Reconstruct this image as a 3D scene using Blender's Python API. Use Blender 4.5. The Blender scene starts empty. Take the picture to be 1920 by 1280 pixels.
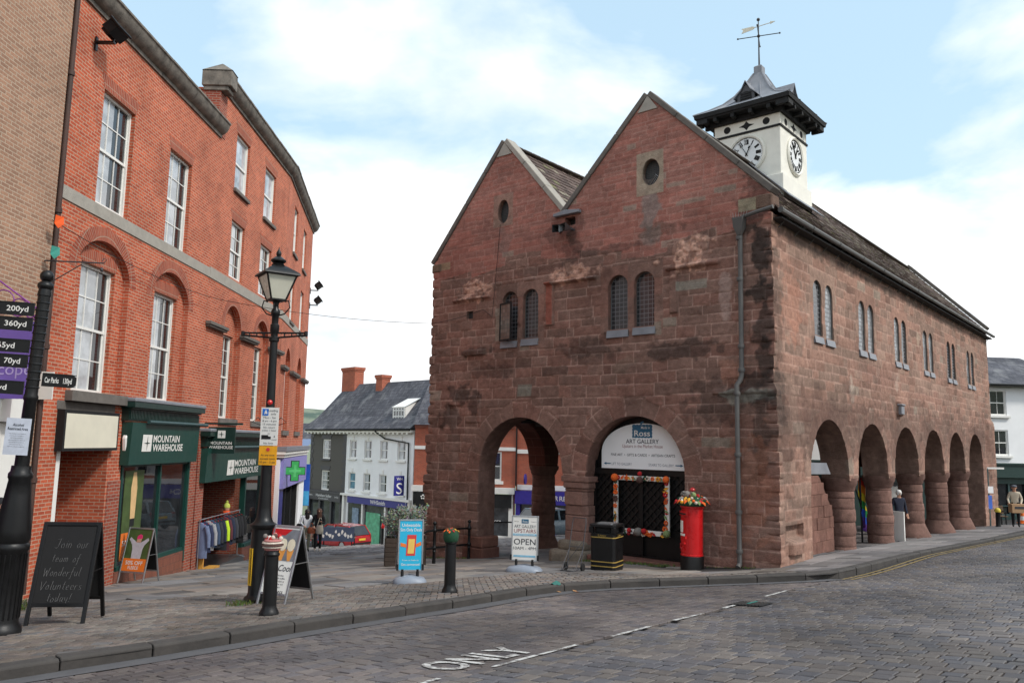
import bpy, bmesh, math, random
import numpy as np
from mathutils import Matrix, Vector
from mathutils.geometry import delaunay_2d_cdt

random.seed(7)
RNG = np.random.default_rng(11)
SC = bpy.context.scene
COL = SC.collection
R = math.radians

# ------------------------------------------------------------------ camera
cam_data = bpy.data.cameras.new("camera")
cam = bpy.data.objects.new("camera", cam_data)
COL.objects.link(cam)
cam_data.sensor_width = 36.0
cam_data.lens = 1500.0 / 1920.0 * 36.0
cam_data.clip_start = 0.05
cam_data.clip_end = 4000.0
_p, _r = R(7.25), R(1.09)
_base = Matrix(((1, 0, 0), (0, math.sin(_p), -math.cos(_p)), (0, math.cos(_p), math.sin(_p))))
_M = Matrix(((math.cos(_r), -math.sin(_r), 0), (math.sin(_r), math.cos(_r), 0), (0, 0, 1))) @ _base
CAMZ = 1.3
cam.matrix_world = Matrix(((_M[0][0], -_M[1][0], -_M[2][0], 0), (_M[0][1], -_M[1][1], -_M[2][1], 0),
                           (_M[0][2], -_M[1][2], -_M[2][2], CAMZ), (0, 0, 0, 1)))
SC.camera = cam

# ------------------------------------------------------------------ light and exposure
SUN_AZ, SUN_EL = R(118), R(46)          # azimuth clockwise from +Y
sun_data = bpy.data.lights.new("sun", "SUN")
sun_data.energy = 1.6
sun_data.angle = R(9)
sun_data.color = (1.0, 0.95, 0.88)
sun = bpy.data.objects.new("sun", sun_data)
COL.objects.link(sun)
_d = Vector((math.sin(SUN_AZ) * math.cos(SUN_EL), math.cos(SUN_AZ) * math.cos(SUN_EL), math.sin(SUN_EL)))
sun.rotation_euler = _d.to_track_quat('Z', 'Y').to_euler()
sun.location = (0, 0, 60)

world = bpy.data.worlds.new("World")
SC.world = world
world.use_nodes = True
_nt = world.node_tree
_nt.nodes.clear()
def _n(t, **kw):
    n = _nt.nodes.new(t)
    for k, v in kw.items():
        setattr(n, k, v)
    return n
_L = _nt.links.new
w_out = _n('ShaderNodeOutputWorld')
w_bg = _n('ShaderNodeBackground')
w_bg.inputs['Strength'].default_value = 0.105
w_sky = _n('ShaderNodeTexSky', sky_type='NISHITA', sun_disc=False)
w_sky.sun_elevation = SUN_EL
w_sky.sun_rotation = SUN_AZ
w_sky.air_density = 1.0
w_sky.dust_density = 1.2
w_sky.ozone_density = 1.6
w_tc = _n('ShaderNodeTexCoord')
w_sep = _n('ShaderNodeSeparateXYZ')
_L(w_tc.outputs['Generated'], w_sep.inputs[0])
w_add = _n('ShaderNodeMath', operation='ADD'); w_add.inputs[1].default_value = 0.22
_L(w_sep.outputs['Z'], w_add.inputs[0])
w_dx = _n('ShaderNodeMath', operation='DIVIDE'); _L(w_sep.outputs['X'], w_dx.inputs[0]); _L(w_add.outputs[0], w_dx.inputs[1])
w_dy = _n('ShaderNodeMath', operation='DIVIDE'); _L(w_sep.outputs['Y'], w_dy.inputs[0]); _L(w_add.outputs[0], w_dy.inputs[1])
w_cmb = _n('ShaderNodeCombineXYZ')
_L(w_dx.outputs[0], w_cmb.inputs[0]); _L(w_dy.outputs[0], w_cmb.inputs[1])
w_map = _n('ShaderNodeMapping')
w_map.inputs['Location'].default_value = (29.125, 23.076, 0)
_L(w_cmb.outputs[0], w_map.inputs[0])
w_noise = _n('ShaderNodeTexNoise')
w_noise.inputs['Scale'].default_value = 1.2
w_noise.inputs['Detail'].default_value = 9
w_noise.inputs['Roughness'].default_value = 0.53
w_noise.inputs['Distortion'].default_value = 0.35
_L(w_map.outputs[0], w_noise.inputs['Vector'])
# more cloud towards the horizon
w_hz = _n('ShaderNodeMapRange')
w_hz.inputs['From Min'].default_value = 0.20; w_hz.inputs['From Max'].default_value = 0.36
w_hz.inputs['To Min'].default_value = 0.30; w_hz.inputs['To Max'].default_value = 0.0
_L(w_sep.outputs['Z'], w_hz.inputs['Value'])
w_sum = _n('ShaderNodeMath', operation='ADD')
_L(w_noise.outputs['Fac'], w_sum.inputs[0]); _L(w_hz.outputs[0], w_sum.inputs[1])
w_ramp = _n('ShaderNodeValToRGB')
w_ramp.color_ramp.elements[0].position = 0.465
w_ramp.color_ramp.elements[1].position = 0.615
_L(w_sum.outputs[0], w_ramp.inputs[0])
# cloud body shading: slightly grey-blue thick parts
w_n2 = _n('ShaderNodeTexNoise')
w_n2.inputs['Scale'].default_value = 2.3; w_n2.inputs['Detail'].default_value = 5
_L(w_map.outputs[0], w_n2.inputs['Vector'])
w_r2 = _n('ShaderNodeValToRGB')
w_r2.color_ramp.elements[0].position = 0.30; w_r2.color_ramp.elements[0].color = (5.0, 5.4, 5.8, 1)
w_r2.color_ramp.elements[1].position = 0.56; w_r2.color_ramp.elements[1].color = (7.5, 7.5, 7.5, 1)
_L(w_n2.outputs['Fac'], w_r2.inputs[0])
# thin high veil over the blue
w_veil = _n('ShaderNodeMix', data_type='RGBA')
w_veil.inputs['Factor'].default_value = 0.6
_L(w_sky.outputs[0], w_veil.inputs['A']); w_veil.inputs['B'].default_value = (4.3, 5.9, 6.8, 1)
w_mix = _n('ShaderNodeMix', data_type='RGBA')
_L(w_ramp.outputs[0], w_mix.inputs['Factor'])
_L(w_veil.outputs['Result'], w_mix.inputs['A']); _L(w_r2.outputs[0], w_mix.inputs['B'])
_L(w_mix.outputs['Result'], w_bg.inputs['Color'])
_L(w_bg.outputs[0], w_out.inputs[0])

SC.view_settings.view_transform = 'Standard'
SC.view_settings.look = 'None'
SC.view_settings.exposure = 0.82
SC.view_settings.gamma = 1.0
SC.render.film_transparent = False
SC.cycles.max_bounces = 6
SC.cycles.diffuse_bounces = 2
SC.cycles.glossy_bounces = 3
SC.cycles.transparent_max_bounces = 6
SC.cycles.caustics_reflective = False
SC.cycles.caustics_refractive = False

# ------------------------------------------------------------------ helpers: ground heights
GX, GY = 0.051, -0.0837
ROAD = -0.13
def gz(x, y):
    w = np.maximum(0, y - 36 - 0.5 * x); w1 = np.minimum(w, 40)
    return GX * x + GY * y - .0012 * w1 * w1 - .096 * (w - w1) - .15 * np.exp(-((x - 4.4) ** 2 + (y - 18.6) ** 2) / 6.)
def rise(x, y):
    """the kerb gets lower along the side of the market house"""
    t = np.clip((x + y - 23.0) / 8.0, 0, 1); return .075 * t * t * (3 - 2 * t)
def frame(x, y, z, az):
    a = R(az); sx, cx = math.sin(a), math.cos(a)
    return Matrix(((sx, -cx, 0, x), (cx, sx, 0, y), (0, 0, 1, z), (0, 0, 0, 1)))
def at(x, y, az=90.0, dz=0.0):
    """frame standing on the pavement; az is the direction of local +x"""
    return frame(x, y, float(gz(x, y)) + dz, az)

# ------------------------------------------------------------------ helpers: materials
def srgb(r, g, b):
    f = lambda c: (c / 255 / 12.92) if c <= 10 else (((c / 255) + .055) / 1.055) ** 2.4
    return (f(r), f(g), f(b))
MATS = {}
class NT:
    def __init__(s, name):
        s.m = bpy.data.materials.new(name); s.m.use_nodes = True
        s.t = s.m.node_tree; s.t.nodes.clear()
        s.out = s.n('ShaderNodeOutputMaterial'); s.b = s.n('ShaderNodeBsdfPrincipled')
        s.l(s.b.outputs[0], s.out.inputs[0])
    def n(s, t, **kw):
        k = s.t.nodes.new(t)
        for a, v in kw.items():
            setattr(k, a, v)
        return k
    def l(s, a, b): s.t.links.new(a, b)
    def noise(s, vec, scale, detail=4, rough=.55):
        k = s.n('ShaderNodeTexNoise'); k.inputs['Scale'].default_value = scale
        k.inputs['Detail'].default_value = detail; k.inputs['Roughness'].default_value = rough
        s.l(vec, k.inputs['Vector']); return k.outputs['Fac']
    def maprange(s, v, a, b, c, d):
        k = s.n('ShaderNodeMapRange'); s.l(v, k.inputs['Value'])
        for nm, q in zip(('From Min', 'From Max', 'To Min', 'To Max'), (a, b, c, d)): k.inputs[nm].default_value = q
        return k.outputs[0]
    def mul(s, col, fac):
        k = s.n('ShaderNodeMix', data_type='RGBA', blend_type='MULTIPLY'); k.inputs['Factor'].default_value = 1
        s.l(col, k.inputs['A']); s.l(fac, k.inputs['B']); return k.outputs['Result']
    def mix(s, fac, a, b):
        k = s.n('ShaderNodeMix', data_type='RGBA')
        if isinstance(fac, float): k.inputs['Factor'].default_value = fac
        else: s.l(fac, k.inputs['Factor'])
        for q, nm in ((a, 'A'), (b, 'B')):
            if isinstance(q, tuple): k.inputs[nm].default_value = (*q[:3], 1)
            else: s.l(q, k.inputs[nm])
        return k.outputs['Result']
    def bump(s, h, strength=.4, dist=.02):
        k = s.n('ShaderNodeBump'); k.inputs['Strength'].default_value = strength; k.inputs['Distance'].default_value = dist
        s.l(h, k.inputs['Height']); s.l(k.outputs[0], s.b.inputs['Normal'])

def paint(name, col, rough=.5, metal=0., var=.18, scale=6., bump=0., spec=.5, coat=0.):
    """a plain surface with uneven tone, uneven gloss and optional small bumps"""
    if name in MATS: return MATS[name]
    g = NT(name); tc = g.n('ShaderNodeTexCoord').outputs['Object']
    nz = g.noise(tc, scale, 5, .6)
    v = g.maprange(nz, .25, .75, 1 - var, 1 + var)
    rgb = g.n('ShaderNodeRGB'); rgb.outputs[0].default_value = (*col, 1)
    g.l(g.mul(rgb.outputs[0], v), g.b.inputs['Base Color'])
    g.l(g.maprange(nz, .3, .7, max(.02, rough - .08), min(1, rough + .08)), g.b.inputs['Roughness'])
    g.b.inputs['Metallic'].default_value = metal
    g.b.inputs['Specular IOR Level'].default_value = spec
    g.b.inputs['Coat Weight'].default_value = coat
    if bump: g.bump(g.noise(tc, scale * 8, 3), bump, .01)
    MATS[name] = g.m; return g.m

def vcol(name, rough=.9, var=.22, scale=9., bump=.35, bdist=.012, bscale=55., spec=.25):
    """colour comes from the mesh attribute Col (one tone per stone, tile or paver) with fine grain on top"""
    if name in MATS: return MATS[name]
    g = NT(name); tc = g.n('ShaderNodeTexCoord').outputs['Object']
    a = g.n('ShaderNodeAttribute'); a.attribute_name = 'Col'
    n1 = g.maprange(g.noise(tc, scale, 6, .65), .25, .75, 1 - var, 1 + var)
    n2 = g.maprange(g.noise(tc, scale * 7, 3, .6), .25, .75, 1 - var * .6, 1 + var * .6)
    n0 = g.maprange(g.noise(tc, .55, 5, .6), .3, .7, .80, 1.20)
    g.l(g.mul(g.mul(g.mul(a.outputs['Color'], n1), n2), n0), g.b.inputs['Base Color'])
    g.b.inputs['Roughness'].default_value = rough
    g.b.inputs['Specular IOR Level'].default_value = spec
    g.bump(g.noise(tc, bscale, 5, .65), bump, bdist)
    MATS[name] = g.m; return g.m

def brick(name, c1, c2, mortar, w=.225, h=.075, ms=.010, var=.3, bump=.5, offset=.5, rough=.9, tint=None, rowvar=.12, spec=.25):
    if name in MATS: return MATS[name]
    g = NT(name); uv = g.n('ShaderNodeUVMap').outputs[0]
    wob = g.n('ShaderNodeTexNoise'); wob.inputs['Scale'].default_value = 2.2; g.l(uv, wob.inputs['Vector'])
    vm = g.n('ShaderNodeVectorMath', operation='MULTIPLY_ADD'); g.l(wob.outputs['Color'], vm.inputs[0])
    vm.inputs[1].default_value = (.010, .010, 0); g.l(uv, vm.inputs[2])
    b = g.n('ShaderNodeTexBrick', offset=offset, squash=1.0)
    g.l(vm.outputs[0], b.inputs['Vector'])
    b.inputs['Scale'].default_value = 1; b.inputs['Brick Width'].default_value = w; b.inputs['Row Height'].default_value = h
    b.inputs['Mortar Size'].default_value = ms; b.inputs['Mortar Smooth'].default_value = .15; b.inputs['Bias'].default_value = -.1
    b.inputs['Color1'].default_value = (*c1, 1); b.inputs['Color2'].default_value = (*c2, 1); b.inputs['Mortar'].default_value = (*mortar, 1)
    big = g.maprange(g.noise(uv, .7, 4, .6), .3, .7, 1 - rowvar, 1 + rowvar)
    small = g.maprange(g.noise(uv, 26, 4, .6), .25, .75, 1 - var * .5, 1 + var * .5)
    col = g.mul(g.mul(b.outputs['Color'], big), small)
    if tint:
        m = g.maprange(g.noise(uv, tint[1], 5, .65), .52, .70, 0, tint[2])
        col = g.mix(m, col, tint[0])
    g.l(col, g.b.inputs['Base Color']); g.b.inputs['Roughness'].default_value = rough
    g.b.inputs['Specular IOR Level'].default_value = spec
    inv = g.n('ShaderNodeMath', operation='SUBTRACT'); inv.inputs[0].default_value = 1; g.l(b.outputs['Fac'], inv.inputs[1])
    ad = g.n('ShaderNodeMath', operation='MULTIPLY_ADD'); g.l(g.noise(uv, 60, 3), ad.inputs[0]); ad.inputs[1].default_value = .4; g.l(inv.outputs[0], ad.inputs[2])
    g.bump(ad.outputs[0], bump, .012)
    MATS[name] = g.m; return g.m

def glass(name, col=(.02, .022, .025), rough=.03, lead=None, leadcol=(.05, .05, .055), wav=.05, col2=None):
    """window pane: dark room behind, mirror-like front; lead=(w,h) draws a leaded or barred grid"""
    if name in MATS: return MATS[name]
    g = NT(name); uv = g.n('ShaderNodeUVMap').outputs[0]
    nz = g.noise(uv, 1.6, 3)
    if lead:
        b = g.n('ShaderNodeTexBrick', offset=0.0); g.l(uv, b.inputs['Vector'])
        b.inputs['Scale'].default_value = 1; b.inputs['Brick Width'].default_value = lead[0]; b.inputs['Row Height'].default_value = lead[1]
        b.inputs['Mortar Size'].default_value = lead[2]; b.inputs['Mortar Smooth'].default_value = .05
        b.inputs['Color1'].default_value = (*col, 1); b.inputs['Color2'].default_value = (*(c * 1.9 for c in col), 1)
        b.inputs['Mortar'].default_value = (*leadcol, 1)
        g.l(b.outputs['Color'], g.b.inputs['Base Color'])
        g.l(g.maprange(b.outputs['Fac'], 0, 1, rough, .6), g.b.inputs['Roughness'])
        ad = g.n('ShaderNodeMath', operation='MULTIPLY_ADD'); g.l(g.noise(uv, 7, 2), ad.inputs[0]); ad.inputs[1].default_value = .8; g.l(b.outputs['Fac'], ad.inputs[2])
        g.bump(ad.outputs[0], .25, .01)
    else:
        g.l(g.mix(g.maprange(nz, .46, .56, 0, 1) if col2 else g.maprange(nz, .35, .65, 0, 1), tuple(c * .6 for c in col), col2 or tuple(c * 1.5 for c in col)), g.b.inputs['Base Color'])
        g.b.inputs['Roughness'].default_value = rough
        g.bump(g.noise(uv, 2.5, 2), wav, .02)
    g.b.inputs['Specular IOR Level'].default_value = .8
    MATS[name] = g.m; return g.m

# ------------------------------------------------------------------ helpers: mesh
class MB:
    def __init__(s): s.v, s.f, s.mi, s.c = [], [], [], []; s.M = Matrix(); s.k = 0; s.cur = None
    def _add(s, vs, fs):
        o = len(s.v)
        s.v += [tuple(s.M @ Vector(p)) for p in vs]
        s.c += [s.cur or (1, 1, 1)] * len(vs)
        s.f += [tuple(o + i for i in f) for f in fs]; s.mi += [s.k] * len(fs)
        return s
    def box(s, x0, x1, y0, y1, z0, z1):
        return s._add([(x0, y0, z0), (x1, y0, z0), (x1, y1, z0), (x0, y1, z0), (x0, y0, z1), (x1, y0, z1), (x1, y1, z1), (x0, y1, z1)],
                      [(3, 2, 1, 0), (4, 5, 6, 7), (0, 1, 5, 4), (1, 2, 6, 5), (2, 3, 7, 6), (3, 0, 4, 7)])
    def quad(s, *p): return s._add(p, [tuple(range(len(p)))])
    def prism(s, poly, y0, y1):
        """polygon in x,z pushed from y0 to y1"""
        n = len(poly)
        vs = [(x, y0, z) for x, z in poly] + [(x, y1, z) for x, z in poly]
        return s._add(vs, [tuple(range(n)), tuple(range(2 * n - 1, n - 1, -1))] + [((i + 1) % n, i, n + i, n + (i + 1) % n) for i in range(n)])
    def slab(s, poly, z0, z1):
        n = len(poly)
        vs = [(x, y, z0) for x, y in poly] + [(x, y, z1) for x, y in poly]
        return s._add(vs, [tuple(range(n - 1, -1, -1)), tuple(range(n, 2 * n))] + [(i, (i + 1) % n, n + (i + 1) % n, n + i) for i in range(n)])
    def lathe(s, prof, n=20, cx=0, cy=0, cap=True, sy=1.0, ph=0.0):
        vs, fs = [], []
        for r, z in prof:
            for i in range(n):
                a = 2 * math.pi * i / n + ph
                vs.append((cx + r * math.cos(a), cy + r * math.sin(a) * sy, z))
        m = len(prof)
        for j in range(m - 1):
            for i in range(n):
                fs.append((j * n + i, j * n + (i + 1) % n, (j + 1) * n + (i + 1) % n, (j + 1) * n + i))
        if cap: fs += [tuple(range(n - 1, -1, -1)), tuple((m - 1) * n + i for i in range(n))]
        return s._add(vs, fs)
    def tube(s, pts, r, n=8, cap=True):
        pts = [Vector(p) for p in pts]; rs = r if isinstance(r, (list, tuple)) else [r] * len(pts)
        vs, fs = [], []; ref = None
        for i, p in enumerate(pts):
            t = ((pts[min(i + 1, len(pts) - 1)] - p).normalized() + (p - pts[max(i - 1, 0)]).normalized()).normalized()
            if ref is None: ref = t.orthogonal().normalized()
            ref = (ref - t * ref.dot(t))
            if ref.length < 1e-5: ref = t.orthogonal()
            ref.normalize(); b = t.cross(ref)
            for k in range(n):
                a = 2 * math.pi * k / n
                vs.append(p + (ref * math.cos(a) + b * math.sin(a)) * rs[i])
        for i in range(len(pts) - 1):
            for k in range(n):
                fs.append((i * n + k, i * n + (k + 1) % n, (i + 1) * n + (k + 1) % n, (i + 1) * n + k))
        if cap: fs += [tuple(range(n - 1, -1, -1)), tuple((len(pts) - 1) * n + k for k in range(n))]
        return s._add(vs, fs)
    def ball(s, c, r, n=10, m=7, sz=1.0):
        return s._shift(c, lambda: s.lathe([(max(1e-4, r * math.sin(math.pi * j / m)), -r * sz * math.cos(math.pi * j / m)) for j in range(m + 1)], n, cap=False))
    def _shift(s, c, fn):
        M0 = s.M.copy(); s.M = M0 @ Matrix.Translation(c); fn(); s.M = M0; return s
    def bar(s, a, b, w, d):
        """rectangular bar from a to b, w across, d deep"""
        a, b = Vector(a), Vector(b); t = (b - a); L = t.length; q = t.to_track_quat('Z', 'Y').to_matrix().to_4x4()
        M0 = s.M.copy(); s.M = M0 @ Matrix.Translation(a) @ q; s.box(-w / 2, w / 2, -d / 2, d / 2, 0, L); s.M = M0; return s
    def parts(s, name, mat, parent=None, F=None, **kw):
        """one object for each separate piece"""
        up = list(range(len(s.v)))
        def find(i):
            while up[i] != i: up[i] = up[up[i]]; i = up[i]
            return i
        for f in s.f:
            for q in f[1:]: up[find(q)] = find(f[0])
        gr = {}
        for k, f in enumerate(s.f): gr.setdefault(find(f[0]), []).append(k)
        out = []
        for fl in gr.values():
            b = MB(); mp = {}
            for k in fl:
                for i in s.f[k]:
                    if i not in mp: mp[i] = len(b.v); b.v.append(s.v[i]); b.c.append(s.c[i])
                b.f.append(tuple(mp[i] for i in s.f[k])); b.mi.append(s.mi[k])
            out.append(b.build(name, mat, parent, F, **kw))
        return out
    def build(s, name, mat, parent=None, F=None, smooth=None, bevel=0., bseg=1, uvs=1.0, col=False):
        me = bpy.data.meshes.new(name)
        me.from_pydata(s.v, [], s.f)
        return finish(name, me, mat, parent, F, smooth, bevel, bseg, mi=s.mi, cols=s.c if col else None)

def finish(name, me, mat, parent=None, F=None, smooth=None, bevel=0., bseg=1, mi=None, cols=None):
    for m in (mat if isinstance(mat, (list, tuple)) else [mat]): me.materials.append(m)
    if mi is not None and any(mi): me.polygons.foreach_set('material_index', mi)
    me.validate(); me.update()
    n = len(me.loops)
    if n:
        vi = np.zeros(n, np.int32); me.loops.foreach_get('vertex_index', vi)
        co = np.zeros(len(me.vertices) * 3, np.float32); me.vertices.foreach_get('co', co); co = co.reshape(-1, 3)
        nm = np.zeros(len(me.polygons) * 3, np.float32); me.polygons.foreach_get('normal', nm); nm = np.abs(nm.reshape(-1, 3))
        tot = np.zeros(len(me.polygons), np.int32); me.polygons.foreach_get('loop_total', tot)
        ln = np.repeat(nm, tot, axis=0); p = co[vi]
        ax = np.where((ln[:, 2] > .75), 2, np.where(ln[:, 0] > ln[:, 1], 0, 1))
        uv = np.where((ax == 1)[:, None], p[:, [0, 2]], np.where((ax == 0)[:, None], p[:, [1, 2]], p[:, [0, 1]]))
        me.uv_layers.new(name='UVMap').data.foreach_set('uv', uv.astype(np.float32).ravel())
    if cols is not None:
        a = me.attributes.new('Col', 'FLOAT_COLOR', 'POINT')
        c = np.ones((len(me.vertices), 4), np.float32); c[:, :3] = np.asarray(cols, np.float32)[:, :3]
        a.data.foreach_set('color', c.ravel())
    if smooth:
        me.shade_smooth(); me.set_sharp_from_angle(angle=R(smooth))
    else: me.shade_flat()
    o = bpy.data.objects.new(name, me); COL.objects.link(o)
    place(o, parent, F)
    if bevel:
        b = o.modifiers.new('bevel', 'BEVEL'); b.width = bevel; b.segments = bseg; b.limit_method = 'ANGLE'; b.angle_limit = R(40)
    return o
WM = {}
def place(o, parent=None, F=None):
    W = F if F is not None else (WM[parent.name] if parent else Matrix())
    if parent:
        o.parent = parent; o.matrix_basis = WM[parent.name].inverted() @ W
    else: o.matrix_basis = W
    WM[o.name] = W.copy()
def tag(o, label=None, cat=None, group=None, kind=None):
    for k, v in (('label', label), ('category', cat), ('group', group), ('kind', kind)):
        if v: o[k] = v
    return o
def thing(name, F, label, cat, group=None):
    o = bpy.data.objects.new(name, None); o.empty_display_size = .2; COL.objects.link(o); place(o, None, F)
    return tag(o, label, cat, group)
def struct(o): o['kind'] = 'structure'; return o
def copy_tree(o, F, parent=None):
    c = o.copy(); COL.objects.link(c)
    W = F if parent is None else WM[parent.name] @ o.matrix_basis
    c.parent = parent
    c.matrix_basis = F if parent is None else o.matrix_basis
    WM[c.name] = W.copy()
    for ch in o.children: copy_tree(ch, None, c)
    return c

def area2(p): return sum(p[i][0] * p[(i + 1) % len(p)][1] - p[(i + 1) % len(p)][0] * p[i][1] for i in range(len(p))) / 2
def ccw(p): return list(p) if area2(p) > 0 else list(p)[::-1]
def cdt(outer, holes=(), extra=()):
    """triangles of a polygon with holes; returns points and faces"""
    pts, fc = [], []
    for L in [ccw(outer)] + [ccw(h)[::-1] for h in holes]:
        o = len(pts); pts += [Vector(p) for p in L]; fc.append(list(range(o, o + len(L))))
    ed = [(f[i], f[(i + 1) % len(f)]) for f in fc for i in range(len(f))]
    pts += [Vector(p) for p in extra]
    vs, es, fs, *_ = delaunay_2d_cdt(pts, ed, [], 0, 1e-5)
    O = np.array(outer); H = [np.array(h) for h in holes]; out = []
    V = np.array([tuple(v) for v in vs])
    for f in fs:
        c = V[list(f)].mean(0)[None]
        if inside(c, O)[0] and not any(inside(c, h)[0] for h in H):
            a, b, d = V[f[0]], V[f[1]], V[f[2]]
            out.append(tuple(f) if ((b - a)[0] * (d - a)[1] - (b - a)[1] * (d - a)[0]) > 0 else tuple(f)[::-1])
    return V, out
def inside(P, poly):
    x, y = P[:, 0], P[:, 1]; r = np.zeros(len(P), bool); n = len(poly)
    for i in range(n):
        x0, y0 = poly[i]; x1, y1 = poly[(i + 1) % n]
        if y0 == y1: continue
        c = ((y0 > y) != (y1 > y)) & (x < (x1 - x0) * (y - y0) / (y1 - y0) + x0)
        r ^= c
    return r
def wall(mb, outer, holes=(), y=0., depth=0.):
    """flat wall face in x,z at depth y with openings, plus reveals going back by depth (or one depth per hole)"""
    V, F = cdt(outer, holes)
    mb._add([(a, y, b) for a, b in V], F)
    for i, h in enumerate(holes):
        d = depth[i] if isinstance(depth, (list, tuple)) else depth
        if d:
            h = ccw(h); n = len(h)
            mb._add([(a, y, b) for a, b in h] + [(a, y + d, b) for a, b in h], [(i, (i + 1) % n, n + (i + 1) % n, n + i) for i in range(n)])
    return mb
def rect(a, b, c, d): return [(a, c), (b, c), (b, d), (a, d)]
def arc(cx, cz, rx, rz, a0, a1, n=14):
    return [(cx + rx * math.cos(R(a0 + (a1 - a0) * i / n)), cz + rz * math.sin(R(a0 + (a1 - a0) * i / n))) for i in range(n + 1)]
def archpoly(x0, x1, z0, zs, ztop, n=14):
    c = (x0 + x1) / 2
    return [(x0, z0), (x1, z0)] + arc(c, zs, (x1 - x0) / 2, ztop - zs, 0, 180, n)

FONT = None
def lettering(name, lines, mat, parent, F, depth=.002, bevel=0.):
    """lines: (text, centre x, base z, cap height, width or None[, shear]) on the plane y=0 of F, read from -y; one mesh"""
    mb = MB()
    for ln in lines:
        tx, cx, z, h, w = ln[:5]; sh = ln[5] if len(ln) > 5 else 0; bold = ln[6] if len(ln) > 6 else 0
        cu = bpy.data.curves.new('t', 'FONT'); cu.body = tx; cu.size = 1.0; cu.extrude = 0; cu.resolution_u = 3
        cu.shear = sh; cu.offset = bold
        ob = bpy.data.objects.new('t', cu); COL.objects.link(ob)
        dg = bpy.context.evaluated_depsgraph_get(); me = ob.evaluated_get(dg).to_mesh()
        v = np.array([p.co[:] for p in me.vertices]) if len(me.vertices) else np.zeros((0, 3))
        if len(v):
            x0, x1 = v[:, 0].min(), v[:, 0].max(); s = h / .70
            sx = (w / (x1 - x0)) if w else s
            vs = [((p[0] - (x0 + x1) / 2) * sx + cx, -depth, p[1] * s + z) for p in v]
            mb._add(vs, [tuple(p.vertices) for p in me.polygons])
        bpy.data.objects.remove(ob); bpy.data.curves.remove(cu)
    return mb.build(name, mat, parent, F)
# ------------------------------------------------------------------ materials
M_stone = vcol('sandstone', .92, .30, 6., .9, .03, 30.)
M_roof = vcol('stone_tiles', .9, .25, 7., .4, .01, 60.)
M_sett = vcol('granite_setts', .62, .16, 8., .35, .006, 90., spec=.4)
M_flag = vcol('flagstones', .8, .18, 3., .25, .005, 70., spec=.3)
M_kerb = paint('kerb_stone', srgb(62, 58, 55), .85, var=.4, scale=3., bump=.5)
M_grout = paint('joint_dirt', srgb(40, 37, 36), .95, var=.3, scale=5.)
M_asph = paint('grey_road', srgb(86, 82, 84), .9, var=.12, scale=1.5, bump=.3)
M_gutter = paint('gutter_strip', srgb(82, 81, 83), .98, var=.15, scale=4.)
M_brickL = brick('red_brick', srgb(192, 95, 65), srgb(160, 72, 50), srgb(182, 148, 126), var=.35, bump=.35, rowvar=.2, tint=(srgb(112, 58, 46), .9, .35))
M_brickD = brick('shop_brick', srgb(158, 78, 58), srgb(128, 58, 46), srgb(150, 128, 114), var=.35, bump=.4)
M_brickT = brick('tan_brick', srgb(166, 127, 104), srgb(140, 108, 90), srgb(176, 156, 136), var=.35, bump=.4)
M_brickB = brick('far_brick', srgb(176, 84, 58), srgb(150, 66, 48), srgb(160, 130, 112), var=.3, bump=.3)
M_tile_wall = brick('brown_wall_tiles', srgb(138, 84, 66), srgb(120, 70, 56), srgb(90, 70, 62), w=.1, h=.2, ms=.005, offset=0., rough=.35, spec=.5)
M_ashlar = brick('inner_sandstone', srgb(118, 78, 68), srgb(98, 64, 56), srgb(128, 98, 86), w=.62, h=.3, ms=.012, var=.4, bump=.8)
M_band = paint('grey_stone', srgb(158, 152, 142), .85, var=.16, scale=4., bump=.3)
M_sill = paint('dark_stone', srgb(104, 98, 92), .9, var=.3, scale=5., bump=.4)
M_cornice = paint('weathered_stone', srgb(116, 110, 102), .92, var=.6, scale=4., bump=.6)
M_white = paint('white_paint', srgb(232, 230, 224), .45, var=.04, scale=3.)
M_cream = paint('cream_paint', srgb(228, 225, 214), .6, var=.10, scale=2.5)
M_render_w = paint('white_render', srgb(240, 240, 240), .8, var=.06, scale=1.2)
M_render_g = paint('grey_render', srgb(88, 85, 80), .85, var=.1, scale=1.2)
M_dkgrey = paint('charcoal_paint', srgb(58, 58, 62), .5, var=.1)
M_black = paint('black_paint', srgb(15, 15, 16), .42, var=.35, scale=7., bump=.12, spec=.38)
M_blackm = paint('matt_black', srgb(20, 20, 21), .8, var=.2)
M_iron = paint('grey_iron', srgb(88, 86, 84), .6, var=.2, scale=4.)
M_lead = paint('lead_sheet', srgb(128, 130, 136), .55, var=.22, scale=3., bump=.2)
M_slate = brick('slates', srgb(92, 92, 98), srgb(70, 71, 78), srgb(44, 44, 48), w=.3, h=.24, ms=.008, var=.4, bump=.6, rowvar=.25, tint=(srgb(150, 150, 150), .9, .5))
M_timber = paint('dark_timber', srgb(40, 36, 34), .85, var=.3, scale=5.)
M_green = paint('dark_green_paint', srgb(24, 66, 58), .42, var=.1)
M_greend = paint('deep_green_paint', srgb(20, 48, 42), .45, var=.12)
M_teal = paint('teal_grey_paint', srgb(48, 72, 72), .5, var=.1)
M_purple = paint('purple_panel', srgb(126, 56, 132), .4, var=.06)
M_lilac = paint('lilac_panel', srgb(140, 134, 196), .45, var=.06)
M_navy = paint('navy_panel', srgb(40, 42, 128), .4, var=.08)
M_alu = paint('aluminium', srgb(176, 178, 180), .35, metal=.85, var=.08)
M_steel = paint('grey_steel', srgb(120, 122, 124), .35, metal=.8, var=.1)
M_red = paint('post_red', srgb(196, 22, 26), .3, var=.1, scale=5., coat=.3)
M_gold = paint('gold_paint', srgb(168, 140, 70), .4, var=.1)
M_glass = glass('window_glass')
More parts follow.
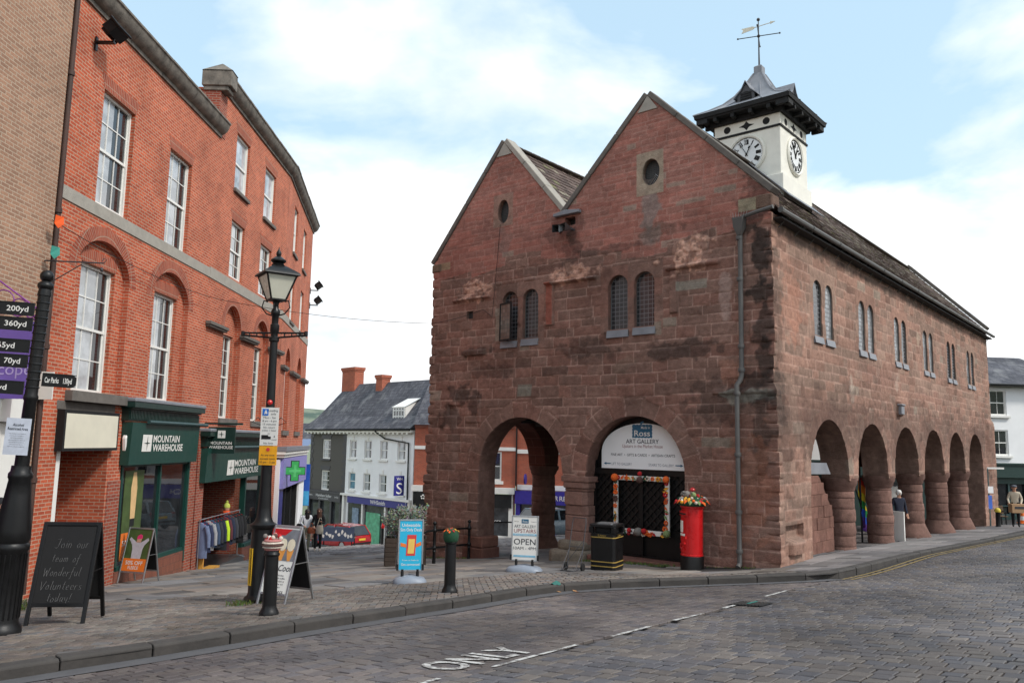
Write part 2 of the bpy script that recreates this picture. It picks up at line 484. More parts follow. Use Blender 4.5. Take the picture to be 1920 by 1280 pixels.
M_glassb = glass('window_glass_pale', col=(.62, .64, .66), rough=.05, col2=(.50, .52, .54))  # pale tone stands for a light blind and for sky reflection painted in
M_glassw = glass('window_glass_blind', col=(.42, .44, .46), rough=.06)
M_glassm = glass('window_glass_curtain', col=(.05, .052, .055), rough=.04, col2=(.34, .35, .36))  # curtain tone mixed with painted sky reflection
M_shopglass = glass('shop_glass', col=(.018, .02, .022), rough=.02, wav=.02)
M_leadlight = glass('leaded_glass', col=(.026, .026, .028), rough=.12, lead=(.125, .118, .008), leadcol=(.15, .15, .16))
M_leadlight2 = glass('leaded_glass_bright', col=(.16, .165, .17), rough=.10, lead=(.12, .12, .010), leadcol=(.06, .06, .065))
M_pcream = paint('plastic_cream', srgb(222, 216, 196), .4, var=.08, scale=2.)
M_weed = paint('weeds', srgb(76, 96, 44), .8, var=.4, scale=20.)

# ------------------------------------------------------------------ numpy noise
_T = np.random.default_rng(5).random((256, 256))
def vnoise(x, y):
    xi, yi = np.floor(x).astype(int), np.floor(y).astype(int); fx, fy = x - xi, y - yi
    fx = fx * fx * (3 - 2 * fx); fy = fy * fy * (3 - 2 * fy)
    g = lambda a, b: _T[a % 256, b % 256]
    return (g(xi, yi) * (1 - fx) + g(xi + 1, yi) * fx) * (1 - fy) + (g(xi, yi + 1) * (1 - fx) + g(xi + 1, yi + 1) * fx) * fy
def fbm(x, y, o=4):
    s, a, t = 0, .5, 0
    for i in range(o):
        s = s + a * vnoise(x * 2 ** i + 17 * i, y * 2 ** i + 31 * i); t += a; a *= .5
    return s / t
def sstep(a, b, x):
    t = np.clip((x - a) / (b - a), 0, 1); return t * t * (3 - 2 * t)

# ------------------------------------------------------------------ ground
def sheet(name, poly, dz, mat, step=2.0, kind=True):
    xs = np.array(poly); lo, hi = xs.min(0), xs.max(0)
    gx, gy = np.meshgrid(np.arange(lo[0], hi[0], step) + step / 2, np.arange(lo[1], hi[1], step) + step / 2)
    P = np.c_[gx.ravel(), gy.ravel()]; P = P[inside(P, poly)]
    V, F = cdt(poly, extra=[tuple(p) for p in P])
    z = gz(V[:, 0], V[:, 1]) + dz + (rise(V[:, 0], V[:, 1]) if dz < -.05 else 0)
    mb = MB(); mb._add(np.c_[V, z].tolist(), F)
    o = mb.build(name, mat, smooth=30)
    return struct(o) if kind else o

KERB = [(-9.0, 2.4), (-6.6, 5.6), (-4.85, 8.03), (-3.97, 8.97), (-3.36, 9.71), (-2.86, 10.41), (-2.22, 11.17), (-1.4, 12.08), (-.77, 12.76), (.30, 14.15), (1.07, 14.86),
        (1.75, 15.12), (2.49, 15.22), (3.26, 15.36), (4.68, 15.47), (5.6, 15.52), (6.15, 15.65), (6.9, 16.45), (9.78, 19.78), (17.08, 27.6), (24.0, 35.2), (30, 41.8)]
# one ground sheet to the horizon (falls away into the valley beyond the houses)
xs = [-900, -500, -250, -120, -70, -45] + list(range(-32, 45, 4)) + [60, 90, 140, 260, 500, 900]
ys = [-300, -120, -50, -20] + list(range(-8, 90, 4)) + [110, 150, 210, 300, 450, 700, 1000, 1500]
mb = MB(); vv = [(x, y, max(float(gz(x, min(y, 150))), -26) - .32 - (0.02 * max(0, min(y, 400) - 150))) for y in ys for x in xs]; nx = len(xs)
mb._add(vv, [(j * nx + i, j * nx + i + 1, (j + 1) * nx + i + 1, (j + 1) * nx + i) for j in range(len(ys) - 1) for i in range(nx - 1)])
struct(mb.build('ground', paint('far_ground', srgb(96, 104, 78), .95, var=.3, scale=.02), smooth=30))
# distant hill across the valley
mb = MB(); hx = np.linspace(-520, 300, 42); hy = np.linspace(560, 1100, 14)
vv = []
for y in hy:
    for x in hx:
        t = math.sin(math.pi * (y - 560) / 540 * .9 + .05)
        vv.append((x, y, -60 + 96 * t * (0.75 + .42 * float(fbm(np.array(x * .006), np.array(y * .006))))))
mb._add(vv, [(j * 42 + i, j * 42 + i + 1, (j + 1) * 42 + i + 1, (j + 1) * 42 + i) for j in range(13) for i in range(41)])
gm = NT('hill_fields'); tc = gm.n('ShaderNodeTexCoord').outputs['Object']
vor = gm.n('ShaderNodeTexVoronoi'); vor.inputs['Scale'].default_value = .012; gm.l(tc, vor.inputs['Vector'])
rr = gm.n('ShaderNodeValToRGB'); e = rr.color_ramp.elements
e[0].color = (*srgb(112, 120, 104), 1); e[1].color = (*srgb(152, 156, 136), 1); e.new(.5).color = (*srgb(126, 134, 114), 1)  # field greens greyed and paled, some distance haze put into the colour
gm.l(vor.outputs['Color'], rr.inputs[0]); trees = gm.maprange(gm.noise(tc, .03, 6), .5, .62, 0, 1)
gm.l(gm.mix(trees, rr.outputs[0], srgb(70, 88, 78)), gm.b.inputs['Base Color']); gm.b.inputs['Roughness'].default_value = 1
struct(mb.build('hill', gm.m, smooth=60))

ROADP = KERB + [(60, 41.8), (60, -12), (-40, -12), (-40, -8), (-14, -4)]
PAVEP = KERB[::-1] + [(-14, -4), (-14, 80), (30, 80)]
sheet('road', ROADP, ROAD - .03, M_grout, 4)
sheet('pavement', PAVEP, -.035, M_grout, 4)

def pave(name, poly, az, lx, ly, dz, mat, cols, gap=.012, bev=.012, bond='stretch', tilt=.004, lvar=0., zj=.004, clump=1.2, excl=()):
    """real pavers: az = direction of their long side; one mesh, one tone per paver in Col"""
    a = R(az); ex = np.array([math.sin(a), math.cos(a)]); ey = np.array([-math.cos(a), math.sin(a)])
    P = np.array(poly); c0 = P.mean(0); q = (P - c0) @ np.c_[ex, ey]; lo, hi = q.min(0) - 1, q.max(0) + 1
    C, L, W, SW = [], [], [], []
    if bond == 'herring':
        n = int(lx / ly + .5); u = ly
        i0, i1, j0, j1 = int(lo[0] / u), int(hi[0] / u), int(lo[1] / u), int(hi[1] / u)
        for i in range(i0, i1):
            for j in range(j0, j1):
                k = (i - j) % (2 * n)
                if k == 0: C.append(((i + n / 2) * u, (j + .5) * u)); SW.append(0)
                elif k == n: C.append(((i + .5) * u, (j + 1 - n / 2) * u)); SW.append(1)
        L = [lx] * len(C); W = [ly] * len(C)
    else:
        y = lo[1]; r = 0
        while y < hi[1]:
            h = ly * (1 + lvar * (RNG.random() - .5))
            x = lo[0] + (lx * .5 if r % 2 else 0) + RNG.random() * lx * .12
            while x < hi[0]:
                w = lx * (1 + lvar * 1.2 * (RNG.random() - .5))
                C.append((x + w / 2, y + h / 2)); L.append(w); W.append(h); SW.append(0); x += w
            y += h; r += 1
    C = np.array(C); L = np.array(L); W = np.array(W); SW = np.array(SW, bool)
    XY = c0 + C @ np.array([ex, ey]); keep = inside(XY, poly)
    for e in excl: keep &= ~inside(XY, e)
    C, XY, L, W, SW = C[keep], XY[keep], L[keep], W[keep], SW[keep]; N = len(C)
    hx = np.where(SW, W, L) / 2 - gap / 2; hy = np.where(SW, L, W) / 2 - gap / 2
    sx = np.array([-1, 1, 1, -1]); sy = np.array([-1, -1, 1, 1])
    V = np.zeros((N, 12, 3)); jr = RNG.normal(0, tilt, (N, 2)); jz = RNG.normal(0, zj, N); rot = RNG.normal(0, .012, N)
    for ring, (b, zz) in enumerate(((0, -.07), (0, -bev * .8), (bev, 0))):
        for k in range(4):
            ox = sx[k] * (hx - b); oy = sy[k] * (hy - b)
            ox, oy = ox - oy * rot, oy + ox * rot
            p = XY + ox[:, None] * ex + oy[:, None] * ey
            V[:, ring * 4 + k, :2] = p
            V[:, ring * 4 + k, 2] = gz(p[:, 0], p[:, 1]) + (rise(p[:, 0], p[:, 1]) if dz < -.05 else 0) + dz + zz + jz + ox / np.maximum(hx, .01) * jr[:, 0] + oy / np.maximum(hy, .01) * jr[:, 1]
    base = (np.arange(N) * 12)[:, None]
    fs = []
    fs.append(base + np.array([8, 9, 10, 11]))
    for r0 in (0, 4):
        for k in range(4): fs.append(base + np.array([r0 + k, r0 + (k + 1) % 4, r0 + 4 + (k + 1) % 4, r0 + 4 + k]))
    F = np.concatenate(fs)
    pal = np.array(cols); big = fbm(XY[:, 0] * clump, XY[:, 1] * clump, 3)
    idx = np.clip(((RNG.random(N) * .65 + (big - .25) * .7)) * len(pal), 0, len(pal) - 1).astype(int)
    st = np.clip((fbm(XY[:, 0] * .55 + 5, XY[:, 1] * .55, 4) - .5) * 3.0, -.35, .30)[:, None]
    c = pal[idx] * (1 + RNG.normal(0, .08, (N, 1))) * (1 + st * .55)
    me = bpy.data.meshes.new(name); me.from_pydata(V.reshape(-1, 3).tolist(), [], F.tolist())
    o = finish(name, me, mat, cols=np.repeat(np.clip(c, .01, 1), 12, axis=0))
    return struct(o)

# kerb stones and gutter along the pavement edge
def resample(pl, s):
    out = [pl[0]]; acc = 0
    for a, b in zip(pl, pl[1:]):
        d = math.dist(a, b); t = s - acc
        while t <= d:
            out.append((a[0] + (b[0] - a[0]) * t / d, a[1] + (b[1] - a[1]) * t / d)); t += s
        acc = (acc + d) % s
    return out
def offset(pl, d):
    o = []
    for i, p in enumerate(pl):
        a, b = pl[max(i - 1, 0)], pl[min(i + 1, len(pl) - 1)]; L = math.dist(a, b) or 1
        o.append((p[0] - (b[1] - a[1]) / L * d, p[1] + (b[0] - a[0]) / L * d))
    return o
kl = resample(KERB, .94)
mb = MB()
for i, (a, b) in enumerate(zip(kl, kl[1:])):
    L = math.dist(a, b); ux, uy = (b[0] - a[0]) / L, (b[1] - a[1]) / L; nx_, ny_ = -uy, ux
    g = .008; jz = random.uniform(-.006, .006); jo = random.uniform(-.008, .008)
    P = []
    for t in (g, L - g):
        x, y = a[0] + ux * t, a[1] + uy * t; z = float(gz(x, y)) + jz
        for off, zz in ((jo, -.3), (jo - .004, -.02), (jo + .018, .004), (jo + .17, .006), (jo + .17, -.3)):
            P.append((x + nx_ * off, y + ny_ * off, z + zz))
    mb._add(P, [(i_, i_ + 1, 6 + i_, 5 + i_) for i_ in range(4)] + [(4, 3, 2, 1, 0), (5, 6, 7, 8, 9)])
struct(mb.build('kerb', M_kerb, bevel=.008))
gl = offset(KERB, -.36)
struct(sheet('gutter', offset(KERB, .02)[:17] + gl[:17][::-1], ROAD + .007, M_gutter, 1.5))

SETT = [srgb(85, 80, 79), srgb(92, 86, 83), srgb(83, 79, 80), srgb(96, 89, 84), srgb(79, 77, 80), srgb(89, 82, 78), srgb(86, 82, 81)]
LANE = [(-2.6, 4.6), (-.72, 7.2), (1.23, 9.48), (3.05, 11.62), (4.95, 14.08), (6.0, 15.3)]   # line of the painted dashes
pave('road_setts', LANE + [(7.3, 16.6), (9.95, 19.5), (17.25, 27.3), (24.2, 34.9), (34, 34), (30, 22), (16, 8), (9, 1), (1.0, -.5), (-3, 3)],
     131, .182, .192, ROAD, M_sett, SETT, gap=.015, bev=.008, zj=.0015, tilt=.0015, lvar=.10)
pave('parking_bay_setts', offset(KERB, -.20)[2:17] + LANE[::-1] + [(-4.6, 5.2)], 41, .205, .175, ROAD, M_sett,
     [srgb(92, 84, 82), srgb(88, 81, 80), srgb(98, 90, 86), srgb(84, 79, 80), srgb(94, 85, 81)], gap=.012, bev=.007, zj=.0015, tilt=.0015, lvar=.10)
HERR = [srgb(104, 97, 90), srgb(114, 107, 100), srgb(98, 90, 85), srgb(112, 101, 94), srgb(98, 95, 94), srgb(108, 98, 89)]
inner = [(-9.2, 12.6), (-7.7, 14.2), (-5.9, 14.9), (-4.2, 15.0), (-2.75, 15.9), (.3, 17.9), (2.2, 17.9), (4.2, 17.4), (5.6, 17.0)]
ko = offset(KERB, .175)
pave('herringbone_paving', ko[1:16] + [(6.2, 16.2)] + inner[::-1] + [(-13, 9), (-13, 3)], 86, .225, .112, 0, M_flag, HERR, gap=.012, bev=.010, bond='herring', tilt=.002, zj=.003)
FLAG = [srgb(118, 112, 108), srgb(130, 124, 118), srgb(108, 104, 102), srgb(124, 114, 106), srgb(114, 112, 112), srgb(136, 128, 122)]
pave('flagstones', inner + [(6.3, 17.3), (6.0, 18.3), (-2.55, 25.45), (-2.2, 27), (-4.5, 30), (-9.2, 30)], 47, .92, .62, 0, M_flag, FLAG, gap=.012, bev=.008, lvar=.5, zj=.003, tilt=.003)
pave('side_pavement', [(5.9, 16.4), (6.2, 16.1), (6.8, 16.7)] + ko[17:20] + [(24, 36.2), (22.6, 37.9), (6.1, 18.3)], 41, .9, .6, 0, M_flag,
     [srgb(122, 118, 116), srgb(132, 126, 124), srgb(116, 112, 112)], gap=.010, bev=.006, lvar=.4, zj=.003, tilt=.002)
pave('plaza_setts', [(-9.2, 30), (-4.5, 30), (-2.2, 27), (4, 31), (14, 42), (10, 56), (-3, 58), (-16, 66), (-16, 44), (-9.9, 40)], 60, .3, .22, 0, M_flag,
     [srgb(126, 120, 118), srgb(138, 132, 128), srgb(116, 112, 112)], gap=.012, bev=.008, lvar=.2, zj=.003)
pave('arcade_floor', [(6.0, 18.3), (22.4, 37.8), (13.9, 45), (-2.5, 25.6)], 41, .8, .6, .003, M_flag, [srgb(104, 98, 96), srgb(112, 106, 104), srgb(96, 92, 92)], gap=.01, bev=.006, lvar=.4)
# far road behind the right-hand kerb
# painted markings: one thin sheet each
gm = NT('road_paint_white'); tc = gm.n('ShaderNodeTexCoord').outputs['Object']
gm.l(gm.mix(gm.maprange(gm.noise(tc, 8, 6, .75), .47, .56, 0, .9), srgb(190, 188, 184), srgb(96, 90, 87)), gm.b.inputs['Base Color']); gm.b.inputs['Roughness'].default_value = .8
M_line = gm.m
M_yel = paint('road_paint_yellow', srgb(138, 118, 72), .75, var=.25, scale=14.)
def stripe(name, a, b, w, mat, seg=1, gap=.0, wob=0.):
    mb = MB(); L = math.dist(a, b); ux, uy = (b[0] - a[0]) / L, (b[1] - a[1]) / L
    for i in range(seg):
        t0, t1 = L * i / seg, L * (i + 1) / seg - gap
        p = []
        for t, s in ((t0, -1), (t1, -1), (t1, 1), (t0, 1)):
            ww = w * (1 + random.uniform(-wob, wob)); x, y = a[0] + ux * t - uy * s * ww / 2, a[1] + uy * t + ux * s * ww / 2
            p.append((x, y, float(gz(x, y) + rise(x, y)) + ROAD + .009))
        mb.quad(*p)
    return struct(mb.build(name, mat))
for a, b in (((-.95, 6.88), (-.58, 7.42)), ((-.12, 7.86), (.78, 8.98)), ((1.2, 9.45), (1.76, 10.15)), ((2.14, 10.58), (2.65, 11.17)), ((3.05, 11.64), (3.6, 12.36)), ((4.05, 12.93), (4.66, 13.72))):
    stripe('dash_marking', a, b, .06, M_line, seg=4, gap=.016, wob=.25)
for off in (.25, .42):
    yl = offset(KERB, -off)[16:21]; yl = resample(yl, 3.0)
    for a, b in zip(yl, yl[1:]): stripe('yellow_line', a, b, .06, M_yel, seg=10, gap=.012, wob=.25)
def ground_word(txt, x, y, az, h, w, mat):
    """painted word on the road, worn away in places"""
    cu = bpy.data.curves.new('t', 'FONT'); cu.body = txt; cu.resolution_u = 3; cu.offset = .022; ob = bpy.data.objects.new('t', cu); COL.objects.link(ob)
    me = ob.evaluated_get(bpy.context.evaluated_depsgraph_get()).to_mesh(); v = np.array([p.co[:2] for p in me.vertices]); fs = [tuple(p.vertices) for p in me.polygons]
    lo, hi = v.min(0), v.max(0); a = R(az); f = np.array([math.sin(a), math.cos(a)]); r = np.array([math.cos(a), -math.sin(a)])
    q = (v - lo) / (hi - lo); P = np.array([x, y]) + (q[:, 0:1] - .5) * w * r + (q[:, 1:2] - .5) * h * f
    mb = MB(); mb._add(np.c_[P, gz(P[:, 0], P[:, 1]) + ROAD + .010].tolist(), fs)
    bpy.data.objects.remove(ob); bpy.data.curves.remove(cu)
    return struct(mb.build('painted_word', mat))
ground_word('ONLY', -.28, 8.35, -49, .54, 1.28, M_line)

# ------------------------------------------------------------------ market house
HX, HY = 6.0, 18.2
FS = frame(HX, HY, 0, 40.3)          # long side: x along the side, y into the building
FF = frame(HX, HY, 0, 130.3)         # gabled front: x to the right, ends at x=0
SL, FW = 25.7, 11.22
house = thing('market_house', FS, 'two-gabled red sandstone market house on arches with a white clock tower', 'building')

def masonry(name, parent, F, u0, u1, z0, z1, du, dz, outline, openings, spec, depth=.75, corner=None):
    """wall as a fine relief: every stone has its own face, tone and wear; openings are cut along their real outline"""
    rg = np.random.default_rng(spec.get('seed', 1))
    nu, nz = int((u1 - u0) / du) + 1, int((z1 - z0) / dz) + 1
    us, zs = np.linspace(u0, u1, nu), np.linspace(z0, z1, nz); U, Z = np.meshgrid(us, zs)
    Uw = U + .035 * (fbm(U * 3, Z * 3) - .5); Zw = Z + .10 * (fbm(U * .45, Z * .3 + 9) - .5) + .035 * (fbm(U * 4 + 7, Z * 4) - .5)
    ID = np.zeros(U.shape, int); D = np.full(U.shape, 9.); nid = 1
    zb = spec['split'](U)
    for reg, (h0, h1, w0, w1) in enumerate(spec['courses']):
        m = (Zw < zb) if reg == 0 else (Zw >= zb)
        e = [z0 - 1]
        while e[-1] < z1 + 1: e.append(e[-1] + rg.uniform(h0, h1))
        e = np.array(e); row = np.searchsorted(e, Zw) - 1; row = np.clip(row, 0, len(e) - 2)
        dzv = np.minimum(Zw - e[row], e[row + 1] - Zw)
        for r in np.unique(row[m]):
            x = [u0 - 1 - rg.random()]
            while x[-1] < u1 + 1: x.append(x[-1] + rg.uniform(w0, w1) * (.55 if rg.random() < .22 else 1))
            x = np.array(x); k = m & (row == r); c = np.searchsorted(x, Uw[k]) - 1
            ID[k] = nid + c; D[k] = np.minimum(dzv[k], np.minimum(Uw[k] - x[c], x[c + 1] - Uw[k])); nid += len(x)
    for (cx, sz, r, ring, n) in spec.get('arches', ()):
        rho = np.hypot(U - cx, Z - sz); th = np.arctan2(Z - sz, U - cx)
        k = (rho < r + ring * (1 + .12 * np.sin(9 * th))) & (Z > sz - .03); q = th / math.pi * n
        ID[k] = nid + np.floor(q[k]).astype(int) + 40; D[k] = np.minimum(np.abs(q[k] - np.round(q[k])) * math.pi / n * rho[k], np.abs(r + ring - rho[k])); nid += 90
    for (a, b, c, d) in spec.get('dressed', ()):           # smooth stone frames round the windows
        k = (U > a) & (U < b) & (Z > c) & (Z < d); hh = (d - c) / 4
        ID[k] = nid + np.floor((Z[k] - c) / hh).astype(int); D[k] = np.minimum(np.minimum(U[k] - a, b - U[k]), np.minimum(Z[k] - c, d - Z[k])) + .008; nid += 9
    rnd = rg.random((nid + 200, 5)); q = rnd[ID]
    base, hi = np.array(spec['base']), np.array(spec['upper'])
    up = (Zw >= zb)[..., None]
    colr = np.where(up, hi, base) * np.where(up, .88 + .24 * q[..., 0:1], .86 + .26 * q[..., 0:1])
    colr = colr * np.where(q[..., 1:2] > .5, np.array([1.05, .98, .95]), np.array([.97, 1.01, 1.0]))
    grey = (q[..., 2] > spec.get('grey', .965)); colr[grey] = colr[grey] * .35 + np.array(srgb(150, 140, 126)) * .65
    dark = (q[..., 3] > .93) & ~up[..., 0]; colr[dark] *= .76
    mw = spec.get('mortar_w', .016) * (.35 + 1.3 * fbm(U * 2.2 + 3, Z * 2.2))
    mort = sstep(mw * 1.35, mw * .55, D)[..., None] * np.where(up, .38, spec.get('mortar_k', .8))
    colr = colr * (1 - mort) + np.array(spec['mortar']) * mort
    rough = np.where(up[..., 0], .35, 1.0) * spec.get('relief', 1.)
    H = sstep(0, .05, D) * .011 * rough + (q[..., 4] - .5) * .022 * rough + (fbm(U * 6, Z * 6, 5) - .5) * .035 * rough
    worn = sstep(.52, .72, fbm(U * 1.1 + 40, Z * 1.1 + 3, 4)) * rough
    H = H - worn * .030 * (fbm(U * 11, Z * 9, 4) - .1)
    colr = colr * (1 - .16 * worn[..., None])
    for (a, c, ra, rc, k, cc, relief) in spec.get('stains', ()):
        d = np.hypot((U - a) / ra, (Z - c) / rc); w = np.clip((1.15 - d + (fbm(U * 4.5 + a, Z * 4.5 + c, 5) - .5) * 2.2) * 3.2, 0, 1) * k
        g = .75 + .5 * fbm(U * 16 + a, Z * 16, 3)
        w = w * (.88 if max(cc) < .05 else 1); colr = colr * (1 - w[..., None]) + np.array(cc) * g[..., None] * w[..., None]
        if relief >= .1:
            sp = sstep(.50, .58, fbm(U * 7 + 3, Z * 10, 4)) * w * .75; colr = colr * (1 - sp[..., None]) + base * .8 * sp[..., None]
        H = H + w * relief * (fbm(U * 9, Z * 9, 4) - .4)
    for (a, b, c, d, cc, k_) in spec.get('panels', ()):
        k = ((U > a) & (U < b) & (Z > c) & (Z < d))[..., None] * k_ * (.85 + .3 * fbm(U * 9, Z * 9, 4))[..., None]; k = np.clip(k, 0, 1); colr = colr * (1 - k) + np.array(cc) * k * (.8 + .4 * fbm(U * 5, Z * 5, 4))[..., None]
    for (a, b, c, d, out) in spec.get('blocks', ()):       # stones that stand proud or sit back
        k = sstep(a - .02, a + .02, U) * sstep(b + .02, b - .02, U) * sstep(c - .02, c + .02, Z) * sstep(d + .02, d - .02, Z); H = H + k * out
    if 'lean' in spec: H = H + spec['lean'](U, Z)
    colr = colr * (.86 + .28 * fbm(U * .5 + 11, Z * .5, 3))[..., None]
    # cells kept
    cu, cz = (us[:-1] + us[1:]) / 2, (zs[:-1] + zs[1:]) / 2; CU, CZ = np.meshgrid(cu, cz); P = np.c_[CU.ravel(), CZ.ravel()]
    keep = inside(P, outline).reshape(CU.shape); hole = np.full(CU.shape, -1)
    for i, o in enumerate(openings):
        k = inside(P, o).reshape(CU.shape); hole[k] = i; keep &= ~k
    idx = np.arange(nu * nz).reshape(nz, nu)
    jj, ii = np.nonzero(keep)
    quads = np.c_[idx[jj, ii], idx[jj, ii + 1], idx[jj + 1, ii + 1], idx[jj + 1, ii]]
    cnt = np.zeros(nu * nz, int); np.add.at(cnt, quads.ravel(), 1)
    X, Y = U.ravel().copy(), Z.ravel().copy()
    full = np.full(nu * nz, 4); e_ = np.zeros((nz, nu), bool); e_[0] = e_[-1] = e_[:, 0] = e_[:, -1] = True
    bd = np.nonzero((cnt > 0) & (cnt < 4) & ~e_.ravel())[0]
    polys = list(openings) + [outline]; best = np.full(len(bd), 9e9); bx, bz = X[bd].copy(), Y[bd].copy()
    for po in polys:
        for (x0, y0), (x1, y1) in zip(po, po[1:] + po[:1]):
            dx, dy = x1 - x0, y1 - y0; L2 = dx * dx + dy * dy
            if L2 < 1e-9: continue
            t = np.clip(((X[bd] - x0) * dx + (Y[bd] - y0) * dy) / L2, 0, 1); px, py = x0 + t * dx, y0 + t * dy
            d = np.hypot(X[bd] - px, Y[bd] - py); k = d < best; best[k] = d[k]; bx[k] = px[k]; bz[k] = py[k]
    ok = best < 2.2 * max(du, dz); X[bd[ok]] = bx[ok]; Y[bd[ok]] = bz[ok]
    H = H.ravel(); XX = X.copy()
    if corner:      # weathered corner shared by both walls
        for side, u_c, fn in corner:
            dd = np.abs(U.ravel() - u_c); w = sstep(.32, 0, dd); cz_ = fn(Y)
            H = H * (1 - w) + cz_ * w; XX = XX + side * cz_ * sstep(.10, 0, dd)
    used = np.unique(quads); rm = np.full(nu * nz, -1); rm[used] = np.arange(len(used))
    V = np.c_[XX[used], -H[used], Y[used]]; C = colr.reshape(-1, 3)[used]; faces = rm[quads]
    # reveals: boundary edges between kept cells and an opening
    E = []
    hk = hole >= 0
    a = keep[:, :-1] & hk[:, 1:]; j, i = np.nonzero(a); E += list(zip(idx[j + 1, i + 1], idx[j, i + 1], hole[j, i + 1]))
    a = hk[:, :-1] & keep[:, 1:]; j, i = np.nonzero(a); E += list(zip(idx[j, i + 1], idx[j + 1, i + 1], hole[j, i]))
    a = keep[:-1] & hk[1:]; j, i = np.nonzero(a); E += list(zip(idx[j + 1, i], idx[j + 1, i + 1], hole[j + 1, i]))
    a = hk[:-1] & keep[1:]; j, i = np.nonzero(a); E += list(zip(idx[j + 1, i + 1], idx[j + 1, i], hole[j, i]))
    vs, cs, fs = V.tolist(), C.tolist(), faces.tolist()
    cache = {}
    ndep = lambda h: depth[h] if isinstance(depth, (list, tuple)) else depth
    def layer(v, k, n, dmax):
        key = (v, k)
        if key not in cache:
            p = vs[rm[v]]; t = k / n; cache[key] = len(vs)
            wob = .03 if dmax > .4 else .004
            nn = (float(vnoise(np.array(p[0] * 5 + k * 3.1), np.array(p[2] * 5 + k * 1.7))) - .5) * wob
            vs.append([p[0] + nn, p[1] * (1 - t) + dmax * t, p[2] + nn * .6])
            sc = .56 + .24 * rnd[(ID.ravel()[v] * 7 + (k + 1) // 2 * 13) % len(rnd), 0]; cs.append([c * sc for c in spec['base']])  # reveal stones toned darker than the face: shade inside the openings put into colour
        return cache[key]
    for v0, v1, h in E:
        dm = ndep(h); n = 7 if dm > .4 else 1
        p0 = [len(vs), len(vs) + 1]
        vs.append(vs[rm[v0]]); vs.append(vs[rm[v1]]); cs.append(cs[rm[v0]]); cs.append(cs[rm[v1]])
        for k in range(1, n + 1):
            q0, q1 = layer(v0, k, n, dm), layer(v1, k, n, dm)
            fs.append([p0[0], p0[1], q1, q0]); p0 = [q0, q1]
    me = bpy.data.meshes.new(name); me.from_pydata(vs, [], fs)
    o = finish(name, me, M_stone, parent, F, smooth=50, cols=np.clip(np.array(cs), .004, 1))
    return o

ST_F, ST_U, ST_S = srgb(140, 107, 96), srgb(160, 110, 99), srgb(150, 120, 106)
MOR = srgb(188, 154, 140)
BLK = srgb(46, 42, 40)
PLA = srgb(206, 162, 142)
def quoin(z, s):   # each corner stone worn back by its own amount, with a notch at every bed joint
    k = np.floor(z / .31); f = z / .31 - k
    w = vnoise(k * .77 + s, k * 0 + s * 3.3); w2 = vnoise((k + 1) * .77 + s, k * 0 + s * 3.3); t = sstep(.90, 1.0, f)
    return (w * (1 - t) + w2 * t - .5) * .11 - .03 * sstep(.10, .0, np.minimum(f, 1 - f)) - .02 * (2 * f - 1) ** 4
def qz(z):      # shared profile of the worn corner (bulges below, ragged quoins above)
    z = np.asarray(z, float)
    return .02 + .08 * sstep(2.75, 2.60, z) + quoin(z, 3)
def qz2(z):
    z = np.asarray(z, float)
    return .01 + .05 * sstep(2.5, 2.35, z) + quoin(z, 8)
AP1, AP2 = (-8.30, 10.46), (-3.28, 10.57)
front_outline = [(-FW, -2.9), (0, -2.9), (0, 7.25), AP2, (-6.02, 7.78), AP1, (-FW, 7.0)]
A1, A2 = (-7.53, .50, 1.55), (-3.74, .60, 1.46)
fo = [(-9.08, -4), (-9.08, .5)] + arc(A1[0], A1[1], A1[2], 1.55, 180, 0, 26)[1:] + [(-5.94, .42), (-5.24, .42), (-5.20, .60)] + arc(A2[0], A2[1], A2[2], 1.46, 180, 0, 26)[1:] + [(-2.28, -4)]
lan = lambda a, b, c, d: archpoly(a, b, c, d - (b - a) / 2, d, 12)
WINF = [(-8.26, -7.68, 4.30, 5.76), (-7.48, -6.90, 4.32, 5.76), (-4.51, -3.90, 4.34, 5.80), (-3.71, -3.10, 4.36, 5.80)]
OV = [(-8.31, 8.26, .22, .37), (-3.20, 8.43, .26, .36)]
f_open = [fo] + [lan(*w) for w in WINF] + [arc(a, b, c, d, 0, 345, 23) for a, b, c, d in OV] + [rect(-5.98, -5.62, 7.42, 7.66), rect(-9.72, -9.46, 5.08, 5.32)]
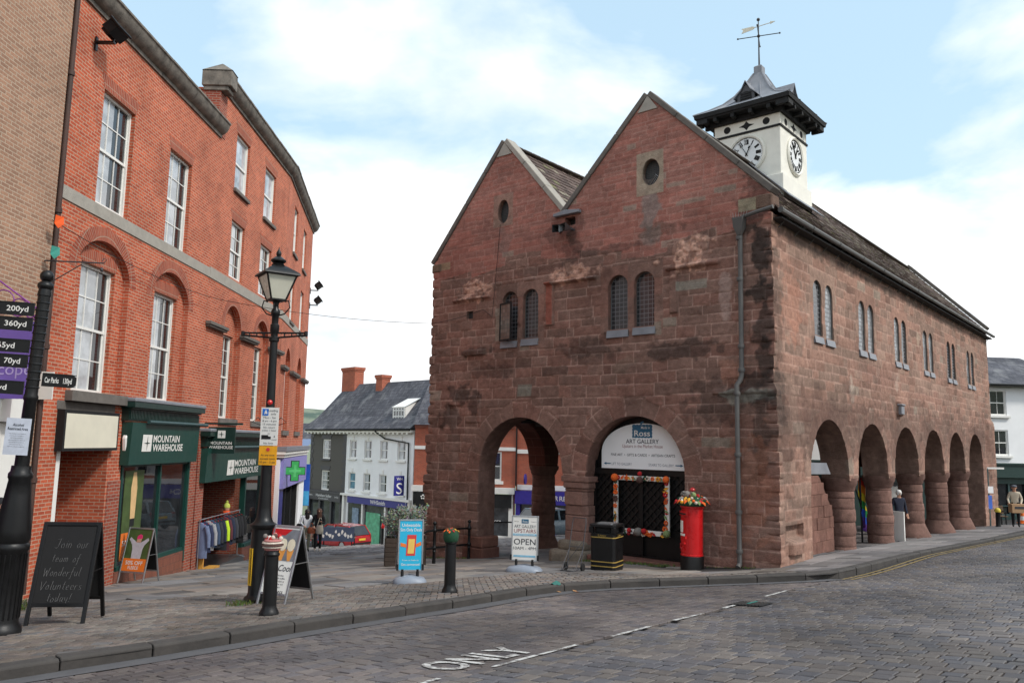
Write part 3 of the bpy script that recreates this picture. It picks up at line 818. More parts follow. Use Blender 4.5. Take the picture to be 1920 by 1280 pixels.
masonry('front_wall', house, FF, -FW, 0, -2.75, 10.62, .026, .026, front_outline, f_open, dict(
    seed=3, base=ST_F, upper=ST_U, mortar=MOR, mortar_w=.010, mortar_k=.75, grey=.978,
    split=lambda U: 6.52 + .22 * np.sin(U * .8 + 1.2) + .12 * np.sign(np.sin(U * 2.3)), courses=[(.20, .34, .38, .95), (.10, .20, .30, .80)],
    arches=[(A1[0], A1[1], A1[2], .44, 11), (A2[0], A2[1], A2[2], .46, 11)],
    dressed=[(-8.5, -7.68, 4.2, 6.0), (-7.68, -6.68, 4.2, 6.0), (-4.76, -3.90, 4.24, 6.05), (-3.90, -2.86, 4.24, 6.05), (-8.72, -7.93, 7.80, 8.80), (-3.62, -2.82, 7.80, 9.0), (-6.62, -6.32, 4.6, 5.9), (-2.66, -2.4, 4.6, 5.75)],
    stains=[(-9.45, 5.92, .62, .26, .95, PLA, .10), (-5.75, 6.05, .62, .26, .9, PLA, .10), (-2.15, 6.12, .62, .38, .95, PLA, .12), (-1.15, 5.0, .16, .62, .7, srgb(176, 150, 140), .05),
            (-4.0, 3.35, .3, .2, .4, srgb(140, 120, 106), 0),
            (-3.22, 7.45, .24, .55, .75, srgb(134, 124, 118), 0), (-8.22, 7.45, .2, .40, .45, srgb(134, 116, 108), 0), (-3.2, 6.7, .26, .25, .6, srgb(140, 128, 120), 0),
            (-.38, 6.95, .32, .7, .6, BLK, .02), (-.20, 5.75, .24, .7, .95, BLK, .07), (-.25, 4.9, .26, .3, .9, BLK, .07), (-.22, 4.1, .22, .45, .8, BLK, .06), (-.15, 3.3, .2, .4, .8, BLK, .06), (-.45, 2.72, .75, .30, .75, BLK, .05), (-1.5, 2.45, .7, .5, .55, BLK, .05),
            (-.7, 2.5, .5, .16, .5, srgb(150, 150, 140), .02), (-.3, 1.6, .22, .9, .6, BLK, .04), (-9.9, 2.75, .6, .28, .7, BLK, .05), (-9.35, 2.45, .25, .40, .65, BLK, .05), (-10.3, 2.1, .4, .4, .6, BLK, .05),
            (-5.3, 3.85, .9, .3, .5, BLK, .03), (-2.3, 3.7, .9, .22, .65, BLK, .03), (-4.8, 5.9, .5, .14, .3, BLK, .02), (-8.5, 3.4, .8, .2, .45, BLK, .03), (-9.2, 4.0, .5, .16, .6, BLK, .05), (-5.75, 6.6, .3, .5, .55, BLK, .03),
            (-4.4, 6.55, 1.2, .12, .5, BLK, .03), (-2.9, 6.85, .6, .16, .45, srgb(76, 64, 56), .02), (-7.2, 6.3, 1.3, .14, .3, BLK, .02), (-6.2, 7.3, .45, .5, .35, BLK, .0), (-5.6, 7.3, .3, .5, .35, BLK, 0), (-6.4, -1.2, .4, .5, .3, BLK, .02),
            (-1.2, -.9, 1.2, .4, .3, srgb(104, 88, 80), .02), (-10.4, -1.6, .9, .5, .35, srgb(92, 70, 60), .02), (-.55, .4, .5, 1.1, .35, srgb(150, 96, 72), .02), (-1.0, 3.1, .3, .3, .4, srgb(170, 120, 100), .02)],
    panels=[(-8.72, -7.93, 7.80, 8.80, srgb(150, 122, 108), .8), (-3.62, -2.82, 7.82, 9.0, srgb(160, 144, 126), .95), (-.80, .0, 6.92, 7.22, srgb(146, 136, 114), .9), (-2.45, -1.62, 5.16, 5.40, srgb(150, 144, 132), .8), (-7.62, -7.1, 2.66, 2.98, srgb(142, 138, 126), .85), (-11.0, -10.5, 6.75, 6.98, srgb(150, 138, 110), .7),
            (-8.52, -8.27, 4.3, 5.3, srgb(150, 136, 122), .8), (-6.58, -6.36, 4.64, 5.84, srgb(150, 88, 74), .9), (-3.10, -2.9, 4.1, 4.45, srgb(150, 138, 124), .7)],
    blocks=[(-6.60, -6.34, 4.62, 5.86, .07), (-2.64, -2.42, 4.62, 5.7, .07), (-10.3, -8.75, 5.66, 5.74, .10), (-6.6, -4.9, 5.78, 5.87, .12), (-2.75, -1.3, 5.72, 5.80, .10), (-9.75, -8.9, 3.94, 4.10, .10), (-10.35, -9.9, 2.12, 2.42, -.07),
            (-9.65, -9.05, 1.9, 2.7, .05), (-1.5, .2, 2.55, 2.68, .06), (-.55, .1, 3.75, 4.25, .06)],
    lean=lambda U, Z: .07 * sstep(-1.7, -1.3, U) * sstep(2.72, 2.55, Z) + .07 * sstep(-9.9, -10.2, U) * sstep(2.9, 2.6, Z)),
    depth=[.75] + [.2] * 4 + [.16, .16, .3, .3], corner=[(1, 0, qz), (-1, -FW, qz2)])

AR = [(3.57 + 3.66 * i, .62, 1.45) for i in range(6)]
so = [(2.12, -5), (2.12, .62)]
for i, (c, z, r) in enumerate(AR):
    so += arc(c, z, r, 1.45, 180, 0, 22)[1:] if i == 0 else arc(c, z, r, 1.45, 180, 0, 22)
    if i < 5: so += [(c + r + .04, .46), (c + 3.66 - r - .04, .46)]
so += [(AR[5][0] + 1.45, -5)]
WINS = [(3.36 + 3.66 * i + s * .43 - .30, 3.36 + 3.66 * i + s * .43 + .30, 4.20, 5.66) for i in range(6) for s in (-1, 1)]
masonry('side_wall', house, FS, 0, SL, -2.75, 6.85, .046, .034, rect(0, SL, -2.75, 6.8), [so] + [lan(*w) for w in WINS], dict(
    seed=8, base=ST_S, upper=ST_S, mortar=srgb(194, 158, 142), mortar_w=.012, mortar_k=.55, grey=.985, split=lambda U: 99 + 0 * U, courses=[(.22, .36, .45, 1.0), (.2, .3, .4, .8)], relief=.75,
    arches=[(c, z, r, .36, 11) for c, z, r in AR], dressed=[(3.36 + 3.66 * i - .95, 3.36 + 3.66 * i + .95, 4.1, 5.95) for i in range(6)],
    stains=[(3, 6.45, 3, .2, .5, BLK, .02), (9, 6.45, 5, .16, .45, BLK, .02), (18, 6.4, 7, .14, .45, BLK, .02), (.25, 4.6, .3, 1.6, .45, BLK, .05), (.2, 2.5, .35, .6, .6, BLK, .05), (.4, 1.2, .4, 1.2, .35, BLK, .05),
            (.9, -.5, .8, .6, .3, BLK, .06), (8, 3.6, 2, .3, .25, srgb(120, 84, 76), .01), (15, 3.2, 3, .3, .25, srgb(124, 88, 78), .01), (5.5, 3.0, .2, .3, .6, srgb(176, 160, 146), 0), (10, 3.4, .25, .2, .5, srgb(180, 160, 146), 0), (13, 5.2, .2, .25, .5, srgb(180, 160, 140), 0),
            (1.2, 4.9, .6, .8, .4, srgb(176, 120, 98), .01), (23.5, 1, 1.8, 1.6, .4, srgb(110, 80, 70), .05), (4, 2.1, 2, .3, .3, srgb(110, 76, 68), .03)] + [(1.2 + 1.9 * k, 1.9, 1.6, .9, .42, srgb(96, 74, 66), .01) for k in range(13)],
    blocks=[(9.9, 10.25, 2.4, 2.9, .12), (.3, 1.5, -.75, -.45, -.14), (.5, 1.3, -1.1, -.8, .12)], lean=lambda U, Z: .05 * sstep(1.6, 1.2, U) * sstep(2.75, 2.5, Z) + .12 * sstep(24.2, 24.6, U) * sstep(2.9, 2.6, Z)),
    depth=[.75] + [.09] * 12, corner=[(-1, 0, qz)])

# inner faces, far walls, ceiling
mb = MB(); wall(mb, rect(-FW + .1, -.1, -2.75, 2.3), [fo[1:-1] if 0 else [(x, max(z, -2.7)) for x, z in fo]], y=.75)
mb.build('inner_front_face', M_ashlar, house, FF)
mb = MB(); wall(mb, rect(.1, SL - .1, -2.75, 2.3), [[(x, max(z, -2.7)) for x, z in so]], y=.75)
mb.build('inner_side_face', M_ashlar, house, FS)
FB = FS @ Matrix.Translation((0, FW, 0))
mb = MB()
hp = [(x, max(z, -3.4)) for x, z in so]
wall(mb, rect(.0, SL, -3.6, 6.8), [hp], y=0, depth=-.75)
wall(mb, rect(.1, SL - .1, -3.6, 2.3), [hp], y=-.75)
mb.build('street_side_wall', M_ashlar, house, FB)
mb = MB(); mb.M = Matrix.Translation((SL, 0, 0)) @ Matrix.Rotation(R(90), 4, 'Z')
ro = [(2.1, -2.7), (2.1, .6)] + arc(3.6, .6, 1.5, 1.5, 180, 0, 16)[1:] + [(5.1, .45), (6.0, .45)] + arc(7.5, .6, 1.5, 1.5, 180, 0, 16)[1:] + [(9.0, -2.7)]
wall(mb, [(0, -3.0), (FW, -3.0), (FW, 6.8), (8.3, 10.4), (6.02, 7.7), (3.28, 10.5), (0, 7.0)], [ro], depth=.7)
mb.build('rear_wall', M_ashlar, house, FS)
mb = MB(); mb.box(.72, SL - .6, .72, FW - .72, 2.22, 2.34)
for i in range(13): mb.box(1.8 + i * 1.83, 2.0 + i * 1.83, .75, FW - .75, 2.0, 2.22)
for j in (3.6, 7.4): mb.box(.75, SL - .7, j - .16, j + .16, 1.8, 2.02)
mb.build('timber_ceiling', M_timber, house, FS)
# floor slab of the upper room so no daylight leaks through the windows
mb = MB(); mb.box(.5, SL - .4, .5, FW - .5, 3.4, 3.5); mb.build('upper_floor', M_timber, house, FS)
mb = MB(); mb.box(3.2, 3.4, .8, FW - .8, 3.5, 6.7); mb.build('room_partition', M_timber, house, FS)

# columns of the arcade: drums, capital, splayed foot
def column(u, v, F, gbase, r=.37, foot=True, seed=0, name='pillar', ztop=.52):
    rg = random.Random(seed); mb = MB(); prof = []; cols = []
    def ring(rr, z, c): prof.append((rr, z)); cols.append(c)
    z = gbase - .3
    if foot:
        c = [k * .68 for k in ST_F]
        for rr, zz in ((r * 1.55, z), (r * 1.55, gbase + .08), (r * 1.35, gbase + .22), (r * 1.12, gbase + .42), (r * 1.02, gbase + .5)): ring(rr, zz, c)
        z = gbase + .5
    while z < ztop - .42:
        h = rg.uniform(.24, .42); h = min(h, ztop - .36 - z) if ztop - .36 - z > .1 else .1
        rr = r * rg.uniform(.96, 1.04); q_ = rg.uniform(.66, .84); c = [k * q_ for k in ST_F]
        ring(rr - .010, z + .003, [k * .8 for k in c]); ring(rr, z + .016, c); ring(rr + .004, z + h * .3, c); ring(rr - .003, z + h * .65, c); ring(rr, z + h - .014, c); ring(rr - .010, z + h - .003, c); z += h
    c = [k * .70 for k in ST_F]
    for rr, zz in ((r * 1.0, z), (r * 1.10, z + .05), (r * 1.13, z + .14), (r * 1.24, z + .2), (r * 1.26, ztop)): ring(rr, zz, c)
    n = 20; vs, cs, fs = [], [], []
    for j, (rr, zz) in enumerate(prof):
        for i in range(n):
            a = 2 * math.pi * i / n; oct_ = 1 / math.cos(((a + math.pi / 8) % (math.pi / 4)) - math.pi / 8); k = rr * (.3 + .7 * oct_) + .045 * (float(vnoise(np.array(i * .8 + seed), np.array(zz * 4.5))) - .5)
            vs.append((u + k * math.cos(a), v + k * math.sin(a), zz)); cs.append(cols[j])
    for j in range(len(prof) - 1):
        for i in range(n): fs.append((j * n + i, j * n + (i + 1) % n, (j + 1) * n + (i + 1) % n, (j + 1) * n + i))
    fs.append(tuple((len(prof) - 1) * n + i for i in range(n)))
    me = bpy.data.meshes.new(name); me.from_pydata(vs, [], fs)
    return finish(name, me, M_stone, house, F, smooth=45, cols=cs)
def gat(F, u, v=.37):
    p = F @ Vector((u, v, 0)); return float(gz(p.x, p.y))
for i in range(5): column(5.4 + 3.66 * i, .40, FS, gat(FS, 5.4 + 3.66 * i), seed=i, foot=i > 1)
mb = MB(); z = gat(FF, -5.59, 0) + .4; rg = random.Random(5)
while z < .1:
    h = min(rg.uniform(.26, .42), .12 - z + .02); q_ = rg.uniform(.86, 1.06); mb.cur = [k * q_ for k in ST_F]; j = rg.uniform(-.02, .02)
    mb.slab([(-5.97 + j, .12), (-5.87 + j, .01 + j), (-5.31 + j, .01 + j), (-5.21 + j, .12), (-5.21 + j, .74), (-5.97 + j, .74)], z + .004, z + h - .004); z += h
mb.cur = [k * .92 for k in ST_F]
mb.slab([(-6.0, .08), (-5.9, -.03), (-5.28, -.03), (-5.18, .08), (-5.18, .75), (-6.0, .75)], z, z + .16); mb.slab([(-6.05, .04), (-5.95, -.05), (-5.23, -.05), (-5.13, .04), (-5.13, .75), (-6.05, .75)], z + .165, .46)
mb.build('pillar', M_stone, house, FF, bevel=.025, bseg=2, col=True)
for i in range(5): column(5.4 + 3.66 * i, -.40, FB, gat(FB, 5.4 + 3.66 * i), seed=20 + i, foot=True, r=.42)
# big worn foot stone under the front column, plinth of the left pier
mb = MB(); g = gat(FF, -5.6, 0)
mb.cur = srgb(132, 120, 106)
mb.slab([(-6.22, -.28), (-6.0, -.42), (-5.5, -.36), (-5.12, -.2), (-5.1, .7), (-6.2, .7)], g - .3, g + .28)
mb.slab([(-6.06, -.12), (-5.86, -.2), (-5.4, -.18), (-5.2, -.05), (-5.2, .7), (-6.05, .7)], g + .25, g + .52)
mb.build('foot_stone', M_stone, house, FF, bevel=.10, bseg=3, col=True)
mb = MB(); g = gat(FF, -9.0, 0); mb.cur = srgb(112, 76, 66)
mb.box(-9.62, -8.80, -.06, .72, g - .3, g + .30); mb.cur = srgb(122, 84, 72); mb.box(-9.60, -8.83, -.05, .70, g + .31, g + .62)
mb.build('pier_plinth', M_stone, house, FF, bevel=.04, bseg=2, col=True)
# stone stair flank and sheet canopy inside the first side arch
mb = MB(); g = gat(FS, 3, .4)
for k in range(9):
    z0, z1 = g - .3 + k * .30, g - .006 + k * .30
    zt = lambda u: .30 - max(0, (u - 2.75)) * 1.15
    x1 = 4.55 if z1 < -.25 else 3.65 + (.62 - z1)
    if z0 > .5: break
    x = 2.0; j = 0
    while x < x1 - .05:
        w = min(random.uniform(.35, .6), x1 - x); q_ = random.uniform(.75, 1.1); mb.cur = [c * q_ for c in srgb(122, 88, 77)]
        yj = random.uniform(.285, .305); mb.box(x, x + w - .006, yj, .72, z0, min(z1, .62)); x += w
mb.cur = [c * .8 for c in srgb(122, 88, 77)]; mb.prism([(2.0, g - .3), (4.52, g - .3), (4.52, -.32), (3.6, .58), (2.0, .58)], .31, .73)
mb.build('stair_flank', M_stone, house, FS, bevel=.008, bseg=1, col=True)
mb = MB(); mb.prism([(2.14, .98), (2.14, .68), (4.55, .64), (4.25, .94)], .34, .44); mb.build('canopy_sheet', M_lead, house, FS)

# roofs: real courses of stone tiles
def tiles(name, p0, p1, q0, q1, tw=.24, th=.21, seed=1):
    """roof slope: eave p0-p1, ridge q0-q1 (in FS coordinates)"""
    rg = np.random.default_rng(seed); p0, p1, q0, q1 = map(np.array, (p0, p1, q0, q1))
    L = np.linalg.norm(p1 - p0); S = np.linalg.norm(q0 - p0); eu = (p1 - p0) / L; ev = (q0 - p0) / S; nn = np.cross(eu, ev)
    if nn[2] < 0: nn = -nn
    nu, nv = int(L / tw), int(S / th); V, C, F = [], [], []
    sag = lambda u, v: -.10 * math.sin(math.pi * min(1, max(0, (u / L)))) * math.sin(math.pi * v / S) - .05 * math.sin(math.pi * u / L * 3) * v / S
    for r in range(nv + 1):
        x = -(r % 2) * tw * .5
        while x < L:
            w = tw * rg.uniform(.75, 1.3); v0 = r * th + rg.uniform(-.015, .01); v1 = v0 + th * 1.25; lift = rg.uniform(.014, .03); a, b = max(0, x), min(L, x + w - .008)
            x += w
            if b - a < .03 or v0 > S: continue
            o = len(V); c = np.array(srgb(98, 84, 78)) * rg.uniform(.62, 1.3); 
            if rg.random() < .10: c = np.array(srgb(132, 124, 110))
            if rg.random() < .06: c = np.array(srgb(112, 108, 82))
            for (uu, vv, hh) in ((a, v0, lift), (b, v0, lift + rg.uniform(-.006, .006)), (b, v1, .002), (a, v1, .002), (a, v0, -.02), (b, v0, -.02)):
                V.append(p0 + eu * uu + ev * min(vv, S) + nn * (hh + sag(uu, vv))); C.append(c)
            F += [(o, o + 1, o + 2, o + 3), (o + 4, o + 5, o + 1, o), (o, o + 3, o + 4), (o + 1, o + 5, o + 2)]
    me = bpy.data.meshes.new(name); me.from_pydata([tuple(v) for v in V], [], F)
    return finish(name, me, M_roof, house, FS, cols=C)
ZR1, ZR2 = 10.48, 10.40
tiles('roof', (.1, -.22, 6.82), (SL - .1, -.22, 6.82), (.1, 3.28, ZR1), (SL - .1, 3.28, ZR1), seed=1)
tiles('roof', (SL - .1, 6.02, 7.62), (.1, 6.02, 7.62), (SL - .1, 3.28, ZR1), (.1, 3.28, ZR1), seed=2)
tiles('roof', (.1, 6.02, 7.62), (SL - .1, 6.02, 7.62), (.1, 8.30, ZR2), (SL - .1, 8.30, ZR2), seed=3)
tiles('roof', (SL - .1, FW + .2, 6.75), (.1, FW + .2, 6.75), (SL - .1, 8.30, ZR2), (.1, 8.30, ZR2), seed=4)
for (y, z) in ((3.28, ZR1), (8.30, ZR2)):
    mb = MB(); mb.M = Matrix.Translation((0, y, z))
    for k in range(57):
        mb.prism([(.35 + k * .44, -.02), (.35 + k * .44 + .43, -.02), (.35 + k * .44 + .43, .05), (.35 + k * .44, .05)], -.13, .13)
    mb.build('ridge_tiles', M_sill, house, FS, bevel=.03)
# stone copings on the gables
def coping(poly, y0, y1, t=.13, ov=.05):
    mb = MB(); mb.cur = None
    for (a, b) in zip(poly, poly[1:]):
        a, b = Vector((a[0], 0, a[1])), Vector((b[0], 0, b[1])); d = (b - a); L = d.length; d.normalize(); n = Vector((-d.z, 0, d.x)); 
        if n.z < 0: n = -n
        k = max(1, int(L / 1.1)); 
        for i in range(k):
            p, q = a + d * (L * i / k + .003), a + d * (L * (i + 1) / k - .003)
            if i == 0: p -= d * .0
            j = random.uniform(-.008, .008); q0, q1 = n * (-.02), n * (t + j)
            pts = [p + q0, q + q0, q + q1, p + q1]
            mb.prism([(v.x, v.z) for v in pts], y0 - ov + j, y1)
    return mb
coping([(0.03, 7.28), AP2], 0, .36).build('coping', M_sill, house, FF, bevel=.015)
coping([AP2, (-6.02, 7.80)], 0, .36).build('coping', M_sill, house, FF, bevel=.015)
coping([(-6.02, 7.80), AP1], 0, .36).build('coping', M_band, house, FF, bevel=.015)
coping([AP1, (-FW - .05, 7.0)], 0, .36).build('coping', M_sill, house, FF, bevel=.015)
FR = FS @ Matrix.Translation((SL, 0, 0)) @ Matrix.Rotation(R(90), 4, 'Z')
coping([(-.05, 7.1), (3.28, 10.55)], -.2, .36).build('coping', M_sill, house, FR, bevel=.015)
coping([(3.28, 10.55), (6.02, 7.8), (8.3, 10.45), (FW, 7.0)], -.2, .36).build('coping', M_sill, house, FR, bevel=.015)
# gable peak stones, kneelers, valley lead
mb = MB()
for ax, az_ in (AP1, AP2): mb.prism([(ax - .30, az_ - .44), (ax + .30, az_ - .44), (ax, az_ - .02)], -.035, .05)
mb.parts('peak_stone', M_band, house, FF)
mb = MB(); mb.cur = srgb(112, 90, 78); mb.box(-.34, .06, -.05, .4, 6.90, 7.24); mb.cur = srgb(120, 100, 84); mb.box(-FW - .08, -FW + .3, -.05, .4, 6.72, 6.98); mb.parts('kneeler_stone', M_stone, house, FF, bevel=.03, col=True)
mb = MB(); mb.prism([(-6.32, 7.72), (-5.42, 7.72), (-5.42, 7.80), (-5.9, 7.86), (-6.32, 7.80)], -.13, .5); mb.build('valley_gutter', M_lead, house, FF, bevel=.01)
# leaded windows
def lancet(F, a, b, c, d, mat, dep=.15, name='window', sill=.22):
    mb = MB(); p = lan(a - .02, b + .02, c - .02, d + .02); mb._add([(x, dep, z) for x, z in p], [tuple(range(len(p)))])
    o = mb.build(name, mat, house, F)
    mb = MB(); p = lan(a, b, c, d)[1:]
    mb.tube([(x, dep - .015, z) for x, z in ([(b, c)] + p[1:] + [(a, c)])], .014, 6); mb.build('frame', M_iron, o, F)
    if sill:
        mb = MB(); mb._add([(a - .03, -.06, c - sill), (b + .03, -.06, c - sill), (b + .03, -.03, c - .03), (a - .03, -.03, c - .03), (a, dep, c + .02), (b, dep, c + .02), (a - .03, .05, c - sill), (b + .03, .05, c - sill)],
                           [(0, 1, 2, 3), (3, 2, 5, 4), (6, 7, 1, 0), (0, 3, 4, 6), (1, 7, 5, 2)])
        mb.build('sill', M_lead, o, F)
    return o
for i, w in enumerate(WINF): lancet(FF, *w, M_leadlight)
for i, w in enumerate(WINS): lancet(FS, *w, M_leadlight2 if i in (1, 2, 3, 4, 6, 7, 10) else M_leadlight, dep=.05, sill=.2)
# open iron casement on the leftmost window
mb = MB()
cs = FF @ Matrix.Translation((-7.69, -.05, 4.28)) @ Matrix.Rotation(R(-160), 4, 'Z')
for a, b, c, d in ((0, .03, 0, 1.12), (.53, .56, 0, 1.12), (.03, .53, 0, .04), (.03, .53, 1.08, 1.12)): mb.box(a, b, -.02, .02, c, d)
cs = FF @ Matrix.Translation((-8.25, -.12, 4.28)) @ Matrix.Rotation(R(-14), 4, 'Z')
o = mb.build('casement', M_blackm, house, cs)
mb = MB(); mb.quad((.02, 0, .02), (.54, 0, .02), (.54, 0, 1.1), (.02, 0, 1.1)); mb.build('pane', glass('casement_glass', col=(.10, .09, .08), rough=.1, lead=(.125, .118, .008), leadcol=(.03, .03, .03)), o, cs)
# oval openings with wire, plus putlog holes closed dark
mb = MB()
for a, b, c, d in OV: mb._add([(x, .16, z) for x, z in arc(a, b, c + .02, d + .02, 0, 345, 23)], [tuple(range(24))])
mb.box(-6.0, -5.6, .28, .3, 7.4, 7.7); mb.box(-9.74, -9.44, .1, .12, 5.06, 5.34)
mb.parts('vent_mesh', glass('vent_mesh', col=(.012, .012, .012), rough=.8, lead=(.05, .05, .004), leadcol=(.04, .04, .04)), house, FF)
mb = MB()
a, b, c, d = OV[1]
for k in range(13):
    t = R(205 + k * 10.5); mb.tube([(a + c * math.cos(t), .02, b + d * math.sin(t)), (a + c * .72 * math.cos(t), -.05, b + d * .62 * math.sin(t))], .006, 4)
mb.build('bird_wires', M_alu, house, FF)
# rainwater goods
mb = MB(); g = gat(FF, -.8, -.1)
mb.tube([(-.70, -.14, 6.35), (-.72, -.14, 2.98), (-.74, -.17, 2.86), (-.80, -.24, 2.74), (-.80, -.24, g + .12), (-.80, -.34, g + .05)], .058, 12)
for z in (6.2, 5.2, 3.6, 3.05): mb.lathe([(.075, z), (.08, z + .02), (.08, z + .07), (.075, z + .09)], 12, -.72, -.14)
for z in (2.5, 1.1, -.2, g + .35): mb.lathe([(.075, z), (.08, z + .02), (.08, z + .07), (.075, z + .09)], 12, -.80, -.24)
mb.lathe([(.07, 6.3), (.09, 6.36), (.16, 6.5), (.17, 6.66), (.18, 6.68), (.18, 6.72)], 4, -.70, -.17, ph=R(45))
mb.tube([(-.62, -.16, 6.74), (-.2, -.2, 6.80), (.15, -.22, 6.84)], .05, 8)
mb.build('downpipe', M_iron, house, FF, smooth=40)
mb = MB()
for k in range(18): mb.tube([(-.86 + k * .02, -.16 - .03 * (k % 3), 6.72), (-.88 + k * .024, -.18 - .05 * (k % 3 - 1), 6.86)], .004, 3)
mb.build('bird_spikes', M_alu, house, FF)
mb = MB()
for k in range(13):
    mb.tube([(-.15 + k * 2.0, -.30, 6.76), (-.15 + k * 2.0 + 1.98, -.30, 6.76)], .062, 8); mb.tube([(-.15 + k * 2.0, -.30, 6.76), (-.08 + k * 2.0, -.30, 6.76)], .07, 8)
for k in range(26): mb.bar((.4 + k, -.26, 6.72), (.4 + k, -.02, 6.50), .02, .02)
mb.build('gutter', M_iron, house, FS, smooth=40)
mb = MB(); mb.box(0.05, SL, -.24, .05, 6.62, 6.66); mb.build('soffit_board', M_timber, house, FS)
# small lamp box under the eave at the far left
mb = MB(); mb.box(-.16, .16, -.06, .06, 0, .28); mb.box(-.19, .19, -.09, .08, .28, .34); mb.build('stone_bracket', M_lead, house, FS @ Matrix.Translation((10.05, -.1, 2.45)), bevel=.02)

# lattice gates in the second arch
mb = MB(); g = gat(FF, -3.7, .4)
gp = [(x, z) for x, z in archpoly(-5.26, -2.26, g - .1, .6, 2.05, 24)]
mb._add([(x, .50, z) for x, z in gp], [tuple(range(len(gp)))]); 
for x in (-5.2, -3.76, -2.34): mb.box(x - .05, x + .05, .42, .5, g, 1.7 if abs(x + 3.76) < .1 else .9)
mb.box(-5.2, -2.3, .42, .5, g + .02, g + .14); mb.box(-5.2, -2.3, .42, .5, -.93, -.80); mb.box(-5.2, -2.3, .41, .5, .55, .70)
mb.build('gate', M_black, house, FF)
mb = MB(); s = .155
for k in range(-20, 36):
    x = -5.2 + k * s * 1.4142
    for sg in (1, -1):
        pts = []
        a = (x, -.80); 
        # clip a diagonal to the gate rectangle
        x0, x1 = -5.15, -2.36; z0_, z1_ = -.80, .55; t0 = (x0 - x) / sg; t1 = (x1 - x) / sg; lo, hi = max(0, min(t0, t1)), min(z1_ - z0_, max(t0, t1))
        if hi - lo > .05: mb.bar((x + sg * lo, .455 if sg > 0 else .475, z0_ + lo), (x + sg * hi, .455 if sg > 0 else .475, z0_ + hi), .02, .045)
mb.build('gate_lattice', M_black, house, FF)
mb = MB(); mb.cur = srgb(120, 84, 74); mb.box(-5.1, -2.2, -.1, .6, gat(FF, -3.7, 0) - .2, g + .10); mb.build('threshold', M_stone, house, FF, bevel=.04, bseg=2, col=True)
# ------------------------------------------------------------------ clock tower (part of the market house)
TX0, TX1, TY0, TY1 = 6.62, 8.95, 2.30, 4.58
tcx, tcy = (TX0 + TX1) / 2, (TY0 + TY1) / 2
mb = MB(); mb.box(TX0, TX1, TY0, TY1, 9.95, 12.45); mb.box(TX0 - .10, TX1 + .10, TY0 - .10, TY1 + .10, 8.4, 10.03)
for s in (0, 1):
    pass
tower = mb.build('clock_tower', M_cream, house, FS, bevel=.015)
mb = MB()
for x0, x1 in ((TX0 - .42, TX0 - .02), (TX1 + .02, TX1 + .3)):
    for (ya, za, yb, zb_) in ((2.12, 9.42, 3.28, 10.56), (3.28, 10.56, 4.75, 9.14)): mb._add([(x0, ya, za), (x1, ya, za), (x1, yb, zb_), (x0, yb, zb_)], [(0, 1, 2, 3)])
mb._add([(TX0 - .42, 1.85, 9.13), (TX1 + .3, 1.85, 9.13), (TX1 + .3, 2.22, 9.50), (TX0 - .42, 2.22, 9.50)], [(0, 1, 2, 3)])
mb.build('lead_skirt', M_lead, tower, FS).modifiers.new('solid', 'SOLIDIFY').thickness = .03
mb = MB()
b = .035; z0, z1 = 11.64, 11.71
mb.box(TX0 - b, TX1 + b, TY0 - b, TY0, z0, z1); mb.box(TX0 - b, TX1 + b, TY1, TY1 + b, z0, z1); mb.box(TX0 - b, TX0, TY0, TY1, z0, z1); mb.box(TX1, TX1 + b, TY0, TY1, z0, z1)
mb.build('band', M_blackm, tower, FS)
TFR = FS @ Matrix.Translation((TX0, tcy, 0)) @ Matrix.Rotation(R(-90), 4, 'Z')     # front (-x) face: local -y looks out
TSD = FS @ Matrix.Translation((tcx, TY0, 0))                                          # side (-y) face
TBK = FS @ Matrix.Translation((TX1, tcy, 0)) @ Matrix.Rotation(R(90), 4, 'Z')
M_dial = paint('dial_white', srgb(224, 226, 226), .4, var=.03)
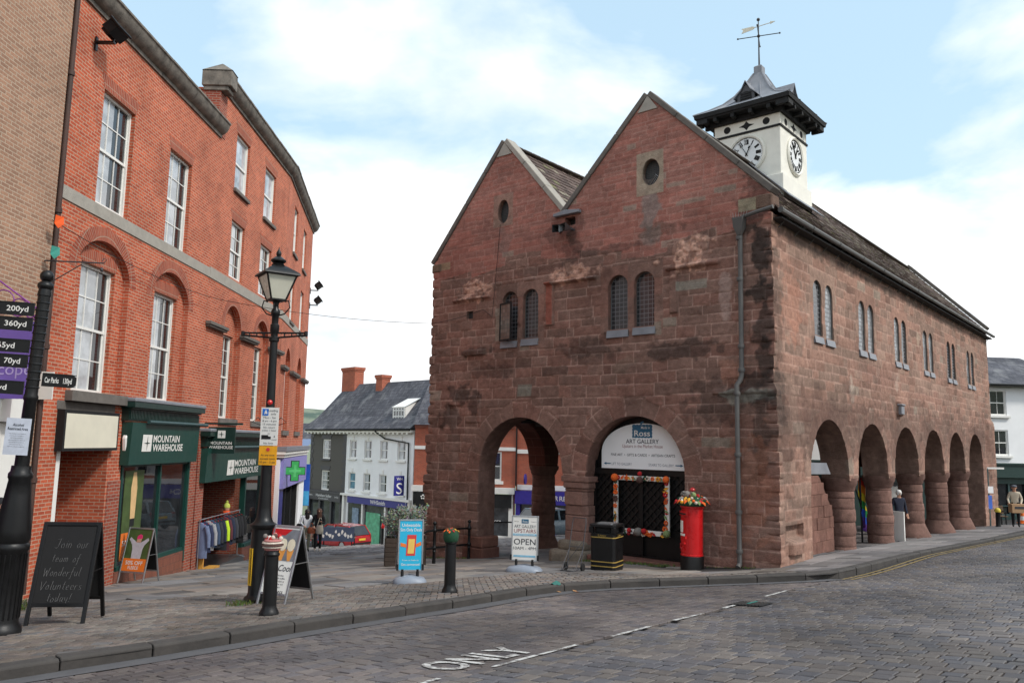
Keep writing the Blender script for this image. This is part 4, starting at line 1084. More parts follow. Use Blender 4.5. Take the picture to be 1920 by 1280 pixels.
def clock(F):
    zc = 10.92; r = .56
    mb = MB(); mb.M = Matrix.Translation((0, 0, zc)) @ Matrix.Rotation(R(90), 4, 'X')
    mb.lathe([(r + .10, -.02), (r + .10, .05), (r + .05, .09), (r, .06), (r, .02)], 48, cap=False)
    ring = mb.build('clock', M_cream, tower, F, smooth=40)
    mb = MB(); mb.M = Matrix.Translation((0, 0, zc)) @ Matrix.Rotation(R(90), 4, 'X'); mb.lathe([(r + .01, .0), (r + .01, .03)], 48)
    mb.build('dial', M_dial, tower, F, smooth=40)
    mb = MB()
    def pol(rad, deg): return (rad * math.sin(R(deg)), zc + rad * math.cos(R(deg)))
    for k in range(60):
        a, c_ = pol(r - .035, k * 6), pol(r - .008, k * 6); mb.bar((a[0], -.034, a[1]), (c_[0], -.034, c_[1]), .034 if k % 5 else .055, .006)
    for k in range(48):
        for rr in (r - .004,):
            a, c_ = pol(rr, k * 7.5), pol(rr, k * 7.5 + 7.5); mb.bar((a[0], -.034, a[1]), (c_[0], -.034, c_[1]), .012, .006)
    roman = ['XII', 'I', 'II', 'III', 'IIII', 'V', 'VI', 'VII', 'VIII', 'IX', 'X', 'XI']
    for h, t in enumerate(roman):
        deg = h * 30; M0 = Matrix.Translation((0, -.034, zc)) @ Matrix.Rotation(R(deg), 4, 'Y') @ Matrix.Translation((0, 0, r - .15))
        wd = {'I': .038, 'V': .085, 'X': .085}; tot = sum(wd[c] for c in t); x = -tot / 2; mb.M = M0
        for c in t:
            w = wd[c]; hh = .085
            if c == 'I': mb.bar((x + w / 2, 0, -hh), (x + w / 2, 0, hh), .034, .006)
            elif c == 'V': mb.bar((x + .012, 0, hh), (x + w / 2, 0, -hh), .042, .006); mb.bar((x + w - .012, 0, hh), (x + w / 2, 0, -hh), .022, .007)
            else: mb.bar((x + .012, 0, hh), (x + w - .012, 0, -hh), .042, .006); mb.bar((x + w - .012, 0, hh), (x + .012, 0, -hh), .022, .007)
            x += w
        for s in (-1, 1): mb.bar((-tot / 2, 0, s * .074), (tot / 2, 0, s * .074), .012, .006)
        mb.M = Matrix()
    mb.build('numerals', M_blackm, tower, F)
    mb = MB()
    for deg, L, w in ((330, .44, .055), (27.5, .31, .07)):
        a, c_ = pol(-.08, deg), pol(L, deg); m = pol(L * .72, deg); mb.bar((a[0], -.045, a[1]), (c_[0], -.045, c_[1]), w * .7, .008)
        mb.bar((pol(L * .6, deg)[0], -.046, pol(L * .6, deg)[1]), (pol(L * .86, deg)[0], -.046, pol(L * .86, deg)[1]), w * 2.2 if L < .4 else w * 1.3, .008)
    mb.M = Matrix.Translation((0, -.03, zc)) @ Matrix.Rotation(R(90), 4, 'X'); mb.lathe([(.03, 0), (.03, .03)], 12)
    mb.build('hands', M_blackm, tower, F)
    mb = MB()
    for x in (-.68, .68):
        mb.M = Matrix.Translation((x, 0, 11.91)) @ Matrix.Rotation(R(90), 4, 'X'); mb.lathe([(.12, -.01), (.12, .004)], 24)
    mb.M = Matrix()
    p = []
    for k in range(4):
        q0 = k * 90; tip = (.27 if k % 2 == 0 else .16)
        a = (tip * math.cos(R(q0)), tip * math.sin(R(q0))); p.append(a); tip2 = (.16 if k % 2 == 0 else .27); c_ = (tip2 * math.cos(R(q0 + 90)), tip2 * math.sin(R(q0 + 90)))
        for t in (.3, .5, .7): p.append(((a[0] * (1 - t) + c_[0] * t) * (1 - .32 * math.sin(math.pi * t)), (a[1] * (1 - t) + c_[1] * t) * (1 - .32 * math.sin(math.pi * t))))
    mb.prism([(x, 11.91 + z) for x, z in p], -.005, .0)
    mb.build('vent_cutouts', M_blackm, tower, F)
    mb = MB()
    for x in (-1.05, 1.05): pass
for F in (TFR, TSD, TBK): clock(F)
# eaves: boarded black soffit with brackets, lead roof with a bell-cast, louvred dormers
ov = .50; mb = MB()
E0, E1, E2, E3 = TX0 - ov, TX1 + ov, TY0 - ov, TY1 + ov
def ringband(mb, i, z0, o, z1):
    A = [(TX0 - i, TY0 - i, z0), (TX1 + i, TY0 - i, z0), (TX1 + i, TY1 + i, z0), (TX0 - i, TY1 + i, z0)]
    B = [(TX0 - o, TY0 - o, z1), (TX1 + o, TY0 - o, z1), (TX1 + o, TY1 + o, z1), (TX0 - o, TY1 + o, z1)]
    mb._add(A + B, [(k, (k + 1) % 4, 4 + (k + 1) % 4, 4 + k) for k in range(4)])
ringband(mb, .0, 12.10, .10, 12.10); ringband(mb, .10, 12.10, .12, 12.30); ringband(mb, .12, 12.30, ov - .06, 12.30); ringband(mb, ov - .06, 12.30, ov - .04, 12.36); ringband(mb, ov - .04, 12.36, ov, 12.36); ringband(mb, ov, 12.36, ov + .02, 12.50)
n = 6
for k in range(n):
    for (ax, lo, hi) in (('x', TY0 - ov + .1, TY1 + ov - .1), ('y', TX0 - ov + .1, TX1 + ov - .1)):
        t = lo + (hi - lo) * k / (n - 1)
        if ax == 'x':
            mb.box(E0 + .07, TX0 - .05, t - .06, t + .06, 12.17, 12.32); mb.box(TX1 + .05, E1 - .07, t - .06, t + .06, 12.17, 12.32)
        else:
            mb.box(t - .06, t + .06, E2 + .07, TY0 - .05, 12.17, 12.32); mb.box(t - .06, t + .06, TY1 + .05, E3 - .07, 12.17, 12.32)
mb.build('eaves', M_blackm, tower, FS)
mb = MB(); prof = [(1.0, 12.50), (.78, 12.70), (.56, 12.95), (.38, 13.28), (.22, 13.72), (.10, 14.12), (.085, 14.16)]
hw, hd = (E1 - E0) / 2 + .03, (E3 - E2) / 2 + .03; vs = []
for s, z in prof: vs += [(tcx - hw * s, tcy - hd * s, z), (tcx + hw * s, tcy - hd * s, z), (tcx + hw * s, tcy + hd * s, z), (tcx - hw * s, tcy + hd * s, z)]
mb._add(vs, [(j * 4 + k, j * 4 + (k + 1) % 4, j * 4 + 4 + (k + 1) % 4, j * 4 + 4 + k) for j in range(len(prof) - 1) for k in range(4)])
for k in range(4): mb.tube([vs[j * 4 + k] for j in range(len(prof))], .035, 6)
for (fx, fy) in ((-.45, -1), (.45, -1), (-1, -.45), (-1, .45)):
    mb.tube([(tcx + hw * s * (fx if abs(fx) < 1 else -1), tcy + hd * s * (fy if abs(fy) < 1 else -1), z + .01) for s, z in prof[:5]], .02, 5)
mb.build('lead_roof', M_lead, tower, FS, smooth=30)
mb = MB(); mb.lathe([(.20, 14.12), (.20, 14.40), (.16, 14.44), (.05, 14.48)], 4, tcx, tcy, ph=R(45)); mb.build('roof_cap', M_lead, tower, FS)
def dormer(F, base):
    """small louvred dormer; F looks out along -y, base = distance of its face from the tower axis"""
    D = F; w = .30
    mb = MB(); y = base
    gp = [(-w, 12.62), (w, 12.62), (w, 12.98), (.0, 13.36), (-w, 12.98)]
    mb.prism(gp, y, y + .75)
    o = mb.build('dormer', M_iron if 0 else M_dkgrey, tower, D)
    mb = MB(); cp = [(-w - .12, 12.92), (-.16, 13.16), (0, 13.46), (.16, 13.16), (w + .12, 12.92)]
    for (a, b) in zip(cp, cp[1:]): mb._add([(a[0], y - .06, a[1]), (b[0], y - .06, b[1]), (b[0], y + .95, b[1]), (a[0], y + .95, a[1]), (a[0], y - .06, a[1] + .035), (b[0], y - .06, b[1] + .035), (b[0], y + .95, b[1] + .035), (a[0], y + .95, a[1] + .035)],
                                                  [(3, 2, 1, 0), (4, 5, 6, 7), (0, 1, 5, 4), (2, 3, 7, 6), (1, 2, 6, 5), (0, 4, 7, 3)])
    mb.build('dormer_roof', M_lead, tower, D)
    mb = MB(); mb._add([(x, y - .012, z) for x, z in archpoly(-.2, .2, 12.66, 12.92, 13.12, 8)], [tuple(range(11))])
    for k in range(5): mb._add([(-.19, y - .03, 12.69 + k * .085), (.19, y - .03, 12.69 + k * .085), (.19, y - .004, 12.75 + k * .085), (-.19, y - .004, 12.75 + k * .085)], [(0, 1, 2, 3)])
    mb.build('louvre', M_blackm, tower, D)
AX = lambda deg: FS @ Matrix.Translation((tcx, tcy, 0)) @ Matrix.Rotation(R(deg), 4, 'Z')
for deg in (-90, 0, 90, 180): dormer(AX(deg), -1.16)
mb = MB(); V = Matrix.Translation((tcx, tcy, 0))
mb.M = V
mb.tube([(0, 0, 14.4), (0, 0, 14.9), (0, 0, 16.12)], [.035, .028, .018], 8); mb.ball((0, 0, 16.17), .06); mb.ball((0, 0, 15.56), .06)
for a in (20, 110):
    c, s = math.cos(R(a)), math.sin(R(a)); L = .78 if a == 20 else .7
    mb.tube([(-L * c, -L * s, 15.56), (L * c, L * s, 15.56)], .016, 6)
    for t in (-1, 1): mb.ball((t * L * c, t * L * s, 15.56), .035, 6, 5)
vane = mb.build('weather_vane', M_dkgrey, tower, FS, smooth=40)
mb = MB(); mb.M = V @ Matrix.Translation((0, 0, 15.92)) @ Matrix.Rotation(R(-88), 4, 'Z')
mb.tube([(-.3, 0, 0), (.5, 0, 0)], .014, 6); mb.prism([(-.62, .09), (-.2, .06), (-.12, 0), (-.2, -.06), (-.62, -.09), (-.55, 0)], -.008, .008); mb.prism([(.42, .05), (.6, 0), (.42, -.05)], -.008, .008)
mb.build('arrow', M_pcream, tower, FS)
# horn loudspeakers under the valley
o = None
for i, (x, rz) in enumerate(((-6.02, 24), (-5.73, -18))):
    t = thing('loudspeaker', FF @ Matrix.Translation((x, -.24, 7.26)) @ Matrix.Rotation(R(rz), 4, 'Z'), 'grey horn loudspeaker under the valley between the gables, ' + ('turned towards the tall red shops' if i == 0 else 'turned towards the drainpipe'), 'loudspeaker', 'loudspeakers under the valley')
    mb = MB(); mb._add([(-.15, -.18, -.10), (.15, -.18, -.10), (.15, -.18, .12), (-.15, -.18, .12), (-.05, .10, -.03), (.05, .10, -.03), (.05, .10, .05), (-.05, .10, .05)], [(0, 1, 5, 4), (1, 2, 6, 5), (2, 3, 7, 6), (3, 0, 4, 7), (4, 5, 6, 7)])
    mb.build('horn', M_steel, t); mb = MB(); mb.lathe([(.06, -.02), (.06, .04)], 10, 0, .13); mb.box(-.02, .02, .1, .26, -.02, .03); mb.build('driver', M_dkgrey, t)

# ------------------------------------------------------------------ left-hand terrace of shops
def sash(parent, F, a, b, c, d, y, cols=3, rows=2, gl=None, fr=.06, sill=None, mat=None, silldep=.1, rail=.5, name='window'):
    """vertical sliding sash in the opening a-b, c-d at depth y"""
    m = mat or M_white; mb = MB(); zm = c + (d - c) * rail
    mb.box(a, a + fr, y - .02, y + .08, c, d); mb.box(b - fr, b, y - .02, y + .08, c, d); mb.box(a + fr, b - fr, y - .02, y + .08, d - fr, d); mb.box(a + fr, b - fr, y - .03, y + .08, c, c + fr * 1.3)
    mb.box(a + fr, b - fr, y + .005, y + .06, zm - .03, zm + .03)
    i0, i1 = a + fr, b - fr
    for k in (0, 1):
        lo, hi = (c + fr * 1.3, zm - .03) if k == 0 else (zm + .03, d - fr); yy = y + (.015 if k else .03)
        mb.box(i0, i0 + .035, yy, yy + .04, lo, hi); mb.box(i1 - .035, i1, yy, yy + .04, lo, hi)
        for j in range(1, cols): x = i0 + (i1 - i0) * j / cols; mb.box(x - .012, x + .012, yy, yy + .035, lo, hi)
        for j in range(1, rows): z = lo + (hi - lo) * j / rows; mb.box(i0 + .035, i1 - .035, yy + .002, yy + .033, z - .012, z + .012)
    o = mb.build(name, m, parent, F)
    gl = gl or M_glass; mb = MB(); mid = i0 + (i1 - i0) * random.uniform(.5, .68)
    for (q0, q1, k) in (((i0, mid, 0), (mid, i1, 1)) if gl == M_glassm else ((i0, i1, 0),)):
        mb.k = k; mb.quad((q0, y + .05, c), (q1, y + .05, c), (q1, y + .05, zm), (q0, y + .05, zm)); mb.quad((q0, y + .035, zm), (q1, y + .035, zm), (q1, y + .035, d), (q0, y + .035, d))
    mb.build('pane', [M_glassb, M_glass] if gl == M_glassm else gl, o, F)  # pale side: blind plus painted sky reflection; other side left dark
    if sill:
        mb = MB(); mb.box(a - sill[0], b + sill[0], -silldep, y + .02, c - sill[1], c - .002); mb.build('sill', sill[2], o, F, bevel=.008)
    return o
L1 = frame(-8.9, 20, 0, .5); L2 = frame(-8.874, 22.944, 0, -.9); L3 = frame(-9.0, 30.96, 0, -8.0)
shopA = thing('red_brick_shop', L1, 'lower two-bay red brick building with arched recesses above the dark green outdoor shop front', 'building')
g1 = lambda u, v=0: float(gz(*(L1 @ Vector((u, v, 0))).xy)); g2 = lambda u, v=0: float(gz(*(L2 @ Vector((u, v, 0))).xy)); g3 = lambda u, v=0: float(gz(*(L3 @ Vector((u, v, 0))).xy))
recA, recB = archpoly(-3.93, -1.70, 2.16, 4.72, 5.50, 18), archpoly(-.53, 1.67, 2.16, 4.74, 5.54, 18)
mb = MB()
wall(mb, rect(-5.0, 2.94, -3.2, 10.26), [rect(-3.46, -2.04, 6.23, 8.76), rect(-.12, 1.26, 6.2, 8.70), recA, recB, rect(-4.05, -2.05, -3.1, 1.72), rect(-1.42, 2.44, -3.1, 2.10)], 0, [.12, .12, .15, .15, 1.3, .32])
wall(mb, recA, [rect(-3.5, -2.09, 2.2, 4.95)], .15, .11); wall(mb, recB, [rect(-.09, 1.24, 2.2, 4.95)], .15, .11)
mb.quad((-4.05, 1.3, -3.1), (-2.05, 1.3, -3.1), (-2.05, 1.3, 1.72), (-4.05, 1.3, 1.72))
mb.box(-5.0, 2.94, .5, 6.0, 9.9, 10.2)
mb.quad((-5.0, 0, -3.2), (-5.0, 6, -3.2), (-5.0, 6, 10.2), (-5.0, 0, 10.2)); mb.quad((2.94, 0, -3.2), (2.94, 6, -3.2), (2.94, 6, 10.2), (2.94, 0, 10.2))
mb.build('brick_wall', M_brickL, shopA)
# brick voussoirs over recesses and windows, slightly proud
M_vous = brick('voussoir_brick', srgb(164, 84, 62), srgb(142, 66, 50), srgb(166, 140, 122), w=.075, h=.24, ms=.008, offset=0., var=.35, bump=.3)
def archring(mb, x0, x1, zs, zt, t=.30, y=-.006):
    c = (x0 + x1) / 2; rx = (x1 - x0) / 2; a = arc(c, zs, rx, zt - zs, 0, 180, 24); b = arc(c, zs, rx + t, zt - zs + t, 0, 180, 24); n = len(a)
    mb._add([(x, y, z) for x, z in a] + [(x, y, z) for x, z in b], [(i, n + i, n + i + 1, i + 1) for i in range(n - 1)])
    mb._add([(x, y, z) for x, z in b] + [(x, 0.01, z) for x, z in b], [(i, n + i, n + i + 1, i + 1) for i in range(n - 1)])
def flatarch(mb, a, b, z, h=.30, y=-.005): mb.prism([(a - .02, z), (b + .02, z), (b + .14, z + h), (a - .14, z + h)], y, y + .03)
mb = MB(); archring(mb, -3.93, -1.70, 4.72, 5.50); archring(mb, -.53, 1.67, 4.74, 5.54); flatarch(mb, -3.46, -2.04, 8.77); flatarch(mb, -.12, 1.26, 8.71)
flatarch(mb, -3.5, -2.09, 4.96, y=.144); flatarch(mb, -.09, 1.24, 4.96, y=.144)
obs = mb.parts('brick_arch', M_vous, shopA)
def reuv_arch(ob, arches):   # radial bricks in the rings
    me = ob.data; uv = me.uv_layers[0].data
    for p in me.polygons:
        for li in p.loop_indices:
            co = me.vertices[me.loops[li].vertex_index].co
            for (c, zs, x0, x1) in arches:
                if x0 - .32 < co.x < x1 + .32 and zs - .02 <= co.z < zs + 1.3 and p.center.z < zs + 1.25 and p.center.y < .01 and p.center.z > zs - .05 and abs(p.center.x - c) < (x1 - x0) / 2 + .4 and co.z < 6:
                    a = math.atan2(co.z - zs, co.x - c); uv[li].uv = (a * 1.2, math.hypot(co.x - c, co.z - zs) * .8)
for ob in obs: reuv_arch(ob, [(-2.815, 4.72, -3.93, -1.70), (.57, 4.74, -.53, 1.67)])
mb = MB(); mb.box(-5.0, 2.94, -.025, .02, 5.94, 6.22); mb.build('stone_band', M_band, shopA, bevel=.006)
def cornice(mb, a, b, z, y1=.35, n=10):
    """rounded stone gutter cornice over a thin flat course"""
    pr = [(-.05, z), (-.05, z + .09), (-.13, z + .12), (-.20, z + .19), (-.25, z + .28), (-.28, z + .38), (-.31, z + .40), (-.31, z + .45), (-.2, z + .48), (y1, z + .50), (y1, z)]
    L = b - a
    for i in range(n):
        x0, x1 = a + L * i / n, a + L * (i + 1) / n - .006; j = random.uniform(-.006, .006); k = len(pr)
        mb._add([(x0, p + j, q) for p, q in pr] + [(x1, p + j, q) for p, q in pr], [(q, (q + 1) % k, k + (q + 1) % k, k + q) for q in range(k)] + [tuple(range(k - 1, -1, -1)), tuple(range(k, 2 * k))])
mb = MB(); cornice(mb, -5.05, 3.10, 10.22); mb.build('cornice', M_cornice, shopA, smooth=35)
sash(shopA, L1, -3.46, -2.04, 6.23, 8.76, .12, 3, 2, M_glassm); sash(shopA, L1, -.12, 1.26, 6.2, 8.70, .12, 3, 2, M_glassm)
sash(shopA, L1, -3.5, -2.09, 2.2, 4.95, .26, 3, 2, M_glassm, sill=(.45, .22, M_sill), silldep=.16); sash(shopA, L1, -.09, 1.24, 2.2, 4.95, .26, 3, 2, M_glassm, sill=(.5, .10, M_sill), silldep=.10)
# passage with white frame and a blank white sign above
mb = MB(); g = g1(-3, 0); mb.box(-4.04, -3.88, .02, .14, g, 1.0); mb.build('door_frame', M_white, shopA)
mb = MB(); mb.box(-4.2, -1.9, -.01, .16, 1.80, 1.98); mb.build('stone_lintel', M_sill, shopA, bevel=.01)
t = tag(MB().box(-4.16, -1.98, -.16, .0, .98, 1.80).build('sign_box', M_blackm, None, L1), 'blank cream sign box in a black frame over the brick passage', 'sign')
mb = MB(); mb.quad((-4.10, -.164, 1.04), (-2.04, -.164, 1.04), (-2.04, -.164, 1.73), (-4.10, -.164, 1.73)); mb.build('blank_panel', M_pcream, t, L1)
# green shop fronts
def outdoor_front(parent, F, a, b, gf, zc, glass_to, door=None, wl=None, sx=1.):
    g0 = gf((a + b) / 2)
    mb = MB(); mb.box(a, b, -.26, .05, zc, zc + .04); mb.box(a - .05, b + .05, -.34, .05, zc + .04, zc + .16); mb.box(a + .04, b - .04, -.18, .05, zc - .26, zc)
    n = int((b - a) / .075)
    for k in range(n): mb.box(a + .06 + k * .075, a + .10 + k * .075, -.215, -.17, zc - .23, zc - .02)
    sf = mb.build('shopfront', M_greend, parent, F)
    mb = MB(); mb.box(a - .06, b + .06, -.36, .02, zc + .165, zc + .26); mb.build('lead_flashing', M_lead, sf, F, bevel=.02)
    zf = zc - .30
    mb = MB(); mb._add([(a + .08, -.26, zf), (b - .05, -.26, zf), (b - .05, -.22, zf - .98), (a + .08, -.22, zf - .98), (a + .08, -.02, zf), (b - .05, -.02, zf), (b - .05, -.02, zf - .98), (a + .08, -.02, zf - .98)],
                            [(3, 2, 1, 0), (4, 5, 6, 7), (0, 1, 5, 4), (3, 7, 6, 2), (0, 4, 7, 3), (1, 2, 6, 5)])
    mb.build('fascia', M_green, sf, F)
    mb = MB(); mb.tube([(a + .7, -.34, zf + .02), (b + .25, -.34, zf + .02)], .045, 8); mb.build('awning_roller', M_teal, sf, F, smooth=40)
    # lettering on the sloping fascia
    ang = math.atan2(.04, .98); Fl = F @ Matrix.Translation((0, -.262, zf)) @ Matrix.Rotation(ang, 4, 'X')
    return sf, zf, Fl
def mw_letters(parent, Fl, x, z, lw, tw, h):
    """two lines of white capitals beside a white tile with a compass star"""
    mb = MB(); mb.box(x, x + lw, -.012, -.003, z, z + h); o = mb.build('logo_tile', M_white, parent, Fl, bevel=.02)
    cx, cz = x + lw / 2, z + h / 2
    p = [((lw * .36 if k % 4 == 0 else h * .42 if k % 4 == 2 else .025) * math.cos(R(45 * k)), (lw * .36 if k % 4 == 0 else h * .42 if k % 4 == 2 else .025) * math.sin(R(45 * k))) for k in range(8)]
    mb = MB(); mb.prism([(cx + a_, cz + b_) for a_, b_ in p], -.016, -.0125); mb.build('star', M_greend, o, Fl)
    lettering('lettering', [('MOUNTAIN', x + lw + .08 + tw * .43, z + h * .56, h * .42, tw * .86, 0, .02), ('WAREHOUSE', x + lw + .08 + tw * .5, z + h * .02, h * .42, tw, 0, .02)], M_white, parent, Fl, .006)
sfA, zfA, FlA = outdoor_front(shopA, L1, -1.62, 2.42, g1, 1.92, 2.4)
mw_letters(sfA, FlA, -.98, -.68, .48, 1.75, .40)
g = g1(.6)
mb = MB()
for x in (-1.38, .62, 2.30): mb.box(x, x + .08, -.02, .10, g1(x) + .35, .64)
mb.box(-1.3, 2.3, -.02, .10, g + .42, g + .52); mb.box(-1.3, 2.3, -.01, .10, .58, .66); mb.box(2.34, 2.42, -.04, .02, g1(2.4) + .3, .64)
mb.build('window_frame', M_green, sfA, L1)
mb = MB(); mb.quad((-1.3, .05, g + .5), (2.32, .05, g + .5), (2.32, .05, .6), (-1.3, .05, .6)); mb.build('pane', M_shopglass, sfA, L1)
mb = MB(); mb.box(-1.40, 2.34, -.03, .12, g - .6, g + .42); mb.build('tiled_plinth', M_tile_wall, sfA, L1)
mb = MB(); mb.box(2.44, 2.94, -.03, .1, g1(2.7) - .3, 2.1); mb.box(-1.98, -1.42, -.02, .02, g1(-1.7) - .3, .3); mb.parts('brick_pier', M_brickD, shopA)
# second, taller building: two bays then a turned pair of bays
shopB = thing('tall_brick_building', L2, 'taller three-storey red brick building with stone-capped piers that bends away down the hill', 'building')
rA, rB = archpoly(1.52, 3.18, 1.86, 4.62, 5.48, 16), archpoly(4.70, 6.36, 1.86, 4.62, 5.48, 16)
mb = MB()
wall(mb, rect(0, 8.0, -4.2, 11.75), [rect(1.62, 2.96, 9.16, 11.0), rect(4.78, 6.14, 9.14, 11.0), rect(1.62, 2.92, 6.33, 8.16), rect(4.70, 6.06, 6.35, 8.17), rA, rB, rect(.30, 6.4, -4.1, 1.40)], 0, [.12] * 4 + [.2, .2, .3])
wall(mb, rA, [rect(1.72, 3.0, 1.9, 4.55)], .2, .1); wall(mb, rB, [rect(4.9, 6.2, 1.9, 4.55)], .2, .1)
mb.quad((0, 0, 5), (0, 5, 5), (0, 5, 11.75), (0, 0, 11.75)); mb.box(0, 8, .4, 5, 11.4, 11.7)
mb.build('brick_wall', M_brickL, shopB, L2)
mb = MB(); archring(mb, 1.52, 3.18, 4.62, 5.48, .26); archring(mb, 4.70, 6.36, 4.62, 5.48, .26)
for a, b, z in ((1.62, 2.96, 11.01), (4.78, 6.14, 11.01), (1.62, 2.92, 8.17), (4.70, 6.06, 8.18)): flatarch(mb, a, b, z)
for ob in mb.parts('brick_arch', M_vous, shopB, L2): reuv_arch(ob, [(2.35, 4.62, 1.52, 3.18), (5.53, 4.62, 4.70, 6.36)])
mb = MB(); mb.box(0, 8.0, -.025, .02, 5.94, 6.26); mb.build('stone_band', M_band, shopB, L2, bevel=.006)
mb = MB(); cornice(mb, -.05, 8.0, 11.70, n=9); mb.build('cornice', M_cornice, shopB, L2, smooth=35)
mb = MB(); mb.box(-.10, .5, -.02, .6, 10.3, 11.6); mb.build('end_pier', M_brickD, shopB, L2)
mb = MB(); mb.box(-.14, .34, -.24, .5, 11.60, 11.74); mb.box(-.18, .36, -.34, .55, 11.74, 12.22); mb._add([(-.2, -.36, 12.22), (.36, -.36, 12.22), (.36, .56, 12.22), (-.2, .56, 12.22), (.08, .05, 12.55)], [(0, 1, 4), (1, 2, 4), (2, 3, 4), (3, 0, 4)])
mb.build('pier_cap', M_cornice, shopB, L2, bevel=.02)
mb = MB()
for a, b in ((-.02, 1.50), (3.06, 4.72), (6.30, 8.02)): mb.box(a, b, -.13, .0, 4.50, 4.56); mb.box(a - .03, b + .03, -.17, .0, 4.56, 4.66)
mb.parts('impost_cap', M_sill, shopB, L2, bevel=.01)
for a, b, c, d, gl in ((1.62, 2.96, 9.16, 11.0, M_glassw), (4.78, 6.14, 9.14, 11.0, M_glassw)): sash(shopB, L2, a, b, c, d, .10, 1, 1, gl, sill=(.06, .12, M_sill), silldep=.09)
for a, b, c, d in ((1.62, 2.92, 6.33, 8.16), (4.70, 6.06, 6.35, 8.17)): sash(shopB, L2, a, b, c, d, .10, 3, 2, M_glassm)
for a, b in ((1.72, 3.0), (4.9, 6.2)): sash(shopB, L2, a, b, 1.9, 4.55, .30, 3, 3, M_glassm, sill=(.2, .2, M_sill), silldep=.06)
# turned bays
q = [archpoly(1.5, 3.0, 1.6, 4.2, 5.05, 14), archpoly(5.4, 6.9, 1.6, 4.2, 5.05, 14)]
mb = MB(); wall(mb, rect(0, 8.9, -5.6, 11.9), [rect(1.9, 3.1, 9.1, 11.1), rect(5.2, 6.4, 9.1, 11.0), rect(1.9, 3.0, 6.2, 8.2), rect(5.2, 6.4, 6.2, 8.1)] + q + [rect(.3, 8.4, -5.4, .4)], 0, [.12] * 4 + [.2, .2, .2])
for p_ in q: wall(mb, p_, [], .2)
mb.quad((8.9, 0, -5.6), (8.9, 8, -5.6), (8.9, 8, 11.9), (8.9, 0, 11.9)); mb.box(0, 8.9, .4, 6, 11.5, 11.85)
mb.build('brick_wall', M_brickL, shopB, L3)
mb = MB(); mb.box(0, 8.9, -.025, .02, 5.94, 6.24); mb.build('stone_band', M_band, shopB, L3)
mb = MB(); cornice(mb, -.02, 9.1, 11.72, n=9); mb.build('cornice', M_cornice, shopB, L3, smooth=35)
mb = MB()
for a, b in ((.2, 1.55), (2.95, 5.45), (6.85, 8.95)): mb.box(a, b, -.13, .0, 4.02, 4.08); mb.box(a - .03, b + .03, -.17, .0, 4.08, 4.18)
mb.parts('impost_cap', M_sill, shopB, L3)
for a, b, c, d in ((1.9, 3.1, 9.1, 11.1), (5.2, 6.4, 9.1, 11.0), (1.9, 3.0, 6.2, 8.2), (5.2, 6.4, 6.2, 8.1)): sash(shopB, L3, a, b, c, d, .10, 1, 1, M_glassw, sill=(.06, .12, M_sill), silldep=.08)
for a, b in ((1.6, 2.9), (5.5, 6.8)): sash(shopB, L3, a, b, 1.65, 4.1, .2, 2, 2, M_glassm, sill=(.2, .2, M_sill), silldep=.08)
# corner light hood and cable
# tan brick neighbour with purple and white shop front
shopC = thing('tan_brick_building', frame(-8.9, 15, 0, .5), 'plain tan brick building with a white and purple shop front', 'building')
LC = L1 @ Matrix.Translation((0, -.10, 0))
mb = MB(); wall(mb, rect(-13.0, -5.02, -2.5, 15.0), [rect(-12.5, -5.7, -2.4, 1.55)], 0, .3); mb.quad((-5.02, 0, -2.5), (-5.02, .5, -2.5), (-5.02, .5, 15), (-5.02, 0, 15)); mb.quad((-13, 0, 15), (-5.02, 0, 15), (-5.02, 6, 15), (-13, 6, 15))
mb.build('brick_wall', M_brickT, shopC, LC)
mb = MB(); mb.box(-5.16, -5.0, -.03, .12, 5.94, 6.22); mb.build('band_end', M_band, shopC, L1)
mb = MB(); mb.box(-12.8, -5.55, -.30, .05, 2.12, 2.24); mb.box(-12.8, -5.6, -.22, .05, 1.98, 2.12); mb.box(-12.8, -5.65, -.10, .05, 1.5, 1.98)
mb.box(-6.25, -5.62, -.08, .1, g1(-6) - .3, 1.5); mb.prism([(-6.2, 1.5), (-5.66, 1.5), (-5.66, 2.0), (-6.2, 2.0)], -.28, .05)
wf = mb.build('shopfront', M_white, shopC, LC, bevel=.01)
mb = MB(); mb.box(-12.4, -6.35, -.14, -.02, .86, 1.84); mb.build('fascia', M_purple, wf, LC)
mb = MB(); mb.box(-12.4, -6.3, -.02, .1, g1(-7) - .3, g1(-7) + .5); mb.box(-6.6, -6.3, -.02, .1, g1(-7) + .5, .8); mb.parts('white_panel', M_render_w, wf, LC)
mb = MB(); mb.quad((-12.4, .12, g1(-7) + .5), (-6.6, .12, g1(-7) + .5), (-6.6, .12, .86), (-12.4, .12, .86)); mb.build('pane', M_shopglass, wf, LC)
